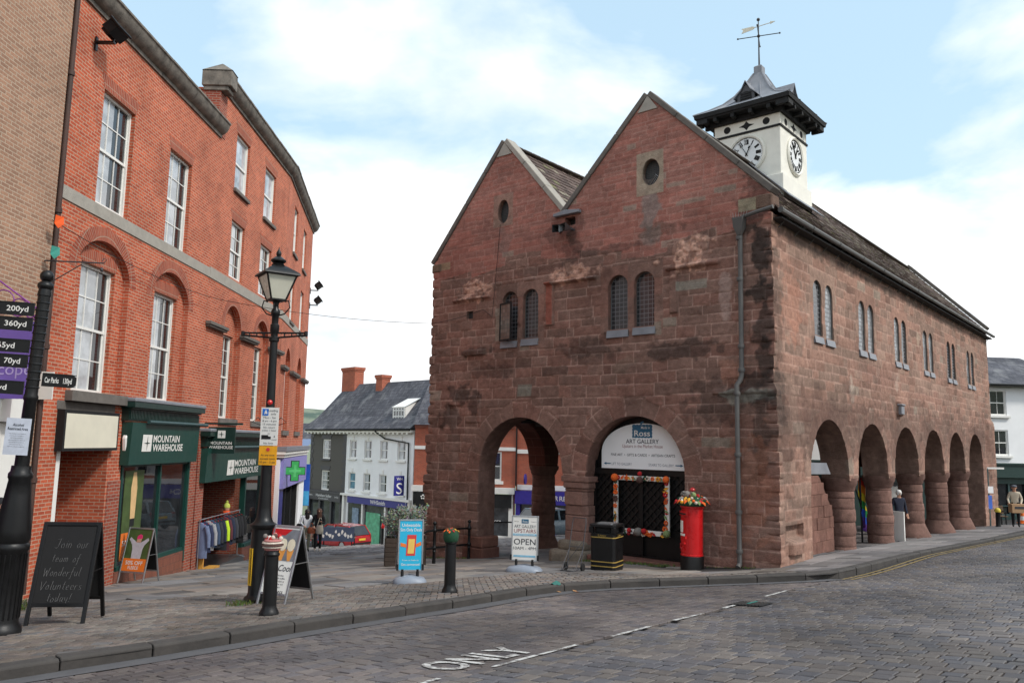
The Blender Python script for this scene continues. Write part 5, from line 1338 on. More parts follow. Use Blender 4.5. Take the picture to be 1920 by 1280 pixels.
# second green shop front on the taller building: open door, then a display window
sfB, zfB, FlB = outdoor_front(shopB, L2, .05, 5.75, g2, 1.30, 6.0)
mw_letters(sfB, FlB, 1.92, -.84, .60, 2.55, .46)
mb = MB(); gd = g2(2.2); gw = g2(5.2)
mb.box(4.40, 4.52, -.06, .12, gw + .1, .2); mb.box(6.3, 6.42, -.06, .1, gw - .3, .2); mb.box(4.52, 6.3, -.10, .05, gw + .50, gw + .60)
mb.build('window_frame', M_green, sfB, L2)
mb = MB(); mb.quad((4.52, .02, gw + .58), (6.3, .02, gw + .58), (6.3, .02, .15), (4.52, .02, .15)); mb.build('pane', M_shopglass, sfB, L2)
mb = MB(); mb.box(4.38, 6.45, -.08, .12, gw - .6, gw + .50); mb.build('tiled_plinth', M_tile_wall, sfB, L2)
mb = MB(); mb.box(-.05, .52, -.06, .05, g2(.2) - .4, 1.0); mb.box(-.05, .30, -.05, .06, g2(.2) - .4, 1.5); mb.build('brick_pier', M_brickD, shopB, L2)
# dim shop interior behind the doorway
mb = MB(); mb.quad((.4, 3.0, gd - .5), (4.44, 3.0, gd - .5), (4.44, 3.0, 1.4), (.4, 3.0, 1.4)); mb.quad((4.44, .3, gd - .6), (4.44, 3, gd - .6), (4.44, 3, 1.4), (4.44, .3, 1.4)); mb.quad((.4, .3, gd - .6), (.4, 3, gd - .6), (.4, 3, 1.4), (.4, .3, 1.4)); mb.quad((.4, .3, .9), (4.44, .3, .9), (4.44, 3, .9), (.4, 3, .9))
mb.build('shop_interior', M_brickD, shopB, L2)
mb = MB(); mb.slab([(.4, -.15), (4.4, -.15), (4.4, 3), (.4, 3)], gd - .6, g2(2.0) + .02); mb.build('door_step', M_steel, shopB, L2)
mb = MB(); mb.slab([(.34, -.5), (1.0, -.5), (1.0, -.2), (.34, -.2)], g2(.6) - .1, g2(.6) + .05); mb.box(.34, .42, -.24, -.12, g2(.5), g2(.5) + .5)
tag(mb.build('door_ramp', paint('orange_wood', srgb(196, 142, 60), .6), None, L2), 'small yellow wooden wedge at the foot of the brick pier by the shop doorway', 'ramp')
# projecting green sign
t = thing('hanging_sign', L2 @ Matrix.Translation((.46, 0, .31)), 'square dark green projecting sign with white lettering hung over the shop doorway', 'sign')
mb = MB(); mb.box(-.03, .03, -.90, -.12, .54, 1.30); o = mb.build('board', M_greend, t)
mb = MB(); mb.tube([(0, 0, 1.40), (0, -1.1, 1.40)], .03, 6); mb.build('bracket', M_greend, t)
FP = WM[t.name] @ Matrix.Translation((-.032, -.51, 0)) @ Matrix.Rotation(R(-90), 4, 'Z')
mb = MB(); mb.box(-.11, .11, -.006, -.001, .98, 1.20); o2 = mb.build('logo_tile', M_white, t, FP, bevel=.01)
mb = MB(); mb.prism([(0, 1.18), (.015, 1.10), (.09, 1.09), (.015, 1.08), (0, 1.0), (-.015, 1.08), (-.09, 1.09), (-.015, 1.10)], -.009, -.0065); mb.build('star', M_greend, o2, FP)
lettering('lettering', [('MOUNTAIN', 0, .80, .085, .62, 0, .015), ('WAREHOUSE', 0, .68, .085, .70, 0, .015)], M_white, t, FP, .005)
# chemist front on the turned bays
sfP = MB(); sfP.box(.35, 8.7, -.30, .05, .58, .70); sfP.box(.3, 8.75, -.36, .05, .70, .80); sfP = sfP.build('chemist_front', M_white, shopB, L3)
mb = MB(); mb.box(.5, 8.5, -.30, -.06, -.62, .55); mb.build('fascia', M_lilac, sfP, L3)
mb = MB(); mb.box(.3, 8.75, -.40, .05, .82, 1.0); mb.build('lead_flashing', M_lead, sfP, L3)
gp = g3(4.5)
mb = MB(); mb.box(6.6, 8.6, -.20, .1, gp - .8, -.62); mb.box(.35, .9, -.16, .1, gp - .3, .5); mb.parts('white_panel', M_render_w, sfP, L3)
mb = MB(); mb.box(.55, 1.5, -.18, .0, gp - .3, -.62); mb.build('blue_panel', M_navy, sfP, L3)
mb = MB(); mb.box(2.6, 2.72, -.12, .1, gp - .5, -.62); mb.box(4.4, 4.52, -.12, .1, gp - .5, -.62); mb.box(6.4, 6.6, -.12, .1, gp - .5, -.62); mb.parts('window_post', M_blackm, sfP, L3)
mb = MB(); mb.quad((1.5, .02, gp - .6), (6.5, .02, gp - .6), (6.5, .02, -.62), (1.5, .02, -.62)); mb.build('pane', M_shopglass, sfP, L3)
# green cross
t = thing('green_cross', L3 @ Matrix.Translation((1.3, -.62, -.07)), 'bright green chemist cross sign standing out from the lilac shop front', 'sign')
cr = lambda a, w: [(-w, -a), (w, -a), (w, -w), (a, -w), (a, w), (w, w), (w, a), (-w, a), (-w, w), (-a, w), (-a, -w), (-w, -w)]
FX = WM[t.name] @ Matrix.Rotation(R(-78), 4, 'Z') @ Matrix.Translation((0, 0, .12)) @ Matrix.Scale(.84, 4)
mb = MB(); mb.prism(cr(.48, .19), -.09, .09); mb.build('housing', M_blackm, t, FX)
mb = MB(); mb.prism(cr(.45, .16), -.10, .10); mb.build('green_face', paint('cross_green', srgb(64, 178, 92), .4), t, FX)
mb = MB(); mb.prism(cr(.28, .06), -.108, .108); mb.build('inner_cross', paint('cross_pale', srgb(96, 204, 122), .4), t, FX)
mb = MB(); mb.bar((0, .7, 0), (0, 0, 0), .04, .04); mb.bar((0, .9, .15), (0, 0, .0), .05, .05); mb.build('bracket', M_dkgrey, t, L3 @ Matrix.Translation((1.3, -.55, .05)))
# blue pharmacy flag sign at the far corner
t = tag(MB().box(-.03, .03, -.35, 0, -1.9, .1).build('blade_sign', paint('blade_blue', srgb(40, 90, 190), .4), None, L3 @ Matrix.Translation((8.9, -.1, 0))), 'narrow blue and pale blue blade sign on the far corner of the tall brick terrace', 'sign')
mb = MB(); mb.box(-.034, .034, -.34, -.01, -1.88, -1.2); mb.build('pale_panel', paint('sky_panel', srgb(70, 170, 220), .4), t, L3 @ Matrix.Translation((8.9, -.1, 0)))

# poster, clothes and mannequin seen in the shop windows
def poster(name, F, w, h, base, top, lab, cat='poster', bars=(), txt=(), thick=.01):
    p = tag(MB().box(-w / 2, w / 2, 0, thick, 0, h).build(name, base, None, F), lab, cat)
    return p
M_or = paint('orange_print', srgb(232, 118, 40), .5, var=.03); M_gr = paint('meadow_print', srgb(70, 88, 46), .5, var=.45, scale=4.)
M_skin = paint('skin', srgb(196, 148, 122), .6, var=.06); M_skin2 = paint('skin_print', srgb(220, 182, 130), .5, var=.2, scale=3)
def banner(F, lab, h=1.7, w=.62):
    p = tag(MB().box(-w / 2, w / 2, 0, .01, 0, h).build('window_poster', M_gr, None, F), lab, 'poster')
    mb = MB(); mb.box(-w / 2, w / 2, -.003, 0, 0, h * .30); mb.build('orange_panel', M_or, p, F)
    mb = MB(); mb.prism([(-.10, h * .45), (.12, h * .45), (.16, h * .8), (.08, h * .98), (-.06, h * .98), (-.14, h * .8)], -.003, 0); mb.build('figure_print', M_skin2, p, F)
    mb = MB(); mb.box(-.10, .12, -.003, 0, h * .36, h * .45); mb.build('dark_print', M_blackm, p, F)
    lettering('lettering', [('50% OFF', 0, h * .16, .12, w * .85, 0, .01), ('FLEECE', 0, h * .05, .09, w * .5)], M_white, p, F, .006)
banner(L1 @ Matrix.Translation((-.62, .035, g1(-.6) + .52)), 'tall green meadow poster with an orange foot inside the large shop window', 2.05, .95)
banner(L2 @ Matrix.Translation((2.95, 1.2, gd + 1.15)) @ Matrix.Rotation(R(-25), 4, 'Z'), 'narrow poster with an orange foot hanging inside the open shop doorway', 1.55, .72)
rk = L2 @ Matrix.Translation((2.0, -.12, g2(2.0)))
t = thing('clothes_rail', rk, 'chrome clothes rail standing across the open shop doorway', 'clothes rail')
mb = MB(); mb.tube([(-1.8, 0, 1.52), (1.8, 0, 1.52)], .016, 8); mb.build('rail', M_alu, t)
for x in (-1.75, 1.75):
    mb = MB(); mb.tube([(x, 0, 1.52), (x, 0, .08)], .016, 8); mb.tube([(x, -.25, .03), (x, 0, .10), (x, .25, .03)], .016, 8); mb.build('leg', M_alu, t)
GC = [('pale blue', srgb(104, 116, 146)), ('navy', srgb(40, 48, 78)), ('white', srgb(150, 150, 154)), ('denim blue', srgb(54, 72, 98)), ('charcoal', srgb(48, 50, 56)), ('dark navy', srgb(30, 36, 56)), ('black and lime', srgb(34, 38, 44)),
      ('maroon', srgb(88, 40, 48)), ('midnight blue', srgb(34, 42, 64)), ('dark grey', srgb(58, 60, 66)), ('black', srgb(26, 27, 30)), ('black padded', srgb(34, 34, 38)), ('black quilted', srgb(22, 22, 24))]
for i, (nm, c) in enumerate(GC):
    Fg = rk @ Matrix.Translation((-1.66 + i * .275, 0, 0)) @ Matrix.Rotation(R(64), 4, 'Z'); L = random.uniform(.78, .98)
    lab = {0: 'pale blue jacket at the left end of the clothes rail', 2: 'white jacket on the clothes rail', 6: 'black jacket with a lime yellow sleeve on the clothes rail', 7: 'long maroon jacket hanging low on the clothes rail', 12: 'black quilted jacket at the right end of the clothes rail'}.get(i, nm + ' jacket on the clothes rail between the ' + GC[i - 1][0] + ' and the ' + GC[(i + 1) % 13][0] + ' ones')
    t = thing('jacket', Fg, lab, 'jacket', 'jackets on the clothes rail')
    mb = MB(); top = 1.44
    if i == 7: L += .15
    prof = [(.04, top), (.10, top - .02), (.22, top - .08), (.26, top - .2), (.25, top - .5), (.27, top - L)]
    for y0, y1 in ((-.07, .07),):
        vs = []
        for (w, z) in prof:
            th = .035 + .05 * min(1, (top - z) / .4); ww = w * (1 + random.uniform(-.05, .05))
            vs += [(-ww, -th * .3, z), (-ww * .5, -th, z - .01), (ww * .5, -th, z - .01), (ww, -th * .3, z), (ww * .6, th, z), (-ww * .6, th, z)]
        n = len(prof); mb._add(vs, [(j * 6 + k, j * 6 + (k + 1) % 6, j * 6 + 6 + (k + 1) % 6, j * 6 + 6 + k) for j in range(n - 1) for k in range(6)] + [tuple(range(6)), tuple((n - 1) * 6 + k for k in range(6))])
    mb.build('body', paint('cloth_' + nm.replace(' ', '_'), c, .85, var=.2, scale=14.), t, smooth=60)
    mb = MB()
    for s in (-1, 1): mb.tube([(s * .21, 0, top - .1), (s * .29, -.02, top - .35), (s * .30, -.03, top - .68)], [.07, .065, .055], 8)
    mb.build('sleeves', paint('lime_cloth', srgb(190, 222, 40), .7) if i == 6 else paint('cloth_' + nm.replace(' ', '_'), c, .85), t, smooth=60)
    mb = MB(); mb.tube([(0, 0, top - .01), (0, 0, 1.5), (.02, 0, 1.54), (0, 0, 1.545)], .006, 5); mb.bar((-.16, 0, top - .05), (.16, 0, top - .05), .02, .03); mb.build('hanger', M_red, t)
# dressed display figure in the window
t = thing('display_dummy', L2 @ Matrix.Translation((4.2, .45, g2(4.2) + .70)), 'child-size display dummy in a bobble hat and orange scarf beside the doorway', 'mannequin')
mb = MB(); mb.lathe([(.02, .0), (.12, .02), (.17, .2), (.14, .5), (.17, .72), (.13, .82), (.06, .86)], 14, sy=.7); mb.build('coat', paint('print_coat', srgb(70, 62, 78), .8, var=.6, scale=22), t, smooth=60)
mb = MB(); mb.ball((0, 0, 1.0), .10, 12, 9, 1.2); mb.build('head', M_skin, t, smooth=60)
mb = MB(); mb.lathe([(.13, .84), (.14, .88), (.10, .93)], 12); mb.build('scarf', paint('orange_cloth', srgb(226, 84, 36), .9), t, smooth=60)
mb = MB(); mb.lathe([(.108, 1.03), (.112, 1.08), (.09, 1.15), (.03, 1.19)], 12); mb.ball((0, 0, 1.22), .05); mb.build('hat', paint('lime_hat', srgb(196, 206, 96), .9), t, smooth=60)
# dark skirt of stock inside windows
# ------------------------------------------------------------------ street beyond
def far_house(name, F, w, h, gl, label, wmat, wins, roof=None, extra=()):
    t = thing(name, F, label, 'building')
    mb = MB(); wall(mb, rect(0, w, gl, h), [rect(*q_[:4]) for q_ in wins], 0, .12); mb.quad((0, 0, gl), (0, 7, gl), (0, 7, h), (0, 0, h)); mb.quad((w, 0, gl), (w, 7, gl), (w, 7, h), (w, 0, h))
    mb.build('wall', wmat, t); return t
WX, WY = -6.9, 58.0; waz = -42.5
gW = float(gz(WX, WY))
FW_ = frame(WX, WY, 0, waz + 180)          # +x to the right, right end at x=0
zt = 2.0
def Wat(px, py, off=0.):
    pass
wt_ = thing('white_house', FW_, 'white rendered house with eight sash windows over a blue and white newsagent front', 'building')
gr_ = thing('grey_house', FW_ @ Matrix.Translation((-9.2, 0, 0)), 'dark grey rendered house with charcoal quoins at the end of the slate roof', 'building')
WB = gW - 1.6
ux = [-8.2, -6.05, -3.85, -1.55]; holes = []
for x in ux: holes += [rect(x - .50, x + .50, -.10, 1.32), rect(x - .50, x + .50, -2.56, -1.2)]
mb = MB(); wall(mb, rect(-9.2, 0, WB, zt), holes + [rect(-8.6, -.5, WB + .1, -3.3)], 0, .12); mb.quad((0, 0, WB), (0, 8, WB), (0, 8, zt), (0, 0, zt)); mb.build('wall', M_render_w, wt_, FW_)
for k, x in enumerate(ux):
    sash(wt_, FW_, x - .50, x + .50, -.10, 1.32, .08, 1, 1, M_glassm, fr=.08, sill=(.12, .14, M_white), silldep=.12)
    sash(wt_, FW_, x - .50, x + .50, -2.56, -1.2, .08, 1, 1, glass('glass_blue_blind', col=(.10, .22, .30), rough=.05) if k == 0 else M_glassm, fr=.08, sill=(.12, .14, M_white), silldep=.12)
mb = MB()
for x in ux:
    for z in (1.32, -1.2): mb.prism([(x - .10, z), (x + .10, z), (x + .13, z + .34), (x - .13, z + .34)], -.03, .02)
mb.parts('keystone', M_white, wt_, FW_)
mb = MB(); mb.box(-9.3, .05, -.35, .02, -3.0, -2.84); mb.box(-9.2, -8.9, -.2, .05, WB, -3.0); mb.box(-.5, -.05, -.2, .05, WB, -3.0); mb.box(-6.4, -6.2, -.15, .05, WB, -3.5); mb.box(-3.3, -3.1, -.15, .05, WB, -3.5); mb.box(-8.9, -.5, -.1, .05, WB, WB + .55)
sfw = mb.build('shopfront', M_white, wt_, FW_)
mb = MB(); mb.box(-8.3, -.3, -.28, -.1, -3.52, -3.02); mb.build('fascia', M_navy, sfw, FW_)
lettering('lettering', [('WHSmith', -4.0, -3.42, .30, 2.0, 0, .01)], M_white, sfw, FW_ @ Matrix.Translation((0, -.285, 0)), .006)
mb = MB(); mb.quad((-8.9, .04, WB), (-.5, .04, WB), (-.5, .04, -3.4), (-8.9, .04, -3.4)); mb.build('pane', glass('far_shop_glass', col=(.05, .055, .06), rough=.05), sfw, FW_)
mb = MB(); mb.box(-7.9, -7.0, -.02, .03, WB + .7, -3.9); mb.build('window_print', paint('poster_mix', srgb(120, 140, 160), .5, var=.6, scale=3), sfw, FW_)
mb = MB(); mb.box(-5.9, -4.0, -.02, .03, WB + .7, -4.1); mb.build('window_print', paint('poster_green', srgb(90, 170, 130), .5, var=.5, scale=3), sfw, FW_)
tw = thing('hanging_sign', FW_ @ Matrix.Translation((-.75, -.1, 0)), 'blue hanging sign with white letters at the right end of the white house', 'sign')
mb = MB(); mb.box(-.04, .04, -.98, -.15, -2.55, -1.15); mb.build('board', M_navy, tw)
FQ = WM[tw.name] @ Matrix.Translation((.045, -.56, 0)) @ Matrix.Rotation(R(90), 4, 'Z')
lettering('lettering', [('WH', 0, -1.48, .22, .5), ('S', 0, -2.42, .78, .5)], M_white, tw, FQ, .004)
# grey house
gh = [rect(-13.0, -11.7, -.25, 1.35), rect(-13.0, -11.7, -2.8, -1.2)]
mb = MB(); wall(mb, rect(-15.0, -9.2, WB - .6, zt), gh + [rect(-14.6, -9.6, WB - .5, -3.4)], 0, .12); mb.quad((-15, 0, WB - .6), (-15, 8, WB - .6), (-15, 8, zt), (-15, 0, zt)); mb.build('wall', M_render_g, gr_, FW_)
for h_ in gh: sash(gr_, FW_, h_[0][0], h_[1][0], h_[0][1], h_[2][1], .08, 3, 2, M_glassm, fr=.09, sill=(.1, .14, M_dkgrey))
mb = MB()
for k in range(15):
    w = .55 if k % 2 else .35
    mb.box(-9.2 - w, -9.2, -.03, .02, -2.8 + k * .33, -2.8 + k * .33 + .28)
mb.build('quoins', M_dkgrey, gr_, FW_); mb = MB()
for k in range(15):
    w = .55 if k % 2 else .35
    mb.box(-15.0, -15.0 + w, -.03, .02, -2.8 + k * .33, -2.8 + k * .33 + .28)
mb.build('quoins', M_dkgrey, gr_, FW_); mb = MB()
for z in (1.36, -1.19): mb.prism([(-13.0, z), (-11.7, z), (-11.5, z + .36), (-13.2, z + .36)], -.03, .02)
mb.parts('lintel', M_dkgrey, gr_, FW_)
mb = MB(); mb.box(-14.9, -9.3, -.34, .02, -2.98, -2.84); mb.box(-14.8, -9.4, -.26, .02, -3.62, -2.98)
for x in (-14.8, -13.0, -11.2, -9.7): mb.box(x, x + .28, -.14, .05, WB - .6, -3.6)
mb.box(-14.8, -9.4, -.1, .05, WB - .6, WB + .4); sfg = mb.build('shopfront', M_dkgrey, gr_, FW_)
lettering('lettering', [('Hamilton Stiller', -12.0, -3.32, .22, 2.5), ('ESTATE AGENTS', -12.0, -3.52, .10, 1.6), ('Sales', -14.1, -3.3, .12, .5), ('Lettings', -9.95, -3.3, .12, .6)], M_render_w, sfg, FW_ @ Matrix.Translation((0, -.262, 0)), .006)
mb = MB(); mb.quad((-14.6, .04, WB - .5), (-9.6, .04, WB - .5), (-9.6, .04, -3.5), (-14.6, .04, -3.5)); mb.build('pane', glass('far_shop_glass'), sfg, FW_)
# shared slate roof, chimneys, dormer
mb = MB(); ez = 2.22
mb._add([(-15.9, -.55, ez - .05), (.2, -.55, ez), (.2, .6, ez + .95), (-15.25, .6, ez + .95), (.2, 3.0, 6.05), (-14.3, 3.0, 6.15), (-15.9, 6.6, ez), (.2, 6.6, ez)],
        [(0, 1, 2, 3), (3, 2, 4, 5), (0, 3, 5, 6), (5, 4, 7, 6), (1, 7, 4, 2)])
mb.build('roof', M_slate, wt_, FW_, smooth=10)
mb = MB(); mb.box(-15.4, .1, -.45, .05, ez - .3, ez - .12)
for k in range(26): mb.box(-15.0 + k * .58, -14.75 + k * .58, -.42, .0, ez - .42, ez - .3)
mb.build('eaves', M_cream, wt_, FW_)
mb = MB(); mb.tube([(-4.4, -.5, ez - .2), (-3.6, -.12, ez - .75), (-.5, -.12, ez - 1.05), (-.45, -.12, -2.9)], .06, 6); mb.tube([(-15.2, -.5, ez - .12), (.1, -.5, ez - .12)], .06, 6); mb.build('rainwater_pipe', M_black, wt_, FW_)
def chimney(par, F, x0, x1, y0, y1, z0, z1):
    mb = MB(); mb.box(x0, x1, y0, y1, z0, z1 - .35); mb.box(x0 - .05, x1 + .05, y0 - .05, y1 + .05, z1 - .35, z1 - .22); mb.box(x0 - .1, x1 + .1, y0 - .1, y1 + .1, z1 - .22, z1); return mb.build('chimney', M_brickB, par, F)
chimney(gr_, FW_, -14.6, -12.5, 2.5, 3.4, 3.6, 7.6); chimney(wt_, FW_, -9.0, -8.1, 2.4, 3.2, 4.6, 6.7)
mb = MB(); mb.box(-3.5, -1.95, .45, .55, 2.95, 3.85); mb._add([(-3.6, .4, 3.85), (-1.85, .4, 3.85), (-1.7, 2.4, 4.9), (-3.4, 2.4, 4.9)], [(0, 1, 2, 3)]); mb._add([(-1.95, .5, 2.95), (-1.95, .5, 3.85), (-1.95, 2.0, 4.7)], [(0, 1, 2)]); dm = mb.build('dormer', M_white, wt_, FW_)
mb = MB(); mb.quad((-3.4, .44, 3.02), (-2.05, .44, 3.02), (-2.05, .44, 3.76), (-3.4, .44, 3.76)); mb.build('pane', glass('dormer_glass', lead=(.34, .45, .05), leadcol=(.7, .7, .68)), dm, FW_)
# red brick houses beyond the market arches
FB_ = frame(-6.8, 57.6, 0, 103)
rb = thing('brick_shop_house', FB_, 'red brick house with white bands over a black shop front beyond the market arches', 'building')
rw = [rect(1.6, 2.9, -1.3, .7), rect(5.1, 6.4, -1.3, .7)]
mb = MB(); wall(mb, rect(0, 7.4, -7.5, 2.55), rw + [rect(.3, 7.2, -7.4, -2.1)], 0, .12); mb.build('wall', M_brickB, rb)
mb = MB(); mb._add([(-.1, -.3, 2.5), (7.5, -.3, 2.5), (7.5, 3.4, 6.0), (-.1, 3.4, 6.0), (7.5, 7, 2.5), (-.1, 7, 2.5)], [(0, 1, 2, 3), (3, 2, 4, 5)]); mb.build('roof', M_slate, rb)
mb = MB(); mb.box(0, 7.4, -.12, .02, 2.3, 2.5); mb.build('eaves_course', M_brickD, rb)
for h_ in rw: sash(rb, FB_, h_[0][0], h_[1][0], h_[0][1], h_[2][1], .08, 2, 1, M_glassm, fr=.1, sill=(.15, .22, M_white))
mb = MB(); mb.box(0, 7.4, -.05, .02, .78, 1.02) ; mb.parts('white_band', M_white, rb)
mb = MB(); mb.box(-.02, 7.42, -.35, .02, -2.15, -1.75); mb.box(.0, .3, -.2, .05, -7.5, -2.1); mb.box(7.0, 7.3, -.2, .05, -7.5, -2.1); mb.box(.3, 7.0, -.12, .05, -7.4, -5.0); mb.box(3.4, 3.6, -.1, .05, -7, -3.1); s1 = mb.build('shopfront', M_white, rb)
mb = MB(); mb.box(.1, 7.2, -.3, -.05, -3.1, -2.2); mb.build('fascia', M_blackm, s1)
mb = MB(); mb.quad((.3, .04, -7.4), (7.0, .04, -7.4), (7.0, .04, -3.1), (.3, .04, -3.1)); mb.build('pane', glass('far_shop_glass'), s1)
mb = MB(); mb.box(4.7, 5.3, -.06, .0, -4.9, -3.3); mb.build('pink_poster', paint('pink_print', srgb(190, 60, 140), .5, var=.3, scale=3), s1)
lettering('lettering', [('more', 6.1, -4.1, .24, .7)], M_white, s1, FB_ @ Matrix.Translation((0, -.08, 0)), .004)
FB2 = FB_ @ Matrix.Translation((7.45, .05, 0))
rc = thing('charity_shop_house', FB2, 'red brick house over a dark blue charity shop front, seen through the front arch', 'building')
mb = MB(); wall(mb, rect(0, 12, -7.6, 5.2), [rect(6.2, 7.6, -1.3, .6), rect(9.2, 10.6, -1.3, .6), rect(.3, 11.6, -7.5, -2.2)], 0, .12); mb.box(0, 12, .3, 6, 4.8, 5.1); mb.build('wall', M_brickB, rc)
for a in (6.2, 9.2): sash(rc, FB2, a, a + 1.4, -1.3, .6, .08, 2, 1, M_glassm, fr=.1)
mb = MB(); mb.box(0, 12, -.05, .02, .62, .9); mb.box(.1, 12, -.06, .02, -1.85, -1.5); mb.parts('white_band', M_white, rc)
mb = MB(); mb.box(.05, .35, -.25, .05, -7.6, -1.9); mb.box(2.6, 2.8, -.25, .05, -7.6, -2.7); mb.box(.1, 11.8, -.12, .05, -7.6, -5.0); mb.box(7.4, 7.6, -.25, .05, -7.6, -2.7); mb.box(0, 12, -.35, .05, -2.78, -1.9); s2 = mb.build('shopfront', paint('charity_blue', srgb(52, 44, 138), .4), rc)
lettering('lettering', [('CANCER', 2.25, -2.5, .32, 1.5), ('RESEARCH', 4.15, -2.5, .32, 2.1)], M_white, s2, FB2 @ Matrix.Translation((0, -.355, 0)), .006)
mb = MB(); mb.quad((.3, .04, -7.5), (11.6, .04, -7.5), (11.6, .04, -2.8), (.3, .04, -2.8)); mb.build('pane', glass('far_shop_glass'), s2)
mb = MB(); mb.box(1.0, 1.6, -.02, .03, -4.2, -3.0); mb.build('orange_poster', M_or, s2)
mb = MB(); mb.lathe([(.35, -.04), (.35, .04)], 20, 0, 0); rs = tag(mb.build('round_sign', M_navy, None, FB2 @ Matrix.Translation((.75, -.5, -1.1)) @ Matrix.Rotation(R(90), 4, 'Y')), 'round blue sign projecting above the blue charity shop front', 'sign')
mb = MB(); mb.tube([(.0, -.08, 4.8), (.0, -.08, -1.6)], .06, 6); mb.build('rainwater_pipe', M_black, rc)
# small white shop house down the hill
FD = frame(-24.5, 78.0, 0, 118)
rd = thing('white_shop_house', FD, 'small white house with a blue-grey roof down the hill beyond the grey house', 'building')
mb = MB(); wall(mb, rect(0, 6, -9.5, .5), [archpoly(2.2, 3.9, -4.2, -1.6, -1.0, 8), rect(.5, 5.5, -9.4, -6.2)], 0, .15); mb.build('wall', M_render_w, rd)
mb = MB(); mb.box(1.4, 4.8, -.04, .0, -.9, .35); mb.build('brick_panel', M_brickB, rd)
sash(rd, FD, 2.2, 3.9, -4.2, -1.2, .1, 2, 2, M_glassm, fr=.1)
mb = MB(); mb._add([(-.4, -.4, .45), (6.3, -.4, .45), (6.3, 1.6, 1.35), (-.4, 1.6, 1.35)], [(0, 1, 2, 3)]); mb.build('roof', paint('blue_grey_roof', srgb(110, 126, 156), .6), rd)
mb = MB(); mb._add([(-.4, 1.6, 1.35), (6.3, 1.6, 1.35), (6.3, 4.0, 2.9), (.8, 4.0, 2.9)], [(0, 1, 2, 3)]); mb.build('upper_roof', M_slate, rd)
mb = MB(); mb.box(.3, 5.7, -.3, .05, -6.3, -5.3); mb.quad((.5, .05, -9.4), (5.5, .05, -9.4), (5.5, .05, -6.2), (.5, .05, -6.2)); mb.build('shopfront', M_dkgrey, rd)
# white and green house on the right
FE = frame(15.5, 44.6, 0, 83)
re_ = thing('green_shop_house', FE, 'white rendered house with a dark green ground floor beyond the far end of the arcade', 'building')
gE = float(gz(28, 46)) - .8
ew = [(k, k + 1.05) for k in (2.2, 5.6, 8.9, 12.15, 15.2)]
mb = MB(); wall(mb, rect(0, 18, .72, 5.25), [rect(a, b, z, z + 1.45) for a, b in ew for z in (1.14, 3.42)], 0, .1); mb.quad((18, 0, -4), (18, 7, -4), (18, 7, 5.25), (18, 0, 5.25)); mb.quad((0, 0, -4), (0, 7, -4), (0, 7, 5.25), (0, 0, 5.25)); mb.build('wall', M_render_w, re_)
for a, b in ew:
    for z in (1.14, 3.42): sash(re_, FE, a, b, z, z + 1.45, .06, 2, 1, M_glass, fr=.07, sill=(.14, .14, M_white), silldep=.14)
mb = MB(); wall(mb, rect(0, 18, gE, .72), [rect(a, a + 2.0, gE + 1.0, -.45) for a in (1.5, 5, 8.6, 12.1, 15.4)], 0, .2); mb.box(0, 18, -.2, .02, -.1, .62); mb.box(0, 18, -.28, .02, .62, .72)
se = mb.build('green_front', M_teal if 0 else paint('pub_green', srgb(34, 58, 54), .5, var=.1), re_)
mb = MB(); mb.quad((0, .15, gE), (18, .15, gE), (18, .15, .3), (0, .15, .3)); mb.build('pane', M_glass, se)
mb = MB()
for a in (1.5, 5, 8.6, 12.1, 15.4): mb.box(a, a + 2, .05, .1, gE + 1.0, gE + 1.08); mb.box(a + .95, a + 1.05, .05, .1, gE + 1, -.45); mb.box(a, a + 2, .05, .1, gE + 1.5, gE + 1.56)
mb.build('glazing_bars', M_teal, se)
mb = MB(); mb._add([(-.4, -.5, 5.22), (18.4, -.5, 5.22), (17.5, 4, 7.3), (.5, 4, 7.3), (18.4, 8.5, 5.22), (-.4, 8.5, 5.22)], [(0, 1, 2, 3), (3, 2, 4, 5), (1, 4, 2), (0, 3, 5)]); mb.build('roof', M_slate, re_)
mb = MB(); mb.tube([(-.4, -.5, 5.16), (18.4, -.5, 5.16)], .07, 6); mb.build('gutter', M_black, re_)
# ------------------------------------------------------------------ street furniture
# fingerpost
F = at(-6.40, 10.5, 90) @ Matrix.Rotation(R(2.2), 4, 'Y')
t = thing('fingerpost', F, 'tall black cast iron fingerpost with white lettered arms at the street edge', 'signpost')
mb = MB(); mb.lathe([(.24, 0), (.24, .05), (.228, .09), (.205, .12), (.192, .16), (.192, 1.02), (.21, 1.05), (.21, 1.10), (.188, 1.13), (.205, 1.18), (.20, 1.3), (.152, 1.72), (.128, 1.92), (.142, 1.95), (.142, 2.0), (.12, 2.03), (.115, 2.1)], 24)
for k in range(20):
    a = 2 * math.pi * k / 20; mb.tube([(.19 * math.cos(a), .19 * math.sin(a), .2), (.19 * math.cos(a), .19 * math.sin(a), 1.0)], .013, 4)
mb.build('base', M_black, t, smooth=40)
mb = MB(); pr = [(.088, 2.05), (.076, 2.94), (.088, 2.96), (.088, 3.0)]
for k in range(13): z = 3.02 + k * .102; pr += [(.076, z + .01), (.076, z + .085), (.086, z + .09), (.086, z + .10)]
pr += [(.076, 4.42), (.092, 4.44), (.10, 4.47), (.09, 4.5), (.055, 4.53)]
mb.lathe(pr, 20); mb.ball((0, 0, 4.60), .085, 16, 10); mb.build('post', M_black, t, smooth=35)
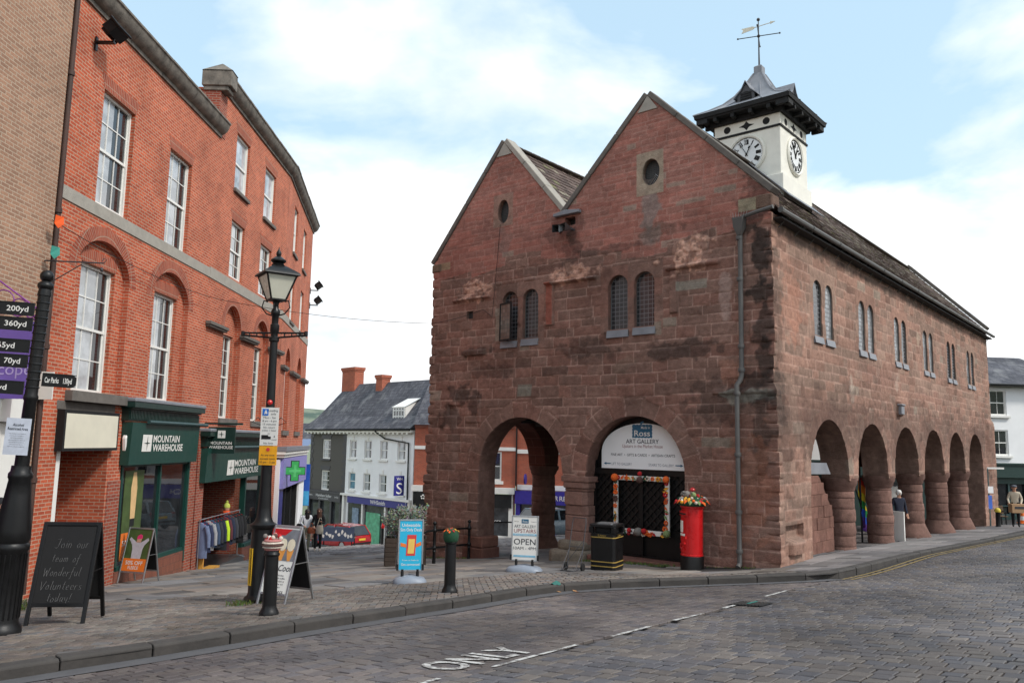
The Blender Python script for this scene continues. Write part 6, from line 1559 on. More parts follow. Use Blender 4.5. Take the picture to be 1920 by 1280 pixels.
def arm(z, L, ang, txt, sz, dirn):
    Fa = F @ Matrix.Translation((0, 0, z)) @ Matrix.Rotation(R(ang), 4, 'Z')
    mb = MB(); h = .088
    if dirn < 0: mb.prism([(-L, -h), (-.10, -h), (-.10, h), (-L, h)], -.015, .015)
    else: mb.prism([(.10, -h), (L - .05, -h), (L, -h * .6), (L, h * .6), (L - .05, h), (.10, h)], -.015, .015)
    mb.bar((dirn * .1, -.017, h - .01), (dirn * L, -.017, h - .01), .012, .01); mb.bar((dirn * .1, -.017, -h + .01), (dirn * L, -.017, -h + .01), .012, .01)
    o = mb.build('arm', M_black, t, Fa)
    lettering('lettering', [(tx, x, -.036, .070, w * .9, 0, .012) for tx, x, w in txt], M_white, o, Fa @ Matrix.Translation((0, -.018, 0)), .003)
arm(4.14, 1.1, 8, [('200yd', -.30, .30), ('Tower', -.78, .36)], 0, -1)
arm(3.94, 1.1, 8, [('360yd', -.30, .30), ('Walk', -.78, .30)], 0, -1)
arm(3.65, 1.1, 8, [('165yd', -.40, .28)], 0, -1)
arm(3.45, 1.1, 8, [('70yd', -.28, .22), ('Gallery', -.74, .44)], 0, -1)
arm(3.10, 1.0, 14, [('150yd', -.42, .28)], 0, -1)
arm(3.23, .50, 22, [('Car Parks', .215, .18), ('130yd', .40, .11)], 0, 1)
# notice on the fingerpost
t = tag(MB().box(-.19, .19, -.012, 0, 0, .60).build('notice_plate', paint('pale_notice', srgb(196, 202, 214), .5), None, F @ Matrix.Translation((-.02, -.145, 2.24)) @ Matrix.Scale(.78, 4) @ Matrix.Rotation(R(8), 4, 'Z')), 'pale grey Alcohol Restricted Area notice strapped to the fingerpost', 'notice')
FN = WM[t.name]
M_ink = paint('print_ink', srgb(40, 42, 52), .6)
lettering('lettering', [('Alcohol', 0, .47, .045, .17, 0, .01), ('Restricted Area', 0, .405, .045, .31, 0, .01)] + [('under this order it is an offence to', 0, .34 - .035 * k, .014, .26 - .03 * (k % 3)) for k in range(7)], M_ink, t, FN @ Matrix.Translation((0, -.013, 0)), .002)
# street lamp
F = at(-4.07, 13.58, 96)
t = thing('street_lamp', F, 'black cast iron street lamp with a four-sided glass lantern and ladder bar', 'street lamp')
mb = MB(); mb.lathe([(.25, 0), (.25, .06), (.205, .1), (.19, .14), (.182, 1.16), (.20, 1.18), (.215, 1.21), (.215, 1.24), (.155, 1.28), (.12, 1.36), (.108, 1.5)], 20); mb.build('base', M_black, t, smooth=40)
mb = MB(); mb.lathe([(.108, 1.48), (.092, 1.9), (.082, 2.6), (.072, 3.3), (.066, 3.9), (.064, 4.28), (.085, 4.30), (.085, 4.36), (.06, 4.38), (.06, 4.44), (.075, 4.47), (.075, 4.58), (.055, 4.6), (.06, 4.74), (.075, 4.76), (.075, 4.82), (.05, 4.86), (.04, 4.9)], 18); mb.build('column', M_black, t, smooth=40)
mb = MB()
for s in (-1, 1):
    mb.tube([(s * .07, 0, 4.44), (s * .55, 0, 4.44)], .016, 6); mb.tube([(s * .07, 0, 4.36), (s * .55, 0, 4.40)], .016, 6); mb.lathe([(.03, 4.38), (.035, 4.42), (.03, 4.47)], 8, s * .56, 0)
    for k in range(3): mb.tube([(s * (.18 + k * .13), 0, 4.37), (s * (.18 + k * .13), 0, 4.45)], .012, 5)
mb.build('ladder_bar', M_black, t)
mb = MB()
for s in (-1, 1): mb.tube([(s * .05, 0, 4.74), (s * .16, 0, 4.77), (s * .25, 0, 4.88), (s * .22, 0, 5.0), (s * .15, 0, 4.98)], .012, 6); mb.tube([(0, s * .05, 4.78), (0, s * .10, 4.9), (0, s * .05, 5.0)], .012, 6)
mb.tube([(-.12, 0, 2.86), (-.3, 0, 2.92), (-.2, 0, 3.0), (-.1, 0, 2.9)], .008, 5); mb.tube([(.12, 0, 2.86), (.3, 0, 2.92), (.2, 0, 3.0), (.1, 0, 2.9)], .008, 5)
mb.build('scrolls', M_black, t, smooth=40)
LQ = F @ Matrix.Rotation(R(40), 4, 'Z') @ Matrix.Translation((0, 0, 5.01)) @ Matrix.Diagonal((.86, .86, .78, 1)) @ Matrix.Translation((0, 0, -5.13))
b0, b1, zb0, zb1 = .145, .295, 5.13, 5.66
sq = lambda h, z: [(-h, -h, z), (h, -h, z), (h, h, z), (-h, h, z)]
mb = MB(); mb._add(sq(b0, zb0) + sq(b1, zb1), [(k, (k + 1) % 4, 4 + (k + 1) % 4, 4 + k) for k in range(4)]); mb.build('lantern_glass', paint('frosted_glass', srgb(204, 202, 186), .25, var=.10, scale=2.), t, LQ)
mb = MB(); A, B = sq(b0, zb0), sq(b1, zb1)
for k in range(4): mb.bar(A[k], B[k], .028, .028); mb.bar(B[k], B[(k + 1) % 4], .035, .035); mb.bar(A[k], A[(k + 1) % 4], .03, .03)
mb.slab([(-b0, -b0), (b0, -b0), (b0, b0), (-b0, b0)], zb0 - .02, zb0 - .002); mb.lathe([(.05, 4.98), (.06, 5.06), (.09, 5.11)], 12)
mb.build('lantern_frame', M_black, t, LQ)
mb = MB(); mb._add(sq(.36, 5.67) + sq(.34, 5.72) + sq(.15, 5.87) + sq(.12, 5.89), [(j * 4 + k, j * 4 + (k + 1) % 4, j * 4 + 4 + (k + 1) % 4, j * 4 + 4 + k) for j in range(3) for k in range(4)] + [(3, 2, 1, 0)])
mb.lathe([(.12, 5.88), (.13, 5.92), (.10, 5.95), (.15, 6.0), (.15, 6.03), (.08, 6.09), (.04, 6.12), (.05, 6.15), (.05, 6.2), (.015, 6.27), (.004, 6.33)], 16); mb.build('lantern_top', M_black, t, LQ, smooth=30)
mb = MB(); mb.box(-.07, -.035, -.196, -.183, .30, .86); mb.box(-.01, .01, -.196, -.183, .30, .86); mb.box(-.07, .01, -.196, -.183, .27, .30); mb.build('yellow_mark', paint('yellow_tape', srgb(214, 168, 40), .5), t, F @ Matrix.Rotation(R(-30), 4, 'Z'))
# parking plates on the lamp
P = tag(MB().box(-.17, .17, -.012, 0, .36, 1.06).build('parking_plate', M_white, None, F @ Matrix.Translation((.05, -.10, 2.21)) @ Matrix.Scale(.90, 4)), 'white loading only parking plate with a blue square on the lamp column', 'sign')
FPp = WM[P.name]
mb = MB(); mb.box(-.145, -.03, -.016, -.0125, .91, 1.035); mb.build('blue_square', paint('sign_blue', srgb(30, 110, 200), .4), P, FPp)
mb = MB(); mb.prism([(-.11, .93), (-.07, .95), (-.06, .93), (-.05, .95), (-.08, 1.02), (-.10, .98)], -.019, -.0165); mb.build('trolley_symbol', M_white, P, FPp)
lettering('lettering', [('Loading', .06, .985, .040, .18), ('only', .07, .925, .035, .10), ('Mon - Sat', 0, .855, .035, .24), ('8 am - 6 pm', 0, .795, .035, .27), ('15 minutes', 0, .735, .035, .25), ('No return', 0, .675, .035, .22), ('within 1 hour', 0, .62, .035, .28), ('or', 0, .565, .03, .05), ('&', .11, .51, .035, .03), ('over', .11, .455, .03, .10), ('No limit', 0, .385, .035, .18)], M_ink, P, FPp @ Matrix.Translation((0, -.013, 0)), .002)
mb = MB(); mb.box(-.14, -.01, -.016, -.0125, .475, .55); mb.box(-.01, .04, -.016, -.0125, .475, .525); mb.build('lorry_symbol', M_blackm, P, FPp)
P = tag(MB().box(-.17, .17, -.012, 0, 0, .35).build('taxi_plate', paint('sign_amber', srgb(236, 166, 22), .4), None, FPp), 'amber taxi plate fixed below the loading only plate on the lamp', 'sign')
lettering('lettering', [('At any time', 0, .165, .04, .26), ('except taxis', 0, .10, .04, .28), ('10 pm - 3 am', 0, .035, .04, .29)], M_ink, P, FPp @ Matrix.Translation((0, -.013, 0)), .002)
mb = MB(); mb.M = Matrix.Translation((0, -.014, .285)) @ Matrix.Rotation(R(90), 4, 'X'); mb.lathe([(.035, -.002), (.035, .003)], 16); mb.build('red_disc', paint('sign_red', srgb(210, 60, 60), .5), P, FPp)
P = tag(MB().ball((0, 0, 0), .045).build('poppy', M_red, None, F @ Matrix.Translation((.03, -.09, 3.25))), 'small red poppy tied to the lamp column', 'flower')

# A-boards
def a_board(F, w, h, spread, fr, frm, panel, lab, leg=.14, ft=.03, name='pavement_sign'):
    """two framed leaves hinged at the top; local -y is the front"""
    t = thing(name, F, lab, 'sandwich board'); a = math.atan2(spread / 2, h); s = h / math.cos(a)
    out = []
    for k, sg in ((0, 1), (1, -1)):
        Fl = F @ Matrix.Translation((0, 0, h)) @ Matrix.Rotation(R(180) if sg < 0 else 0, 4, 'Z') @ Matrix.Rotation(-a, 4, 'X')   # local -z runs down the leaf
        mb = MB(); mb.box(-w / 2, -w / 2 + fr, -ft / 2, ft / 2, -s, 0); mb.box(w / 2 - fr, w / 2, -ft / 2, ft / 2, -s, 0); mb.box(-w / 2 + fr, w / 2 - fr, -ft / 2, ft / 2, -fr, 0); mb.box(-w / 2 + fr, w / 2 - fr, -ft / 2, ft / 2, -s + leg, -s + leg + fr)
        mb.build('frame', frm, t, Fl, bevel=.004)
        mb = MB(); mb.box(-w / 2 + fr, w / 2 - fr, -.006, .006, -s + leg + fr, -fr); p = mb.build('panel', panel if k == 0 else M_blackm, t, Fl); out.append((p, Fl, s))
    mb = MB()
    for x in (-w / 2 + .01, w / 2 - .01): mb.bar((x, -spread * .22, h * .52), (x, spread * .22, h * .52), .012, .012)
    mb.build('stay', frm, t)
    return t, out
M_chalk = paint('chalk', srgb(136, 136, 136), .95, var=.25, scale=30)
M_board = paint('blackboard', srgb(22, 22, 23), .75, var=.2, scale=5)
F = at(-6.19, 11.64, 84)
t, o = a_board(F, .78, 1.36, .72, .05, M_black, M_board, 'black chalkboard sign with handwriting beside the fingerpost', leg=.26, ft=.04, name='chalkboard')
p, Fl, s = o[0]
GL = {'J': (.6, [[(0, .95), (.6, 1.05)], [(.45, 1.0), (.35, .2), (.15, -.05), (-.1, .1)]]), 'o': (.42, [[(.2, .5), (0, .3), (.08, .02), (.3, .05), (.38, .3), (.22, .5), (.3, .45)]]), 'i': (.2, [[(.1, .5), (.08, .05), (.15, .0)], [(.12, .72), (.14, .76)]]),
 'n': (.45, [[(.02, .5), (.0, .0)], [(.02, .3), (.2, .5), (.33, .4), (.32, 0)]]), 'u': (.45, [[(.02, .5), (.02, .12), (.15, 0), (.32, .15)], [(.34, .5), (.33, 0)]]), 'r': (.36, [[(.03, .5), (.0, 0)], [(.02, .3), (.15, .48), (.32, .46)]]),
 't': (.36, [[(.18, .9), (.12, .1), (.25, .02)], [(-.02, .55), (.36, .6)]]), 'e': (.42, [[(.03, .25), (.34, .32), (.25, .52), (.08, .45), (.02, .2), (.12, .0), (.34, .08)]]), 'a': (.46, [[(.34, .45), (.12, .48), (.02, .2), (.12, .02), (.33, .25)], [(.36, .5), (.34, .05), (.42, 0)]]),
 'm': (.64, [[(.02, .5), (.0, 0)], [(.02, .35), (.18, .5), (.26, .3), (.25, 0)], [(.26, .35), (.42, .5), (.5, .35), (.5, 0)]]), 'f': (.4, [[(.42, .95), (.25, 1.0), (.15, .5), (.1, -.3), (-.05, -.35)], [(-.02, .45), (.36, .5)]]),
 'W': (.8, [[(0, .95), (.15, 0), (.36, .7), (.5, 0), (.72, 1.0)]]), 'd': (.46, [[(.32, .4), (.1, .46), (.02, .2), (.12, .0), (.32, .2)], [(.40, 1.0), (.34, 0)]]), 'l': (.22, [[(.14, 1.0), (.06, .1), (.16, 0)]]),
 'V': (.62, [[(0, .95), (.22, 0), (.6, 1.0)]]), 's': (.36, [[(.32, .48), (.1, .48), (.1, .28), (.3, .2), (.22, .0), (.0, .04)]]), 'y': (.42, [[(.02, .5), (.08, .15), (.3, .2)], [(.38, .5), (.26, -.3), (.05, -.32)]]), '!': (.2, [[(.18, 1.0), (.1, .3)], [(.07, .05), (.09, .0)]]), ' ': (.4, [])}
def handwriting(lines, parent, Fh):
    mb = MB(); rg = random.Random(12)
    for txt, x0, z0, h, w in lines:
        tot = sum(GL[c][0] + .14 for c in txt); k = w / (tot * h); x = x0 - w / 2
        for c in txt:
            gw, st = GL[c]; dz = rg.uniform(-.04, .04) * h
            for s_ in st:
                P_ = [(x + (px + .16 * pz + rg.uniform(-.012, .012)) * h * k, z0 + dz + (pz + rg.uniform(-.012, .012)) * h) for px, pz in s_]
                for a_, b_ in zip(P_, P_[1:]): mb.bar((a_[0], 0, a_[1]), (b_[0], 0, b_[1]), .0085, .0012)
            x += (gw + .14) * h * k
    return mb.build('handwriting', M_chalk, parent, Fh)
handwriting([('Join our', .05, -.36, .125, .46), ('team of', 0, -.55, .11, .38), ('Wonderful', -.02, -.74, .12, .50), ('Volunteers', .0, -.92, .12, .56), ('today!', 0, -1.08, .11, .32)], p, Fl @ Matrix.Translation((0, -.0072, 0)))
F = at(-8.46, 18.9, 106)
t, o = a_board(F, .70, 1.22, .55, .035, M_alu, M_gr, 'silver A-board with a pink-hatted walker above an orange 50% OFF panel', leg=.24)
p, Fl, s = o[0]; zb_ = -s + .24 + .04
mb = MB(); mb.box(-.31, .31, -.011, -.007, zb_, zb_ + .28); mb.build('orange_panel', M_or, p, Fl)
lettering('lettering', [('50% OFF', 0, zb_ + .145, .085, .46, 0, .012), ('FLEECE', 0, zb_ + .045, .07, .28, 0, .01)], M_white, p, Fl @ Matrix.Translation((0, -.011, 0)), .003)
mb = MB(); z = zb_ + .28; pts = [(-.12, z), (.13, z), (.14, z + .22), (.17, z + .30), (.27, z + .42), (.24, z + .47), (.13, z + .40), (.06, z + .36), (-.05, z + .36), (-.12, z + .40), (-.23, z + .47), (-.26, z + .42), (-.16, z + .30), (-.13, z + .2)]
mb.prism(pts, -.010, -.0065); mb.build('jumper_print', paint('fleece_print', srgb(190, 184, 190), .7), p, Fl)
mb = MB(); mb.prism([(-.06, z + .36), (.06, z + .36), (.07, z + .46), (-.05, z + .47)], -.012, -.0065); mb.build('face_print', M_skin, p, Fl)
mb = MB(); mb.prism([(-.065, z + .43), (.08, z + .45), (.07, z + .52), (.02, z + .545), (-.05, z + .51)], -.014, -.0066); mb.build('hat_print', paint('pink_print2', srgb(222, 52, 110), .7), p, Fl)
F = at(-3.58, 13.36, 113)
t, o = a_board(F, .56, 1.20, .74, .035, M_alu, M_white, 'silver A-board with ice cream cones and the word Cool behind the near bollard', leg=.16)
p, Fl, s = o[0]
mb = MB(); mb.box(-.29, .29, -.010, -.007, -.56, -.06); mb.build('photo_print', paint('grey_photo', srgb(120, 122, 128), .5, var=.4, scale=5), p, Fl)
mb = MB(); mb.prism([(-.29, -.06), (.1, -.06), (-.02, -.16), (-.29, -.16)], -.014, -.0101); mb.build('red_print', M_red, p, Fl)
mb = MB()
for x, q in ((-.02, 1.), (.14, .8), (-.16, .9)): mb.prism([(x - .02, -.56), (x + .03, -.56), (x + .07, -.38), (x - .07, -.38)], -.013, -.0101)
mb.build('cone_print', paint('wafer_print', srgb(224, 150, 70), .6), p, Fl)
mb = MB()
for x, q in ((-.02, 1.), (.14, .8), (-.16, .9)): mb.prism([(x + .075 * math.cos(k * .524), -.31 + .10 * math.sin(k * .524)) for k in range(12)], -.016, -.0131)
mb.build('ice_print', paint('vanilla_print', srgb(228, 216, 190), .6), p, Fl)
lettering('lettering', [('So Cool!', .05, -.72, .10, .46, .3, .006)] + [(w, .07, -.80 - k * .045, .026, None) for k, w in enumerate(('Sundaes', 'Fresh waffles', 'ice cream or', 'coffee and', 'cake'))] + [('Sweets', .05, -1.06, .055, .26, .2)], M_ink, p, Fl @ Matrix.Translation((0, -.007, 0)), .002)

# knitted bollards
def bollard(F, lab): 
    t = thing('bollard', F, lab, 'bollard', 'black street bollards')
    mb = MB(); mb.lathe([(.135, 0), (.135, .03), (.12, .06), (.10, .10), (.097, .14), (.092, .80), (.105, .81), (.108, .83), (.092, .85), (.088, .98), (.04, 1.02)], 20); mb.build('post', M_black, t, smooth=40); return t
F = at(-3.34, 11.63, 90); bollard(F, 'near black bollard in front of the ice cream board')
t = thing('knitted_topper', F @ Matrix.Translation((0, 0, .98)), 'pink striped knitted topper with pompoms on the near bollard', 'knitted cover')
M_wool = [paint('wool_' + n_, c, .95, var=.25, scale=40, bump=.6) for n_, c in (('cream', srgb(206, 192, 178)), ('red', srgb(190, 36, 40)), ('rose', srgb(186, 120, 116)), ('brown', srgb(90, 64, 58)), ('green', srgb(28, 70, 46)), ('orange', srgb(232, 104, 40)), ('gold', srgb(226, 164, 50)), ('grey', srgb(128, 122, 116)), ('white', srgb(222, 218, 212)), ('sage', srgb(128, 146, 96)))]
for k, (z, r_) in enumerate(((-.10, .115), (-.07, .14), (-.04, .155), (-.01, .15), (.02, .125))):
    mb = MB(); mb.lathe([(r_ - .02, z), (r_, z + .012), (r_ - .008, z + .03)], 18); mb.build('stripe', M_wool[(2, 0, 3, 0, 2)[k]], t, smooth=50)
for k in range(9):
    a = k * .7 + .2; rr = .11 if k < 6 else .04
    mb = MB(); mb.ball((rr * math.cos(a), rr * math.sin(a), .06 + .02 * (k % 3)), .034, 8, 6); mb.build('pompom', M_wool[(0, 1, 2, 8, 1, 7, 1, 0, 3)[k]], t, smooth=60)
F = at(-.98, 14.02, 90); bollard(F, 'black bollard standing alone between the blue sign and the gallery sign')
t = thing('knitted_topper', F @ Matrix.Translation((0, 0, .96)), 'dark green knitted topper with orange leaves on the bollard nearer the arches', 'knitted cover')
mb = MB(); mb.lathe([(.10, -.13), (.125, -.10), (.135, -.03), (.125, .04), (.08, .09), (.02, .11)], 18); mb.build('cap', M_wool[4], t, smooth=60)
for k in range(16):
    a = k * 2.4; rr = .13 * math.sqrt((k + .5) / 16); z = .105 - 3.2 * rr * rr
    mb = MB(); mb.M = Matrix.Translation((rr * math.cos(a), rr * math.sin(a), z)) @ Matrix.Rotation(a, 4, 'Z') @ Matrix.Rotation(.5, 4, 'Y'); mb._add([(-.03, 0, 0), (0, -.022, .008), (.045, 0, 0), (0, .022, .008)], [(0, 1, 2, 3)]); mb.build('leaf', M_wool[(5, 6, 1, 5)[k % 4]], t)

# swing signs on moulded feet
def swing_sign(F, w, h, panel, lab, cat='pavement sign'):
    t = thing('swing_sign', F, lab, cat, None)
    mb = MB(); vs = []
    pr = [(1.0, 0.0), (1.0, .03), (.86, .09), (.55, .12), (.45, .125)]
    n = 24
    for s_, z in pr:
        for k in range(n):
            a = 2 * math.pi * k / n; c, s2 = math.cos(a), math.sin(a); sc = (abs(c) ** 3 + abs(s2) ** 3) ** (-1 / 3)
            wav = 1 - .18 * math.cos(2 * a) * (0 if z < .01 else 1) * 0
            vs.append((c * sc * .40 * s_ * (w / .6), s2 * sc * .25 * s_, z + (.03 * (1 - abs(c)) if z > .05 else 0)))
    mb._add(vs, [(j * n + k, j * n + (k + 1) % n, j * n + n + (k + 1) % n, j * n + n + k) for j in range(len(pr) - 1) for k in range(n)] + [tuple((len(pr) - 1) * n + k for k in range(n))])
    mb.build('foot', paint('grey_plastic', srgb(132, 140, 152), .45, var=.06), t, smooth=50)
    mb = MB()
    for s_ in (-1, 1): mb.tube([(s_ * w * .30, 0, .10), (s_ * w * .30, 0, .26)], .03, 8); mb.box(s_ * w * .5 - .02, s_ * w * .5 + .02, -.03, .03, .24, .36)
    mb.build('spring', M_blackm, t)
    Fp = F @ Matrix.Translation((0, 0, .22)) @ Matrix.Rotation(R(-3), 4, 'X')
    mb = MB(); f_ = .03; mb.box(-w / 2, -w / 2 + f_, -.018, .018, 0, h); mb.box(w / 2 - f_, w / 2, -.018, .018, 0, h); mb.box(-w / 2 + f_, w / 2 - f_, -.018, .018, 0, f_); mb.box(-w / 2 + f_, w / 2 - f_, -.018, .018, h - f_, h); mb.build('frame', M_alu, t, Fp, bevel=.004)
    mb = MB(); mb.box(-w / 2 + f_, w / 2 - f_, -.01, .01, f_, h - f_); p = mb.build('panel', panel, t, Fp); return p, Fp
M_cyan = paint('cyan_print', srgb(40, 176, 214), .4, var=.04)
M_skyp = paint('sky_print', srgb(130, 186, 212), .5)
M_inkred = paint('maroon_ink', srgb(140, 70, 74), .6)
F = at(-1.93, 16.25, 80)
p, Fp = swing_sign(F, .50, 1.0, M_cyan, 'bright blue phone deals sign on a grey moulded foot')
Fq = Fp @ Matrix.Translation((0, -.0105, 0))
lettering('lettering', [('Unbeatable', 0, .86, .06, .36, 0, .006), ('Sim Only Deals', 0, .77, .06, .42, 0, .006), ('From as little as', 0, .20, .026, .32), ('Get connected', 0, .11, .045, .36, 0, .005)], M_white, p, Fq, .002)
mb = MB(); mb.prism([(-.09, .30), (.09, .30), (.11, .70), (-.07, .70)], -.005, -.001); mb.build('phone_print', paint('phone_red', srgb(206, 60, 56), .5), p, Fq)
mb = MB(); mb.prism([(-.06, .34), (.065, .34), (.08, .62), (-.045, .62)], -.008, -.0051); mb.build('screen_print', paint('phone_gold', srgb(226, 186, 90), .5), p, Fq)
mb = MB(); mb.prism([(-.20, .48), (-.09, .46), (-.09, .52), (-.2, .55)], -.005, -.001); mb.prism([(.11, .46), (.21, .50), (.2, .57), (.1, .52)], -.005, -.001); mb.build('arms_print', M_or, p, Fq)
F = at(.37, 18.45, 102)
p, Fp = swing_sign(F, .62, 1.0, M_white, 'white gallery OPEN sign on a grey moulded foot before the open arch')
Fq = Fp @ Matrix.Translation((0, -.0105, 0))
mb = MB(); mb.box(-.08, .08, -.004, -.001, .83, .92); mb.build('logo_print', paint('logo_teal', srgb(42, 100, 132), .5), p, Fq)
mb = MB(); mb.box(-.27, .27, -.004, -.001, .555, .60); mb.box(-.25, .25, -.004, -.001, .09, .13); mb.parts('blue_bar', M_skyp, p, Fq)
lettering('lettering', [('ART GALLERY', 0, .73, .065, .50), ('OPEN', 0, .36, .13, .50, 0, .004), ('10AM - 4PM', 0, .25, .065, .52), ('Paintings', -.2, .86, .02, .10), ('Sculpture', .2, .86, .02, .12)], M_ink, p, Fq, .002)
lettering('lettering', [('UPSTAIRS', 0, .62, .085, .50)], M_inkred, p, Fq, .002)
lettering('lettering', [('IN THE MARKET HOUSE', 0, .565, .024, .46), ('Ross', 0, .85, .045, .11)], M_white, p, Fq, .0065)

# pillar box and its knitted cover
F = FF @ Matrix.Translation((-1.86, -.48, 0)); pz = gat(FF, -1.86, -.5)
F = F @ Matrix.Translation((0, 0, pz)) @ Matrix.Rotation(R(-28), 4, 'Z') @ Matrix.Rotation(R(1.2), 4, 'Y')
t = thing('pillar_box', F, 'red cast iron post box with a black foot against the sandstone wall', 'post box')
mb = MB(); mb.lathe([(.27, -.2), (.27, .30), (.262, .33)], 28); mb.build('foot', M_black, t, smooth=40)
mb = MB(); mb.lathe([(.262, .33), (.262, .36), (.25, .37), (.25, 1.40), (.275, 1.42), (.285, 1.46), (.285, 1.50), (.25, 1.54), (.14, 1.60), (.02, 1.62)], 28); mb.build('body', M_red, t, smooth=40)
def curved(mb, x0, x1, z0, z1, r_, n=8, lift=.0):
    a0, a1 = math.asin(x0 / r_), math.asin(x1 / r_); vs = []
    for k in range(n + 1):
        a = a0 + (a1 - a0) * k / n
        for rr, z in ((r_, z0), (r_ + lift, z0), (r_ + lift, z1), (r_, z1)): vs.append((rr * math.sin(a), -rr * math.cos(a), z))
    mb._add(vs, [(k * 4 + j, k * 4 + 4 + j, k * 4 + 4 + (j + 1) % 4, k * 4 + (j + 1) % 4) for k in range(n) for j in range(4)] + [(0, 1, 2, 3), (n * 4 + 3, n * 4 + 2, n * 4 + 1, n * 4)])
mb = MB(); curved(mb, -.17, .17, .42, 1.36, .25, 10, .012); curved(mb, -.15, .15, 1.24, 1.34, .25, 8, .04); mb.build('door', M_red, t, smooth=30)
mb = MB(); curved(mb, -.12, .12, 1.262, 1.30, .288, 8, .004); mb.build('slot', M_blackm, t)
mb = MB(); curved(mb, -.13, .02, .86, 1.12, .263, 6, .006); mb.build('plate', M_white, t)
mb = MB(); curved(mb, -.13, .08, .78, .83, .263, 6, .008); mb.build('label_strip', M_white, t)
mb = MB(); mb.box(.09, .13, -.28, -.24, .72, .78); mb.box(.04, .11, -.29, -.25, .60, .64); mb.build('handle', M_red, t)
mb = MB(); mb.M = Matrix.Translation((-.02, -.268, 0)); mb.tube([(-.06, 0, .48), (-.06, 0, .60), (-.01, 0, .58), (-.06, 0, .54), (0, 0, .48)], .008, 5); mb.tube([(.06, 0, .60), (.02, 0, .60), (.02, 0, .48), (.07, 0, .48)], .008, 5); mb.build('cipher', M_red, t)
mb = MB(); curved(mb, .12, .135, .44, .56, .256, 2, .004); mb.build('paint_chip', M_white, t)
t = thing('knitted_topper', F @ Matrix.Translation((0, 0, 1.52)), 'crocheted harvest cover with woolly animals and leaves on top of the red post box', 'knitted cover')
mb = MB(); mb.lathe([(.29, -.06), (.34, -.03), (.35, .02), (.30, .10), (.2, .17), (.05, .20)], 22); mb.build('cap', M_wool[4], t, smooth=60)
rg = random.Random(4)
for k in range(84):
    a = k * 2.39996; rr = .10 + .28 * (k / 84) ** .8; z = .20 - (rr - .1) * .66 + rg.uniform(-.02, .03); m = M_wool[rg.choice((1, 1, 4, 5, 6, 8, 9, 5, 1, 0))]
    mb = MB(); mb.M = Matrix.Translation((rr * math.cos(a), rr * math.sin(a), z)) @ Matrix.Rotation(a, 4, 'Z') @ Matrix.Rotation(.7, 4, 'Y')
    if k % 3: mb._add([(-.07, 0, .0), (0, -.05, .012), (.09, 0, 0), (0, .05, .012), (0, 0, .035)], [(0, 1, 4), (1, 2, 4), (2, 3, 4), (3, 0, 4)]); mb.build('leaf', m, t)
    else: mb.ball((0, 0, .01), .04, 8, 6); mb.build('berry', m, t, smooth=60)
for (x, y, r_, m, nm) in ((-.14, -.14, .07, 7, 'owl'), (.05, -.18, .085, 7, 'hedgehog'), (.19, -.10, .065, 9, 'frog'), (-.02, .02, .06, 8, 'toadstool')):
    mb = MB(); mb.ball((x, y, .20), r_, 12, 8); mb.ball((x - .01, y - r_ * .75, .19), r_ * .45, 8, 6); mb.build(nm, M_wool[m], t, smooth=60)
    mb = MB(); mb.ball((x - .035, y - r_ * .85, .235), .012, 6, 5); mb.ball((x + .03, y - r_ * .85, .235), .012, 6, 5); mb.build('eyes', M_blackm, t)
mb = MB(); mb.lathe([(.02, .2), (.02, .30)], 8, -.02, .02); mb.lathe([(.07, .29), (.06, .33), (.02, .355)], 12, -.02, .02); mb.build('red_cap', M_red, t, smooth=60)

# litter bin
F = at(2.28, 18.90, 118)
t = thing('litter_bin', F, 'square black litter bin with gold bands in front of the lattice gates', 'bin')
mb = MB(); w = .31; oc = lambda w_, c: [(-w_ + c, -w_), (w_ - c, -w_), (w_, -w_ + c), (w_, w_ - c), (w_ - c, w_), (-w_ + c, w_), (-w_, w_ - c), (-w_, -w_ + c)]
mb.slab(oc(.30, .05), 0, .84); mb.slab(oc(.325, .06), .98, 1.04); mb.slab(oc(.24, .05), .84, .86)
for x, y in ((-.27, -.27), (.27, -.27), (.27, .27), (-.27, .27)): mb.box(x - .05, x + .05, y - .05, y + .05, .84, .98)
mb.box(-.27, .27, .24, .3, .84, .98)
mb.build('body', M_black, t, bevel=.008)
mb = MB(); mb.slab(oc(.22, .05), .845, .975); mb.build('inner_liner', M_blackm, t)
mb = MB()
for z in (.10, .20, .74): mb.slab(oc(.305, .052), z, z + .022)
mb.build('gold_band', M_gold, t)
lettering('lettering', [('Litter', 0, .775, .05, .20)], M_gold, t, F @ Matrix.Translation((0, -.302, 0)), .003)
lettering('lettering', [('Litter', 0, .775, .05, .20)], M_gold, t, F @ Matrix.Translation((.302, 0, 0)) @ Matrix.Rotation(R(90), 4, 'Z'), .003)
mb = MB(); mb.slab(oc(.20, .04), 1.041, 1.06); mb.build('ash_tray', M_alu, t)

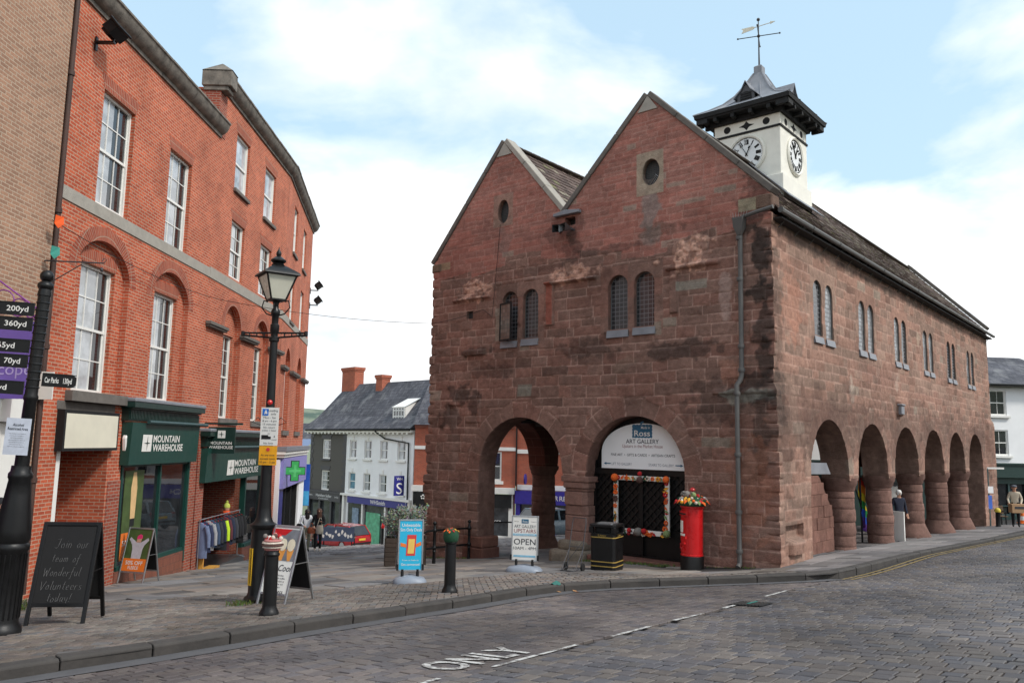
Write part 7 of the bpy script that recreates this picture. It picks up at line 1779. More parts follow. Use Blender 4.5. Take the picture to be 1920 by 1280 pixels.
# gallery board over the gates
F = FF @ Matrix.Translation((-3.69, .38, .70))
bp = [(-1.25, 0), (1.25, 0), (1.25, .44)] + [(1.25 * math.cos(R(a)), .44 + .74 * math.sin(R(a))) for a in range(10, 180, 8)] + [(-1.25, .44)]
t = tag(MB().prism(bp, -.02, .02).build('gallery_board', M_render_w, None, F), 'half-round white art gallery board filling the top of the gated arch', 'sign')
Fq = F @ Matrix.Translation((0, -.021, 0))
M_logo = MATS['logo_teal']
mb = MB(); e = [(-.29 + .58 * k / 12 + 0, .80 + .012 * (k % 2)) for k in range(13)] + [(.29 + .012 * (k % 2), .80 + .34 * k / 8) for k in range(9)] + [(.29 - .58 * k / 12, 1.14 + .012 * (k % 2)) for k in range(13)] + [(-.29 - .012 * (k % 2), 1.14 - .34 * k / 8) for k in range(9)]
mb.prism(e, -.004, -.001); mb.prism([(-.05, 1.15), (.0, 1.15), (.02, 1.19), (.05, 1.2), (.03, 1.24), (-.02, 1.22), (-.06, 1.2)], -.004, -.001); mb.build('logo_patch', M_logo, t, Fq)
lettering('lettering', [('Made in', .10, 1.04, .065, .26, 0, .005), ('Ross', 0, .85, .15, .47, 0, .012)], M_white, t, Fq, .0065)
lettering('lettering', [('ART GALLERY', 0, .66, .11, .98, 0, .008), ('FINE ART  •  GIFTS & CARDS  •  ARTISAN CRAFTS', 0, .33, .066, 1.9, 0, .004)], M_ink, t, Fq, .002)
lettering('lettering', [('Upstairs in the Market House', 0, .55, .085, 1.2)], M_inkred, t, Fq, .002)
lettering('lettering', [('LIFT TO GALLERY', -.62, .09, .065, .62), ('STAIRS TO GALLERY', .55, .09, .065, .72)], paint('grey_ink', srgb(120, 124, 136), .6), t, Fq, .002)
mb = MB()
for s_, x in ((-1, -1.12), (1, 1.12)): mb.prism([(x - s_ * .16, .112), (x - s_ * .02, .112), (x - s_ * .02, .09), (x + s_ * .06, .125), (x - s_ * .02, .16), (x - s_ * .02, .138), (x - s_ * .16, .138)], -.004, -.001)
mb.build('arrow', M_logo, t, Fq)
# crocheted photo frame hung on the gates
F = FF @ Matrix.Translation((-3.70, .30, -.94))
t = thing('flower_frame', F, 'white picture frame trimmed with crocheted flowers and leaves hung on the black gates', 'frame')
mb = MB(); w, h = .82, 1.47; 
for a in ((-w, -w + .12, 0, h), (w - .12, w, 0, h), (-w + .12, w - .12, 0, .12), (-w + .12, w - .12, h - .12, h)): mb.box(a[0], a[1], 0, .04, a[2], a[3])
mb.build('surround', M_white, t)
rg = random.Random(9)
def side(k):
    u = rg.random()
    return ((-w + .05 + .02 * rg.random(), u * h), (w - .1 + .05 * rg.random() - .02, u * h), (-w + u * 2 * w, h - .06), (-w + u * 2 * w, .05 + rg.uniform(-.04, .03)))[k]
for k in range(96):
    x, z = side(k % 4); m = M_wool[rg.choice((5, 5, 1, 6, 5, 9, 4, 1, 6, 3, 0))]; s_ = rg.uniform(.05, .085)
    mb = MB(); mb.M = Matrix.Translation((x, -.015, z)) @ Matrix.Rotation(rg.uniform(0, 6.28), 4, 'Y')
    if k % 3 == 0:
        for j in range(6): a = j * 1.047; mb.ball((s_ * .6 * math.cos(a), 0, s_ * .6 * math.sin(a)), s_ * .42, 6, 4)
        mb.build('flower', m, t, smooth=60)
    else: mb._add([(-s_, 0, 0), (0, -.02, s_ * .5), (s_ * 1.2, 0, 0), (0, -.02, -s_ * .5)], [(0, 1, 2, 3)]); mb.build('leaf', m, t)
for x, z, r_, m in ((-w + .06, h - .06, .10, 5), (w - .06, h - .06, .09, 5), (-.05, .07, .11, 7), (.12, .10, .07, 1), (w - .05, .08, .10, 9), (-.12, .02, .07, 3), (-.32, .09, .06, 1), (0, h + .06, .06, 1), (.0, h - .1, .09, 3)):
    mb = MB(); mb.ball((x, -.05, z), r_, 10, 7); mb.build('wool_figure', M_wool[m], t, smooth=60)

# iron rails by the left pier
t = thing('iron_railing', Matrix.Identity(4) @ Matrix.Translation((-2.0, 22.2, float(gz(-2, 22.2)))), 'low black iron railing with ball-topped posts at the left pier of the market house', 'railing')
pa, pb, pc = Vector((-2.0, 22.2, 0)), Vector((-1.15, 24.0, 0)), Vector((-2.35, 21.75, 0))
mb = MB()
for p_ in (pa, pb):
    g = float(gz(p_.x, p_.y)); mb.M = Matrix.Translation((p_.x, p_.y, g)); mb.lathe([(.05, 0), (.045, .1), (.04, .3), (.06, .33), (.04, .36), (.04, .86), (.065, .9), (.04, .94), (.035, 1.0), (.02, 1.03)], 10); mb.ball((0, 0, 1.07), .055, 10, 7); mb.ball((0, 0, .88), .07, 10, 7); mb.ball((0, 0, .42), .07, 10, 7)
mb.M = Matrix(); o = mb.build('post', M_black, t, Matrix(), smooth=40)
mb = MB(); ga, gb = float(gz(pa.x, pa.y)), float(gz(pb.x, pb.y))
for z in (.42, .88): mb.tube([(pa.x, pa.y, ga + z), (pb.x, pb.y, gb + z)], .03, 8)
mb.tube([(pa.x, pa.y, ga + .88), (pa.x - .18, pa.y - .25, ga + .88), (pa.x - .32, pa.y - .45, ga + .80), (pa.x - .34, pa.y - .48, ga + .65), (pa.x - .32, pa.y - .45, ga + .50), (pa.x - .18, pa.y - .25, ga + .42), (pa.x, pa.y, ga + .42)], .03, 8)
mb.build('rail', M_black, t, Matrix(), smooth=40)
# sack truck leaning on the column
F = at(1.55, 18.62, 120)
t = thing('hand_trolley', F, 'folding black hand trolley leaning on the stone column between the front arches', 'trolley')
mb = MB(); tl = lambda x, s_: (x, -.12 + .30 * s_, .10 + 1.05 * s_)
for x in (-.17, .17): mb.tube([tl(x, 0), tl(x, .9)], .012, 6)
mb.tube([tl(-.17, .9), tl(-.15, 1.0), tl(.15, 1.0), tl(.17, .9)], .012, 6); mb.tube([tl(-.17, .4), tl(.17, .4)], .009, 6)
mb.tube([tl(-.17, .35), (-.17, -.42, .05)], .009, 6); mb.tube([tl(.17, .35), (.17, -.42, .05)], .009, 6); mb.tube([(-.17, -.12, .08), (-.17, -.45, .04), (.17, -.45, .04), (.17, -.12, .08)], .012, 6); mb.tube([tl(-.17, .1), tl(.17, .55)], .007, 5)
mb.build('frame', M_dkgrey, t, smooth=40)
for x in (-.21, .21):
    mb = MB(); mb.M = Matrix.Translation((x, -.10, .09)) @ Matrix.Rotation(R(90), 4, 'Y'); mb.lathe([(.05, -.02), (.088, -.018), (.088, .018), (.05, .02)], 18); mb.build('wheel', M_blackm, t, smooth=40)
# planter with silver shrub, small board leaning on it
F = at(-2.75, 22.0, 84)
t = thing('wooden_planter', F, 'dark wooden planter behind the blue sign', 'planter')
mb = MB()
for k in range(6): mb.box(-.55, .55, -.30, -.27, .02 + k * .12, .13 + k * .12); mb.box(-.55, -.52, -.3, .3, .02 + k * .12, .13 + k * .12); mb.box(.52, .55, -.3, .3, .02 + k * .12, .13 + k * .12); mb.box(-.55, .55, .27, .30, .02 + k * .12, .13 + k * .12)
mb.box(-.5, .5, -.28, .28, .5, .66); mb.build('boards', paint('dark_wood', srgb(64, 52, 44), .8, var=.35, scale=9), t)
t = thing('silver_shrub', F @ Matrix.Translation((0, 0, .66)), 'grey-green silvery shrub growing in the dark planter', 'shrub')
mb = MB(); rg = random.Random(3); st = []
for k in range(84):
    a = rg.uniform(0, 6.28); L = rg.uniform(.45, 1.0); sp = rg.uniform(.1, .5); p0 = Vector((rg.uniform(-.35, .35), rg.uniform(-.2, .2), 0)); p1 = p0 + Vector((math.cos(a) * sp * .5, math.sin(a) * sp * .4, L * .55)); p2 = p1 + Vector((math.cos(a) * sp * .4, math.sin(a) * sp * .35, L * .45 - sp * .25)); mb.tube([p0, p1, p2], [.008, .006, .003], 4); st.append((p0, p1, p2))
mb.build('stems', paint('twig', srgb(96, 88, 74), .9), t)
mb = MB()
for p0, p1, p2 in st:
    for j in range(44):
        u = rg.random() ** .7; q = p0.lerp(p1, u * 2) if u < .5 else p1.lerp(p2, u * 2 - 1); q = q + Vector((rg.gauss(0, .035), rg.gauss(0, .035), rg.gauss(0, .03))); d = Vector((rg.gauss(0, 1), rg.gauss(0, 1), rg.gauss(.4, .8))).normalized() * rg.uniform(.05, .085); e_ = d.orthogonal().normalized() * rg.uniform(.014, .024)
        mb.cur = [c * rg.uniform(.6, 1.3) for c in srgb(126, 134, 120)]; mb._add([q, q + d * .5 + e_, q + d, q + d * .5 - e_], [(0, 1, 2, 3)])
mb.build('leaves', vcol('silver_leaves', .8, .1), t, col=True)
F = at(-2.55, 20.6, 70)
t, o = a_board(F, .46, .86, .40, .04, M_alu, M_board, 'small chalkboard A-board in front of the dark planter', leg=.10)
lettering('lettering', [("King's", 0, -.30, .09, .28, .25), ('Coffee', 0, -.46, .07, .26), ('& cake', 0, -.58, .07, .24)], M_chalk, o[0][0], o[0][1] @ Matrix.Translation((0, -.007, 0)), .002)

# alarm box, floodlights, bunting, cables
t = thing('alarm_box', L1 @ Matrix.Translation((-1.42, -.05, .95)), 'white burglar alarm box on the brick pier left of the green shop front', 'alarm')
mb = MB(); mb.prism([(-.12, .0), (.12, .0), (.17, .3), (.12, .38), (-.12, .38), (-.17, .3)], -.10, .0); mb.build('case', M_white, t, bevel=.02); mb = MB(); mb.box(-.09, .09, -.08, -.02, -.06, .0); mb.build('lamp', M_navy, t); mb = MB(); mb.prism([(-.06, .1), (.07, .16), (.03, .27), (-.08, .22)], -.104, -.1); mb.build('sticker', paint('sticker', srgb(196, 110, 100), .5), t)
def floodlight(F, lab):
    t = thing('floodlight', F, lab, 'floodlight', 'black floodlights on the brick terrace')
    mb = MB(); mb.box(-.05, .05, -.40, .0, -.04, .0); mb.bar((0, -.38, 0), (0, -.38, .10), .03, .03); mb.box(-.04, .04, -.03, .0, -.2, .1); mb.build('bracket', M_black, t)
    mb = MB(); mb.M = Matrix.Translation((0, -.38, .22)) @ Matrix.Rotation(R(-40), 4, 'X'); mb.box(-.24, .24, -.14, .10, -.13, .13); mb.box(-.27, .27, -.19, -.14, -.16, .16)
    for k in range(5): mb.box(-.2 + k * .09, -.17 + k * .09, .1, .16, -.11, .11)
    mb.build('housing', M_black, t, bevel=.01); mb = MB(); mb.M = Matrix.Translation((0, -.38, .22)) @ Matrix.Rotation(R(-40), 4, 'X'); mb.box(-.22, .22, -.194, -.189, -.11, .11); mb.build('glass', M_glass, t)
floodlight(L1 @ Matrix.Translation((-4.0, -.02, 9.55)), 'large floodlight high on the wall by the rust-brown drainpipe')
floodlight(L3 @ Matrix.Translation((8.7, -.03, 8.75)), 'upper of two small floodlights on the far corner of the tall brick terrace')
floodlight(L3 @ Matrix.Translation((8.7, -.03, 8.0)), 'lower of two small floodlights on the far corner of the tall brick terrace')
mb = MB(); mb.tube([(-4.92, -.10, 10.4), (-4.92, -.10, -1.6)], .055, 10)
for z in (8.35, 5.55, 2.9, .4): mb.lathe([(.055, z), (.075, z + .01), (.075, z + .10), (.055, z + .11)], 10, -4.92, -.10)
o = mb.build('drainpipe', paint('rusty_pipe', srgb(70, 48, 40), .7, var=.5, scale=2.), None, L1, smooth=40); tag(o, 'rust-brown drainpipe where the tan brick meets the red brick', 'drainpipe')
# iron bracket arm, bunting flags
t = thing('iron_bracket', L1 @ Matrix.Translation((-5.2, -.10, 4.55)), 'thin wrought iron bracket arm reaching from the tan brick wall', 'bracket')
mb = MB(); mb.tube([(0, 0, 0), (.2, -.75, .02), (.28, -.98, .03)], .014, 6); mb.tube([(.02, 0, -.5), (.17, -.62, -.02)], .01, 6); mb.tube([(.28, -.98, .03), (.30, -1.02, .10), (.27, -.98, .12), (.26, -.95, .06)], .008, 5); mb.ball((.27, -.95, -.10), .03, 8, 6, 1.6); mb.build('arm', M_dkgrey, t, smooth=40)
def cable(pts, name, lab, r_=.008):
    P = [Vector(p_) for p_ in pts]; out = []
    for a, b in zip(P, P[1:]):
        L = (b - a).length; n = max(2, int(L / .5))
        for k in range(n): u = k / n; q = a.lerp(b, u); q.z -= 4 * u * (1 - u) * L * .022; out.append(q)
    out.append(P[-1]); mb = MB(); mb.tube(out, r_, 5); return tag(mb.build(name, M_blackm, None, Matrix()), lab, 'cable')
w1 = L1 @ Vector((-5.15, -.15, 5.35)); w2 = L1 @ Vector((3.4, -.25, 5.35)); w3 = FF @ Vector((-FW + .1, -.1, 5.05)); w4 = FF @ Vector((-8.95, -.09, 5.3))
cable([w1, w2], 'overhead_cable', 'thin black cable draped along the red brick front from the tan wall')
cable([w2, w3, w4, FF @ Vector((-8.6, -.08, 5.05)), FF @ Vector((-8.35, -.08, 7.85))], 'overhead_cable', 'thin black cable crossing the street to the oval opening of the market house')
for k, (dz, c, lab, nm) in enumerate(((.05, srgb(232, 92, 34), 'small orange pennant hanging from the cable on the tan brick wall', 'orange_cloth2'), (-.55, srgb(60, 140, 126), 'small teal pennant hanging below the orange one on the tan brick wall', 'teal_cloth'))):
    mb = MB(); mb._add([(-.10, 0, .0), (.08, -.05, .0), (.07, -.07, -.14), (-.02, -.02, -.24), (-.09, .02, -.16)], [(0, 1, 2, 3, 4)])
    tag(mb.build('pennant', paint(nm, c, .85), None, L1 @ Matrix.Translation((-5.25 - .04 * k, -.32, 5.35 + dz)), bevel=0), lab, 'pennant', 'bunting pennants').modifiers.new('solid', 'SOLIDIFY').thickness = .006
# purple hanging sign on scrolled bracket
t = thing('scroll_sign', L1 @ Matrix.Translation((-6.62, -.10, 3.0)), 'purple hanging banner under a scrolled purple iron bracket on the tan wall', 'sign')
mb = MB(); mb.bar((0, 0, .15), (0, 0, 1.0), .04, .04); mb.tube([(0, -.02, .95), (0, -.9, .35)], .016, 6)
for y, z, r_ in ((-.22, .52, .20), (-.5, .42, .15), (-.72, .35, .10)): mb.tube([(0, y + r_ * math.cos(k * .524), z + r_ * math.sin(k * .524)) for k in range(13)], .012, 5)
mb.tube([(0, 0, .22), (0, -.95, .22)], .018, 6); mb.build('bracket', paint('purple_iron', srgb(130, 60, 140), .5), t, smooth=40)
mb = MB(); mb.box(-.02, .02, -.92, -.06, -1.12, .18); b_ = mb.build('banner', paint('violet_banner', srgb(112, 88, 168), .6, var=.12, scale=2), t)
lettering('lettering', [('Scope', -.50, -.72, .20, .70)], paint('lilac_ink', srgb(176, 160, 210), .6), b_, WM[t.name] @ Matrix.Rotation(R(-90), 4, 'Z') @ Matrix.Translation((.98, -.022, 0)), .003)
t = tag(MB().box(-.03, .0, -.34, -.06, 0, .52).build('small_plate', M_white, None, L1 @ Matrix.Translation((-4.98, -.02, 1.95))), 'small white plate behind the fingerpost on the brick corner', 'sign')
# gully cover, litter, weeds
def flat_on_road(name, c, az, w, l, mat, dz=.012):
    a = R(az); f = np.array([math.sin(a), math.cos(a)]); r_ = np.array([math.cos(a), -math.sin(a)]); c = np.array(c); P = [c + sx * w / 2 * r_ + sy * l / 2 * f for sx, sy in ((-1, -1), (1, -1), (1, 1), (-1, 1))]
    mb = MB(); mb.quad(*[(p_[0], p_[1], float(gz(*p_)) + ROAD + dz) for p_ in P]); return mb
o = flat_on_road('g', (3.55, 12.03), 41, .52, .46, None).build('gully_cover', M_blackm); struct(o)
mb = MB(); a = R(41); f_ = np.array([math.sin(a), math.cos(a)]); r_ = np.array([math.cos(a), -math.sin(a)])
for k in range(-4, 5): c = np.array((3.55, 12.03)) + r_ * k * .052; p0, p1 = c - f_ * .2, c + f_ * .2; mb.bar((*p0, float(gz(*p0)) + ROAD + .014), (*p1, float(gz(*p1)) + ROAD + .014), .022, .012)
struct(mb.build('gully_bars', M_timber))
c = np.array((3.58, 12.06)); mb = MB(); p0, p1 = c - f_ * .16, c + f_ * .16; mb.bar((*p0, float(gz(*p0)) + ROAD + .024), (*p1, float(gz(*p1)) + ROAD + .024), .035, .006)
M_mask = paint('green_mark', srgb(44, 104, 96), .8); struct(mb.build('survey_mark', M_mask))
mb = MB(); rg = random.Random(2)
vs = [(x * .045 + rg.uniform(-.02, .02), y * .035, .07 + rg.uniform(-.02, .03) - abs(y) * .05) for y in (-1, 0, 1) for x in (-2, -1, 0, 1, 2)]
mb._add(vs, [(j * 5 + i, j * 5 + i + 1, j * 5 + 6 + i, j * 5 + 5 + i) for j in range(2) for i in range(4)]); tag(mb.build('crumpled_wrapper', M_mask, None, at(.86, 14.72, 60, -.02)), 'crumpled green wrapper on the kerb edge near the gallery sign', 'litter')
for k in range(26):
    x, y = 1.25 + rg.gauss(0, .16), 14.72 + rg.gauss(0, .08); F = frame(x, y, float(gz(x, y)) + ROAD + .012, rg.uniform(0, 360))
    mb = MB(); s_ = rg.uniform(.03, .06); mb._add([(-s_, 0, 0), (0, -s_ * .6, .012), (s_ * 1.2, 0, .02), (0, s_ * .6, .006)], [(0, 1, 2, 3)])
    if k < 8: tag(mb.build('fallen_leaf', paint('leaf_' + 'abc'[k % 3], (srgb(150, 96, 52), srgb(176, 130, 84), srgb(110, 74, 52))[k % 3], .8), None, F), 'dry brown leaf in the small heap against the kerb by the green wrapper', 'leaf', 'dry leaves in the gutter')
def weeds(name, spots):
    mb = MB(); rg = random.Random(6)
    for (x, y, r_, n, h) in spots:
        for k in range(n):
            px, py = x + rg.gauss(0, r_), y + rg.gauss(0, r_); z = float(gz(px, py)); a = rg.uniform(0, 6.28); L = h * rg.uniform(.4, 1.2); dx, dy = math.cos(a) * L * .6, math.sin(a) * L * .6; w_ = .008
            mb.cur = [c_ * rg.uniform(.6, 1.3) for c_ in srgb(96, 108, 60)]
            mb._add([(px - w_, py, z - .01), (px + w_, py, z - .01), (px + dx * .6 + w_, py + dy * .6, z + L * .8), (px + dx, py + dy, z + L)], [(0, 1, 2, 3)])
    o = mb.build(name, vcol('weed_leaves', .8, .1), col=True); o['kind'] = 'stuff'; return o
sp = [(-4.25, 13.15, .10, 90, .07), (-7.95, 13.4, .10, 120, .16)]
for k in range(16): p_ = FF @ Vector((-2.6 - k * .17, -.16, 0)); sp.append((p_.x, p_.y, .07, 34, .06))
for k in range(6): p_ = FF @ Vector((-1.6 + k * .2, -.12, 0)); sp.append((p_.x, p_.y, .06, 20, .05))
for k in range(8): p_ = FF @ Vector((-11.2 + k * .25, -.15, 0)); sp.append((p_.x, p_.y, .06, 20, .05))
weeds('weeds', sp)
# rainbow flag on its pole under the arcade
F = at(11.15, 25.75, 40)
t = thing('rainbow_flag', F, 'rainbow flag drooping from a leaning black pole in the second side arch', 'flag')
mb = MB(); mb.tube([(0, 0, 0), (-.05, 0, 2.35)], .03, 8); mb.tube([(-.05, 0, 1.2), (-.75, -.05, 1.75)], .02, 6); mb.build('pole', M_black, t, smooth=40)
mb = MB(); cl = [srgb(226, 50, 44), srgb(240, 134, 40), srgb(240, 210, 50), srgb(48, 152, 74), srgb(50, 92, 206), srgb(104, 60, 150)]
vs, fs, mi = [], [], []
for j in range(13):
    s_ = j / 12
    for i in range(9):
        u = i / 8; vs.append((-.05 + u * (.40 - .12 * s_) + .16 * s_ * u, .09 * math.sin(u * 8 + s_ * 4) - .02, 2.22 - s_ * 1.70 - u * .55 * (1 - s_ * .5)))
mb._add(vs, [(j * 9 + i, j * 9 + i + 1, j * 9 + 10 + i, j * 9 + 9 + i) for j in range(12) for i in range(8)]); mb.mi = [min(5, j // 2) for j in range(12) for i in range(8)]
mb.build('cloth', [paint('flag_' + n_, c_, .85, var=.1) for n_, c_ in zip(('red', 'orange', 'yellow', 'green', 'blue', 'violet'), cl)], t, smooth=60)
# ------------------------------------------------------------------ people
def person(name, F, lab, J, top, legs, skin=None, hair=None, hairfn=None, shoes=None, sc=1.0, sleeves=None):
    """J: joints in local metres (x right of the figure, -y ahead, z up); one continuous skinned body with clothes as tones of it"""
    P = dict(pelvis=(0, 0, .95), waist=(0, 0, 1.08), chest=(0, .01, 1.30), neck=(0, .0, 1.46), head0=(0, -.02, 1.54), head=(0, -.035, 1.62), crown=(0, -.02, 1.70),
             shR=(.17, .01, 1.40), elR=(.24, .03, 1.14), wrR=(.25, -.06, .90), shL=(-.17, .01, 1.40), elL=(-.24, .03, 1.14), wrL=(-.25, -.06, .90),
             hipR=(.09, 0, .90), knR=(.10, -.02, .50), anR=(.10, .02, .09), toR=(.11, -.13, .03), hipL=(-.09, 0, .90), knL=(-.10, -.02, .50), anL=(-.10, .02, .09), toL=(-.11, -.13, .03))
    P.update(J)
    rad = dict(pelvis=(.165, .115), waist=(.145, .105), chest=(.165, .115), neck=(.055, .055), head0=(.06, .065), head=(.08, .095), crown=(.06, .07), shR=(.075, .07), elR=(.05, .05), wrR=(.034, .034), shL=(.075, .07), elL=(.05, .05), wrL=(.034, .034),
               hipR=(.10, .10), knR=(.068, .068), anR=(.045, .05), toR=(.04, .03), hipL=(.10, .10), knL=(.068, .068), anL=(.045, .05), toL=(.04, .03))
    E = [('pelvis', 'waist', 't'), ('waist', 'chest', 't'), ('chest', 'neck', 't'), ('neck', 'head0', 's'), ('head0', 'head', 's'), ('head', 'crown', 's')]
    for s in 'RL': E += [('chest', 'sh' + s, 't'), ('sh' + s, 'el' + s, 't'), ('el' + s, 'wr' + s, 'a'), ('pelvis', 'hip' + s, 'l'), ('hip' + s, 'kn' + s, 'l'), ('kn' + s, 'an' + s, 'l'), ('an' + s, 'to' + s, 'f')]
    for s in 'RL':      # palm and five bent fingers
        w = Vector(P['wr' + s]); d = (w - Vector(P['el' + s])).normalized(); side = d.cross(Vector((0, 0, 1)));
        side = side.normalized() if side.length > .1 else Vector((0, 1, 0)); bend = Vector((0, -.5, -.2))
        P['pa' + s] = tuple(w + d * .075); rad['pa' + s] = (.036, .024); E.append(('wr' + s, 'pa' + s, 's'))
        for k, (o_, L) in enumerate(((-.030, .068), (-.010, .082), (.010, .078), (.030, .062), (.05, .05))):
            b = w + d * (.105 if k < 4 else .04) + side * o_; m = b + d * L * .5; e = m + (d * .7 + bend * .5).normalized() * L * .5
            for nm, q, r_ in (('b', b, .011), ('m', m, .010), ('e', e, .008)): P[f'f{k}{nm}{s}'] = tuple(q); rad[f'f{k}{nm}{s}'] = (r_, r_)
            E += [('pa' + s, f'f{k}b{s}', 's'), (f'f{k}b{s}', f'f{k}m{s}', 's'), (f'f{k}m{s}', f'f{k}e{s}', 's')]
    names = list(P); ix = {n_: i for i, n_ in enumerate(names)}
    me = bpy.data.meshes.new(name); me.from_pydata([P[n_] for n_ in names], [(ix[a], ix[b]) for a, b, _ in E], [])
    ob = bpy.data.objects.new(name, me); COL.objects.link(ob)
    md = ob.modifiers.new('skin', 'SKIN'); sk = me.skin_vertices[0].data
    for n_ in names: sk[ix[n_]].radius = rad[n_]; sk[ix[n_]].use_root = n_ == 'pelvis'
    ss = ob.modifiers.new('sub', 'SUBSURF'); ss.levels = 2; ss.render_levels = 2
    ev = ob.evaluated_get(bpy.context.evaluated_depsgraph_get()); m2 = bpy.data.meshes.new_from_object(ev)
    bpy.data.objects.remove(ob); bpy.data.meshes.remove(me)
    kind = {'s': 0, 't': 1, 'a': 1 if sleeves is None else sleeves, 'l': 2, 'f': 3}
    A = np.array([P[a] for a, b, _ in E]); B = np.array([P[b] for a, b, _ in E]); K = np.array([kind[c] for *_, c in E])
    mi = []
    for p in m2.polygons:
        c = np.array(p.center); t = np.clip(((c - A) * (B - A)).sum(1) / ((B - A) ** 2).sum(1), 0, 1); mi.append(int(K[np.argmin(np.linalg.norm(A + (B - A) * t[:, None] - c, axis=1))]))
    Fs = F @ Matrix.Scale(sc, 4)
    o = finish(name, m2, [skin or M_skin, top, legs, shoes or M_blackm], None, Fs, smooth=80, mi=mi)
    tag(o, lab, 'person')
    h = Vector(P['head'])
    if hair:
        mb = MB(); hairfn(mb, h); mb.build('hair', hair, o, Fs, smooth=60)
    # face: nose, eyes, mouth
    mb = MB(); mb.ball((h.x, h.y - .098, h.z - .005), .013, 6, 5, 1.5); mb.build('nose', skin or M_skin, o, Fs, smooth=60)
    mb = MB(); mb.ball((h.x - .03, h.y - .088, h.z + .02), .009, 6, 5); mb.ball((h.x + .03, h.y - .088, h.z + .02), .009, 6, 5); mb.box(h.x - .022, h.x + .022, h.y - .094, h.y - .08, h.z - .05, h.z - .043); mb.build('features', M_blackm, o, Fs)
    mb = MB(); mb.ball((h.x - .083, h.y + .0, h.z), .02, 6, 5, 1.5); mb.ball((h.x + .083, h.y, h.z), .02, 6, 5, 1.5); mb.build('ears', skin or M_skin, o, Fs, smooth=60)
    return o
def long_hair(mb, h):
    mb.lathe([(.02, h.z + .125), (.075, h.z + .10), (.10, h.z + .05), (.105, h.z - .02), (.10, h.z - .10), (.11, h.z - .2), (.09, h.z - .28)], 14, h.x, h.y + .035, cap=True)
def short_hair(mb, h): mb.lathe([(.02, h.z + .12), (.07, h.z + .10), (.098, h.z + .05), (.10, h.z + .0), (.085, h.z - .06), (.05, h.z - .09)], 14, h.x, h.y + .025)
M_hair_d = paint('dark_hair', srgb(34, 26, 24), .6, var=.3, scale=30); M_hair_b = paint('brown_hair', srgb(88, 58, 44), .6, var=.3, scale=30); M_hair_w = paint('white_hair', srgb(212, 208, 204), .7, var=.15, scale=30)
M_shirt_w = paint('white_cloth', srgb(222, 222, 224), .9, var=.06); M_khaki = paint('khaki_cloth', srgb(150, 148, 124), .9, var=.1); M_cblack = paint('black_cloth', srgb(24, 24, 27), .9, var=.25); M_beige = paint('beige_cloth', srgb(188, 176, 156), .9, var=.1); M_cnavy = paint('navy_cloth', srgb(32, 36, 52), .9, var=.2)
def bag(name, F, pts, w, h, d, mat, lab):
    t = thing(name, F, lab, 'bag')
    mb = MB(); mb.lathe([(w * .4, 0), (w * .52, h * .1), (w * .5, h * .6), (w * .40, h)], 12, sy=d / w); mb.build('body', mat, t, smooth=60)
    mb = MB(); mb.tube(pts, .012, 5); mb.build('strap', mat, t); return t
# two women crossing behind the A-boards
F = at(-8.25, 33.4, 96)
person('person', F @ Matrix.Rotation(R(35), 4, 'Z'), 'woman with long black hair in a white top and khaki trousers, back half turned', dict(wrR=(.20, -.26, 1.05), elR=(.25, -.02, 1.14), wrL=(-.18, -.28, 1.06), elL=(-.24, 0, 1.14), head=(0, -.06, 1.60), knR=(.09, -.10, .50), anR=(.08, -.02, .10), anL=(-.1, .16, .12), toL=(-.1, .04, .03), knL=(-.09, .02, .5)), M_shirt_w, M_khaki, hair=M_hair_d, hairfn=long_hair, sc=.99)
bag('shoulder_bag', F @ Matrix.Translation((-.20, -.16, .86)), [(-.08, 0, .24), (-.02, .06, .60), (.10, .10, .62), (.1, .05, .24)], .36, .26, .16, M_cblack, 'black shoulder bag of the woman in the white top')
F = at(-7.72, 33.2, 100)
person('person', F @ Matrix.Rotation(R(20), 4, 'Z'), 'woman all in black looking down at the phone in her hand', dict(wrR=(.14, -.36, 1.20), elR=(.25, -.06, 1.12), wrL=(-.16, -.22, 1.00), elL=(-.25, .02, 1.12), head=(.02, -.08, 1.59), head0=(.01, -.05, 1.52), crown=(.02, -.07, 1.68), anR=(.09, .06, .09), toR=(.1, -.09, .03)), M_cblack, M_cblack, hair=M_hair_b, hairfn=long_hair, shoes=M_wool[0], sc=1.0)
tag(MB().box(-.035, .035, -.005, .005, 0, .14).build('phone', M_blackm, None, F @ Matrix.Translation((.27, -.36, 1.20)) @ Matrix.Rotation(R(-40), 4, 'X')), 'black phone held by the woman in black', 'phone')
bag('handbag', F @ Matrix.Translation((-.20, -.22, .72)), [(-.1, 0, .22), (-.04, 0, .40), (.04, 0, .40), (.1, 0, .22)], .34, .24, .16, paint('tan_leather', srgb(176, 96, 58), .5, var=.15), 'tan leather handbag carried by the woman in black')
bag('tote_bag', F @ Matrix.Translation((.16, -.24, .72)), [(-.1, 0, .32), (-.06, .1, .62), (.0, .1, .62), (.1, 0, .32)], .32, .34, .12, paint('cream_canvas', srgb(206, 198, 176), .9, var=.1), 'cream canvas tote bag on the arm of the woman in black')
# figure at the left edge, half out of the frame
F = at(-8.05, 12.9, 60)
person('person', F, 'person in a black hooded coat by the white shop front, hand raised', dict(elR=(.30, -.10, 1.22), wrR=(.12, -.16, 1.50), shR=(.19, .0, 1.42)), M_cblack, M_cblack, hair=M_cblack, hairfn=short_hair, sc=1.03)
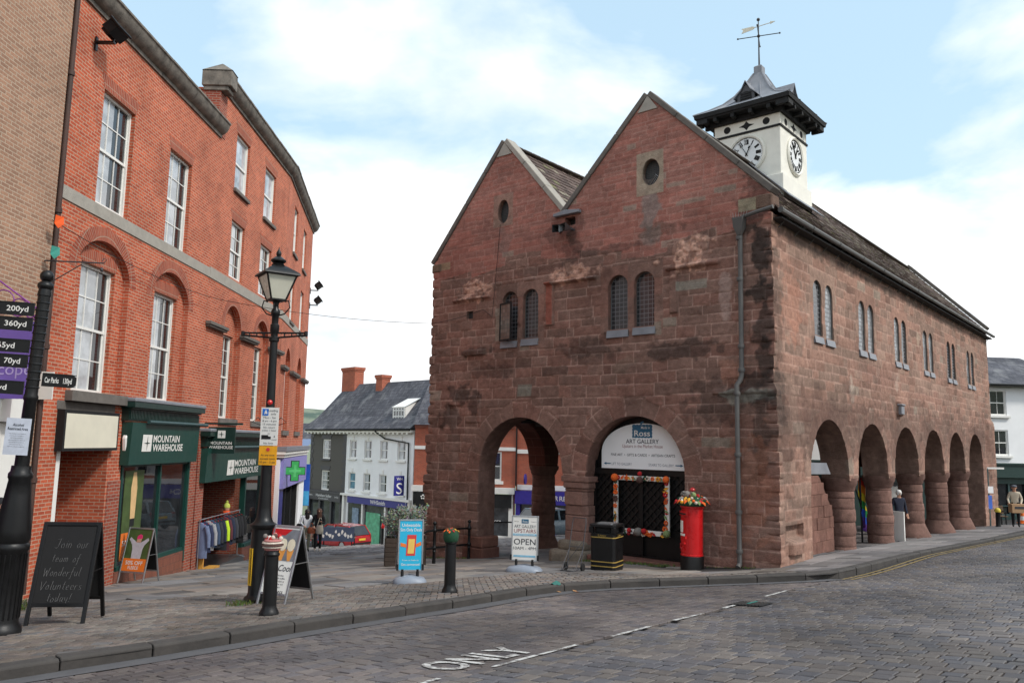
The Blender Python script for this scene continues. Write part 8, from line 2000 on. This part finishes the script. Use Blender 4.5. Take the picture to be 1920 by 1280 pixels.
# beyond the arches
F = at(-1.05, 33.0, 100)
person('person', F, 'person in a dark hooded coat standing beyond the open front arch', dict(wrR=(.22, -.30, 1.05), elR=(.26, .0, 1.14)), M_cblack, M_cblack, hair=M_cblack, hairfn=short_hair, sc=.98)
F = at(12.9, 26.9, 30)
person('person', F @ Matrix.Rotation(R(-60), 4, 'Z'), 'white-haired person in a dark coat half hidden behind an arcade column', dict(), M_cnavy, M_cblack, hair=M_hair_w, hairfn=short_hair, sc=.93)
F = at(21.35, 34.3, 95)
person('person', F @ Matrix.Rotation(R(-25), 4, 'Z'), 'man in a beige jacket and flat cap carrying a cardboard box at the right edge', dict(elR=(.25, -.04, 1.14), wrR=(.20, -.30, .98), elL=(-.25, -.04, 1.14), wrL=(-.22, -.30, .98)), M_beige, M_cblack, hair=paint('grey_cap', srgb(96, 100, 108), .9), hairfn=lambda mb, h: (mb.lathe([(.105, h.z + .045), (.11, h.z + .06), (.085, h.z + .11), (.02, h.z + .125)], 14, h.x, h.y + .01), mb.slab([(h.x - .07, h.y - .16), (h.x + .07, h.y - .16), (h.x + .08, h.y - .06), (h.x - .08, h.y - .06)], h.z + .045, h.z + .058)), sc=1.0)
t = tag(MB().box(-.30, .30, -.16, .16, 0, .36).build('cardboard_box', paint('cardboard', srgb(168, 134, 100), .85, var=.1), None, F @ Matrix.Translation((-.12, -.44, .62))), 'brown cardboard box with a dark label held by the man in the beige jacket', 'box')
mb = MB(); mb.box(-.2, .2, -.164, -.161, .16, .26); mb.build('label', M_dkgrey, t, WM[t.name])

# ------------------------------------------------------------------ cars, benches and small things beyond
def car(F, lab, body, L=4.3, W=1.76, H=1.5, plate=True):
    """x forward along the car, y to its left, z up; origin under the middle"""
    t = thing('parked_car', F, lab, 'car'); hw = W / 2
    st = [(-2.12, .44, .86, .86), (-2.05, .30, .90, .96), (-1.6, .22, .92, 1.0), (-.9, .2, .93, 1.0), (.2, .2, .93, 1.0), (.9, .2, .92, .99), (1.5, .22, .86, .97), (1.95, .28, .74, .92), (2.14, .40, .62, .78)]
    vs = []
    for x, z0, z1, k in st:
        w = hw * k; vs += [(x, -w * .9, z0), (x, -w, z0 + .12), (x, -w, (z0 + z1) / 2 + .1), (x, -w * .93, z1), (x, w * .93, z1), (x, w, (z0 + z1) / 2 + .1), (x, w, z0 + .12), (x, w * .9, z0)]
    n = len(st); fs = [(j * 8 + k, j * 8 + (k + 1) % 8, j * 8 + 8 + (k + 1) % 8, j * 8 + 8 + k) for j in range(n - 1) for k in range(8)] + [tuple(range(7, -1, -1)), tuple((n - 1) * 8 + k for k in range(8))]
    mb = MB(); mb._add(vs, fs)
    gs = [(-2.0, .92, .80), (-1.78, 1.40, .74), (-1.55, H - .03, .72), (-.3, H, .74), (.35, H - .06, .73), (1.15, .95, .82)]
    rv = []
    for x, z, k in gs: rv.append((x, z, hw * k))
    # roof and pillars
    mb._add([(-1.6, -hw * .72, H - .05), (-.3, -hw * .74, H), (.38, -hw * .72, H - .05), (.38, hw * .72, H - .05), (-.3, hw * .74, H), (-1.6, hw * .72, H - .05)], [(0, 1, 4, 5), (1, 2, 3, 4)])
    for s in (-1, 1):
        for a, b in (((-2.02, s * hw * .88, .90), (-1.62, s * hw * .71, H - .05)), ((1.12, s * hw * .9, .93), (.38, s * hw * .72, H - .05)), ((-.35, s * hw * .92, .92), (-.35, s * hw * .74, H - .02)), ((-1.62, s * hw * .72, H - .05), (.4, s * hw * .72, H - .05))): mb.bar(a, b, .09, .07)
    mb.build('body', body, t, smooth=40)
    mb = MB()
    mb.quad((-2.03, -hw * .82, .93), (-2.03, hw * .82, .93), (-1.66, hw * .68, H - .06), (-1.66, -hw * .68, H - .06)); mb.quad((1.12, hw * .85, .94), (1.12, -hw * .85, .94), (.40, -hw * .7, H - .07), (.40, hw * .7, H - .07))
    for s in (-1, 1): mb.quad((-1.95, s * hw * .885, .92), (1.05, s * hw * .895, .94), (.36, s * hw * .73, H - .07), (-1.62, s * hw * .73, H - .07))
    mb.build('windows', M_glass, t)
    for x in (-1.30, 1.32):
        for s in (-1, 1):
            Fw = F @ Matrix.Translation((x, s * (hw - .10), .31)) @ Matrix.Rotation(R(90), 4, 'X')
            mb = MB(); mb.lathe([(.2, -.1), (.30, -.1), (.315, -.06), (.315, .06), (.30, .1), (.2, .1)], 22); wl = mb.build('wheel', M_blackm, t, Fw, smooth=40); mb = MB(); mb.lathe([(.2, -.105), (.05, -.08), (.05, .08), (.2, .105)], 16); mb.build('rim', M_alu, wl, Fw)
    for s in (-1, 1):
        mb = MB(); mb._add([(-2.10, s * hw * .72, .62), (-2.02, s * hw * .93, .62), (-1.98, s * hw * .92, .95), (-2.06, s * hw * .76, .95)], [(0, 1, 2, 3)]); mb.box(-2.12, -2.02, s * hw * .70 - .05, s * hw * .70 + .12 * s, .64, .92); mb.build('tail_light', paint('tail_red', srgb(150, 16, 20), .2), t)
        mb = MB(); mb.box(1.96, 2.08, s * hw * .62 - .14, s * hw * .62 + .14, .58, .72); mb.build('headlight', M_alu, t)
        mb = MB(); mb.box(.72, .86, s * hw * 1.0 - .02, s * hw * 1.0 + s * .16, .92, 1.04); mb.build('mirror', body, t)
    if plate: mb = MB(); mb.box(-2.17, -2.13, -.26, .26, .62, .74); mb.build('number_plate', paint('plate_yellow', srgb(226, 190, 60), .5), t)
    mb = MB(); mb.box(-2.16, -2.0, -hw * .82, hw * .82, .40, .50); mb.build('bumper', M_blackm, t)
    return t
M_carred = paint('car_red', srgb(178, 26, 34), .22, var=.04, coat=.8); M_cargrey = paint('car_grey', srgb(96, 102, 108), .25, var=.05, metal=.5, coat=.6)
def carat(x, y, az): return frame(x, y, float(gz(x, y)), az)
car(carat(-10.7, 51.8, -52), 'red estate car parked beyond the benches, seen from behind', M_carred)
car(carat(-14.2, 55.5, -48), 'dark grey car half hidden by the bench in front of the red car', M_cargrey)
car(carat(2.6, 44.0, 60), 'pale blue car glimpsed between the column and the trolley', paint('car_blue', srgb(130, 150, 160), .25, coat=.6))
def bench(F, lab, panel=False):
    t = thing('bench', F, lab, 'bench', 'benches in the square')
    mb = MB()
    for k in range(4): mb.box(-.9, .9, -.40 + k * .11, -.31 + k * .11, .42, .455)
    mb.build('seat', M_wood, t); mb = MB()
    for k in range(4): mb.box(-.9, .9, .07 + k * .025, .10 + k * .025, .52 + k * .1, .60 + k * .1)
    mb.build('backrest', M_wood, t)
    for x in (-.8, .8):
        mb = MB(); mb.bar((x, -.40, 0), (x, -.36, .62), .05, .05); mb.bar((x, .10, 0), (x, .18, .92), .05, .05); mb.bar((x, -.40, .40), (x, .12, .40), .04, .05); mb.tube([(x, -.40, .62), (x, -.2, .66), (x, .12, .62)], .025, 6); mb.build('leg', M_black, t)
    if panel:
        pb_ = tag(MB().box(-.95, .95, .20, .23, .28, .98).build('picture_panel', paint('slate_blue_panel', srgb(72, 84, 108), .5, var=.2, scale=3), None, F), 'slate blue panel with white map shapes fixed to the bench back', 'sign')
        mb = MB(); rg = random.Random(8)
        for k in range(11):
            cx, cz = -.8 + k * .16, .62 + rg.uniform(-.15, .15); mb.prism([(cx + rg.uniform(.04, .10) * math.cos(j * .9), cz + rg.uniform(.06, .14) * math.sin(j * .9)) for j in range(7)], .232, .236)
        mb.build('white_shapes', M_white, pb_, F)
    return t
M_wood = paint('bench_wood', srgb(120, 98, 78), .8, var=.25, scale=8)
bench(at(-8.7, 41.6, 275), 'black and timber bench backed by the slate blue panel', True)
bench(at(-10.6, 41.2, 250), 'timber bench just left of the panelled bench')
bench(at(22.4, 38.4, 100), 'bench standing behind the orange traffic cone')
def post(name, F, lab, cat, prof, mat, capm=None, cap=None, group=None):
    t = thing(name, F, lab, cat, group); mb = MB(); mb.lathe(prof, 14); mb.build('post', mat, t, smooth=40)
    if cap: mb = MB(); mb.lathe(cap, 12); mb.build('cap', capm, t, smooth=40)
    return t
post('bollard', at(-6.3, 41.0, 90), 'dark bollard with a red knitted cap near the red car', 'bollard', [(.09, 0), (.07, .05), (.065, .75), (.08, .78), (.06, .82)], M_black, M_red, [(.08, .80), (.10, .9), (.05, 1.0), (.02, 1.04)])
post('bollard', at(21.2, 35.3, 90), 'dark bollard with a yellow cap beside the traffic cone', 'bollard', [(.12, 0), (.10, .06), (.09, .60), (.11, .64)], M_black, paint('yellow_cap', srgb(214, 190, 70), .7), [(.12, .62), (.13, .70), (.08, .78), (.02, .80)])
t = post('traffic_cone', at(24.3, 38.5, 90), 'orange and white traffic cone near the man at the right edge', 'traffic cone', [(.17, .03), (.10, .34), (.03, .70)], M_or)
mb = MB(); mb.lathe([(.145, .15), (.105, .33)], 14, cap=False); mb.build('white_band', M_white, t); mb = MB(); mb.box(-.2, .2, -.2, .2, 0, .03); mb.build('base', M_or, t)
t = post('street_sign', at(21.6, 36.6, 90), 'green post with a pale lamp arm and notices at the far end of the arcade', 'signpost', [(.06, 0), (.055, 2.5), (.05, 2.6)], M_teal)
mb = MB(); mb.box(-.1, .75, -.05, .05, 2.52, 2.60); mb.build('lamp_arm', M_white, t); mb = MB(); mb.box(-.12, .2, -.07, -.05, 1.45, 1.75); mb.build('notice', M_render_w, t); mb = MB(); mb.box(-.10, .12, -.07, -.05, .75, 1.35); mb.build('blue_notice', paint('notice_blue', srgb(70, 110, 200), .5), t)
t = post('finger_sign', at(-19.0, 62.0, 90), 'thin black post with several small finger signs in front of the small white house', 'signpost', [(.10, 0), (.06, .4), (.05, 3.6), (.09, 3.65)], M_black)
mb = MB(); 
for k in range(5): mb.box(-.9 + .3 * (k % 2), .6 + .2 * (k % 3), -.03, .03, 2.2 + k * .22, 2.36 + k * .22)
mb.build('arms', M_black, t); mb = MB(); mb.lathe([(.2, 3.65), (.42, 3.8), (.3, 3.95), (.05, 4.1)], 10); mb.build('lamp_head', M_black, t)
t = tag(MB().box(-.02, .02, -.55, .1, 0, .55).build('hanging_sign', M_blackm, None, FW_ @ Matrix.Translation((-15.05, -.35, -4.0))), 'small black hanging sign with a red edge at the left corner of the grey house', 'sign')
t = tag(MB().box(-.5, .5, -.06, .0, 0, .95).build('shop_sign', M_blackm, None, FB_ @ Matrix.Translation((.9, -.42, -3.15))), 'black square sign with a small white flower mark beside the newsagent', 'sign')
mb = MB()
for k in range(5): a = k * 1.257 + .3; mb.ball((.0 + .12 * math.cos(a), -.07, .62 + .12 * math.sin(a)), .06, 6, 5)
mb.build('flower_mark', M_white, t, WM[t.name])
Fw = FW_ @ Matrix.Translation((-6.6, -.10, -1.9))
t = tag(MB().box(-.32, .32, .02, .06, -.08, .10).build('street_plate', M_white, None, FW_ @ Matrix.Translation((-2.55, -.10, -3.2))), 'white street name plate on the white house', 'sign')
lettering('lettering', [('ST MARY', 0, -.03, .08, .5)], M_ink, t, WM[t.name] @ Matrix.Translation((0, .018, 0)), .002)
# white display board and market things under the arcade
t = tag(MB().box(-.02, .02, -.45, .45, 0, .95).build('display_board', M_white, None, at(12.35, 26.3, 60)), 'white display board standing between the second and third arcade columns', 'sign board')
t = thing('barrel_planter', at(14.6, 31.2, 90), 'grey-green barrel seen through the fourth side arch', 'barrel'); mb = MB(); mb.lathe([(.26, 0), (.33, .3), (.33, .45), (.27, .75)], 16); mb.build('staves', paint('barrel_green', srgb(98, 112, 92), .8, var=.2), t, smooth=40); mb = MB(); mb.lathe([(.31, .15), (.325, .2)], 16, cap=False); mb.lathe([(.32, .55), (.30, .6)], 16, cap=False); mb.build('hoops', M_iron, t)
t = tag(MB().box(-.6, .6, -.03, .03, 0, .5).build('hanging_board', M_white, None, at(15.6, 33.6, 95, 1.35)), 'white panel hanging under the arcade beyond the third column', 'sign')
tag(MB().bar((0, 0, 0), (0, 0, 1.9), .05, .05).bar((0, 0, .95), (1.7, 0, .95), .06, .05).bar((1.7, 0, 0), (1.7, 0, 1.2), .06, .06).build('queue_barrier', M_blackm, None, at(-.75, 31.2, 78)), 'black tape barrier standing beyond the open front arch', 'barrier')
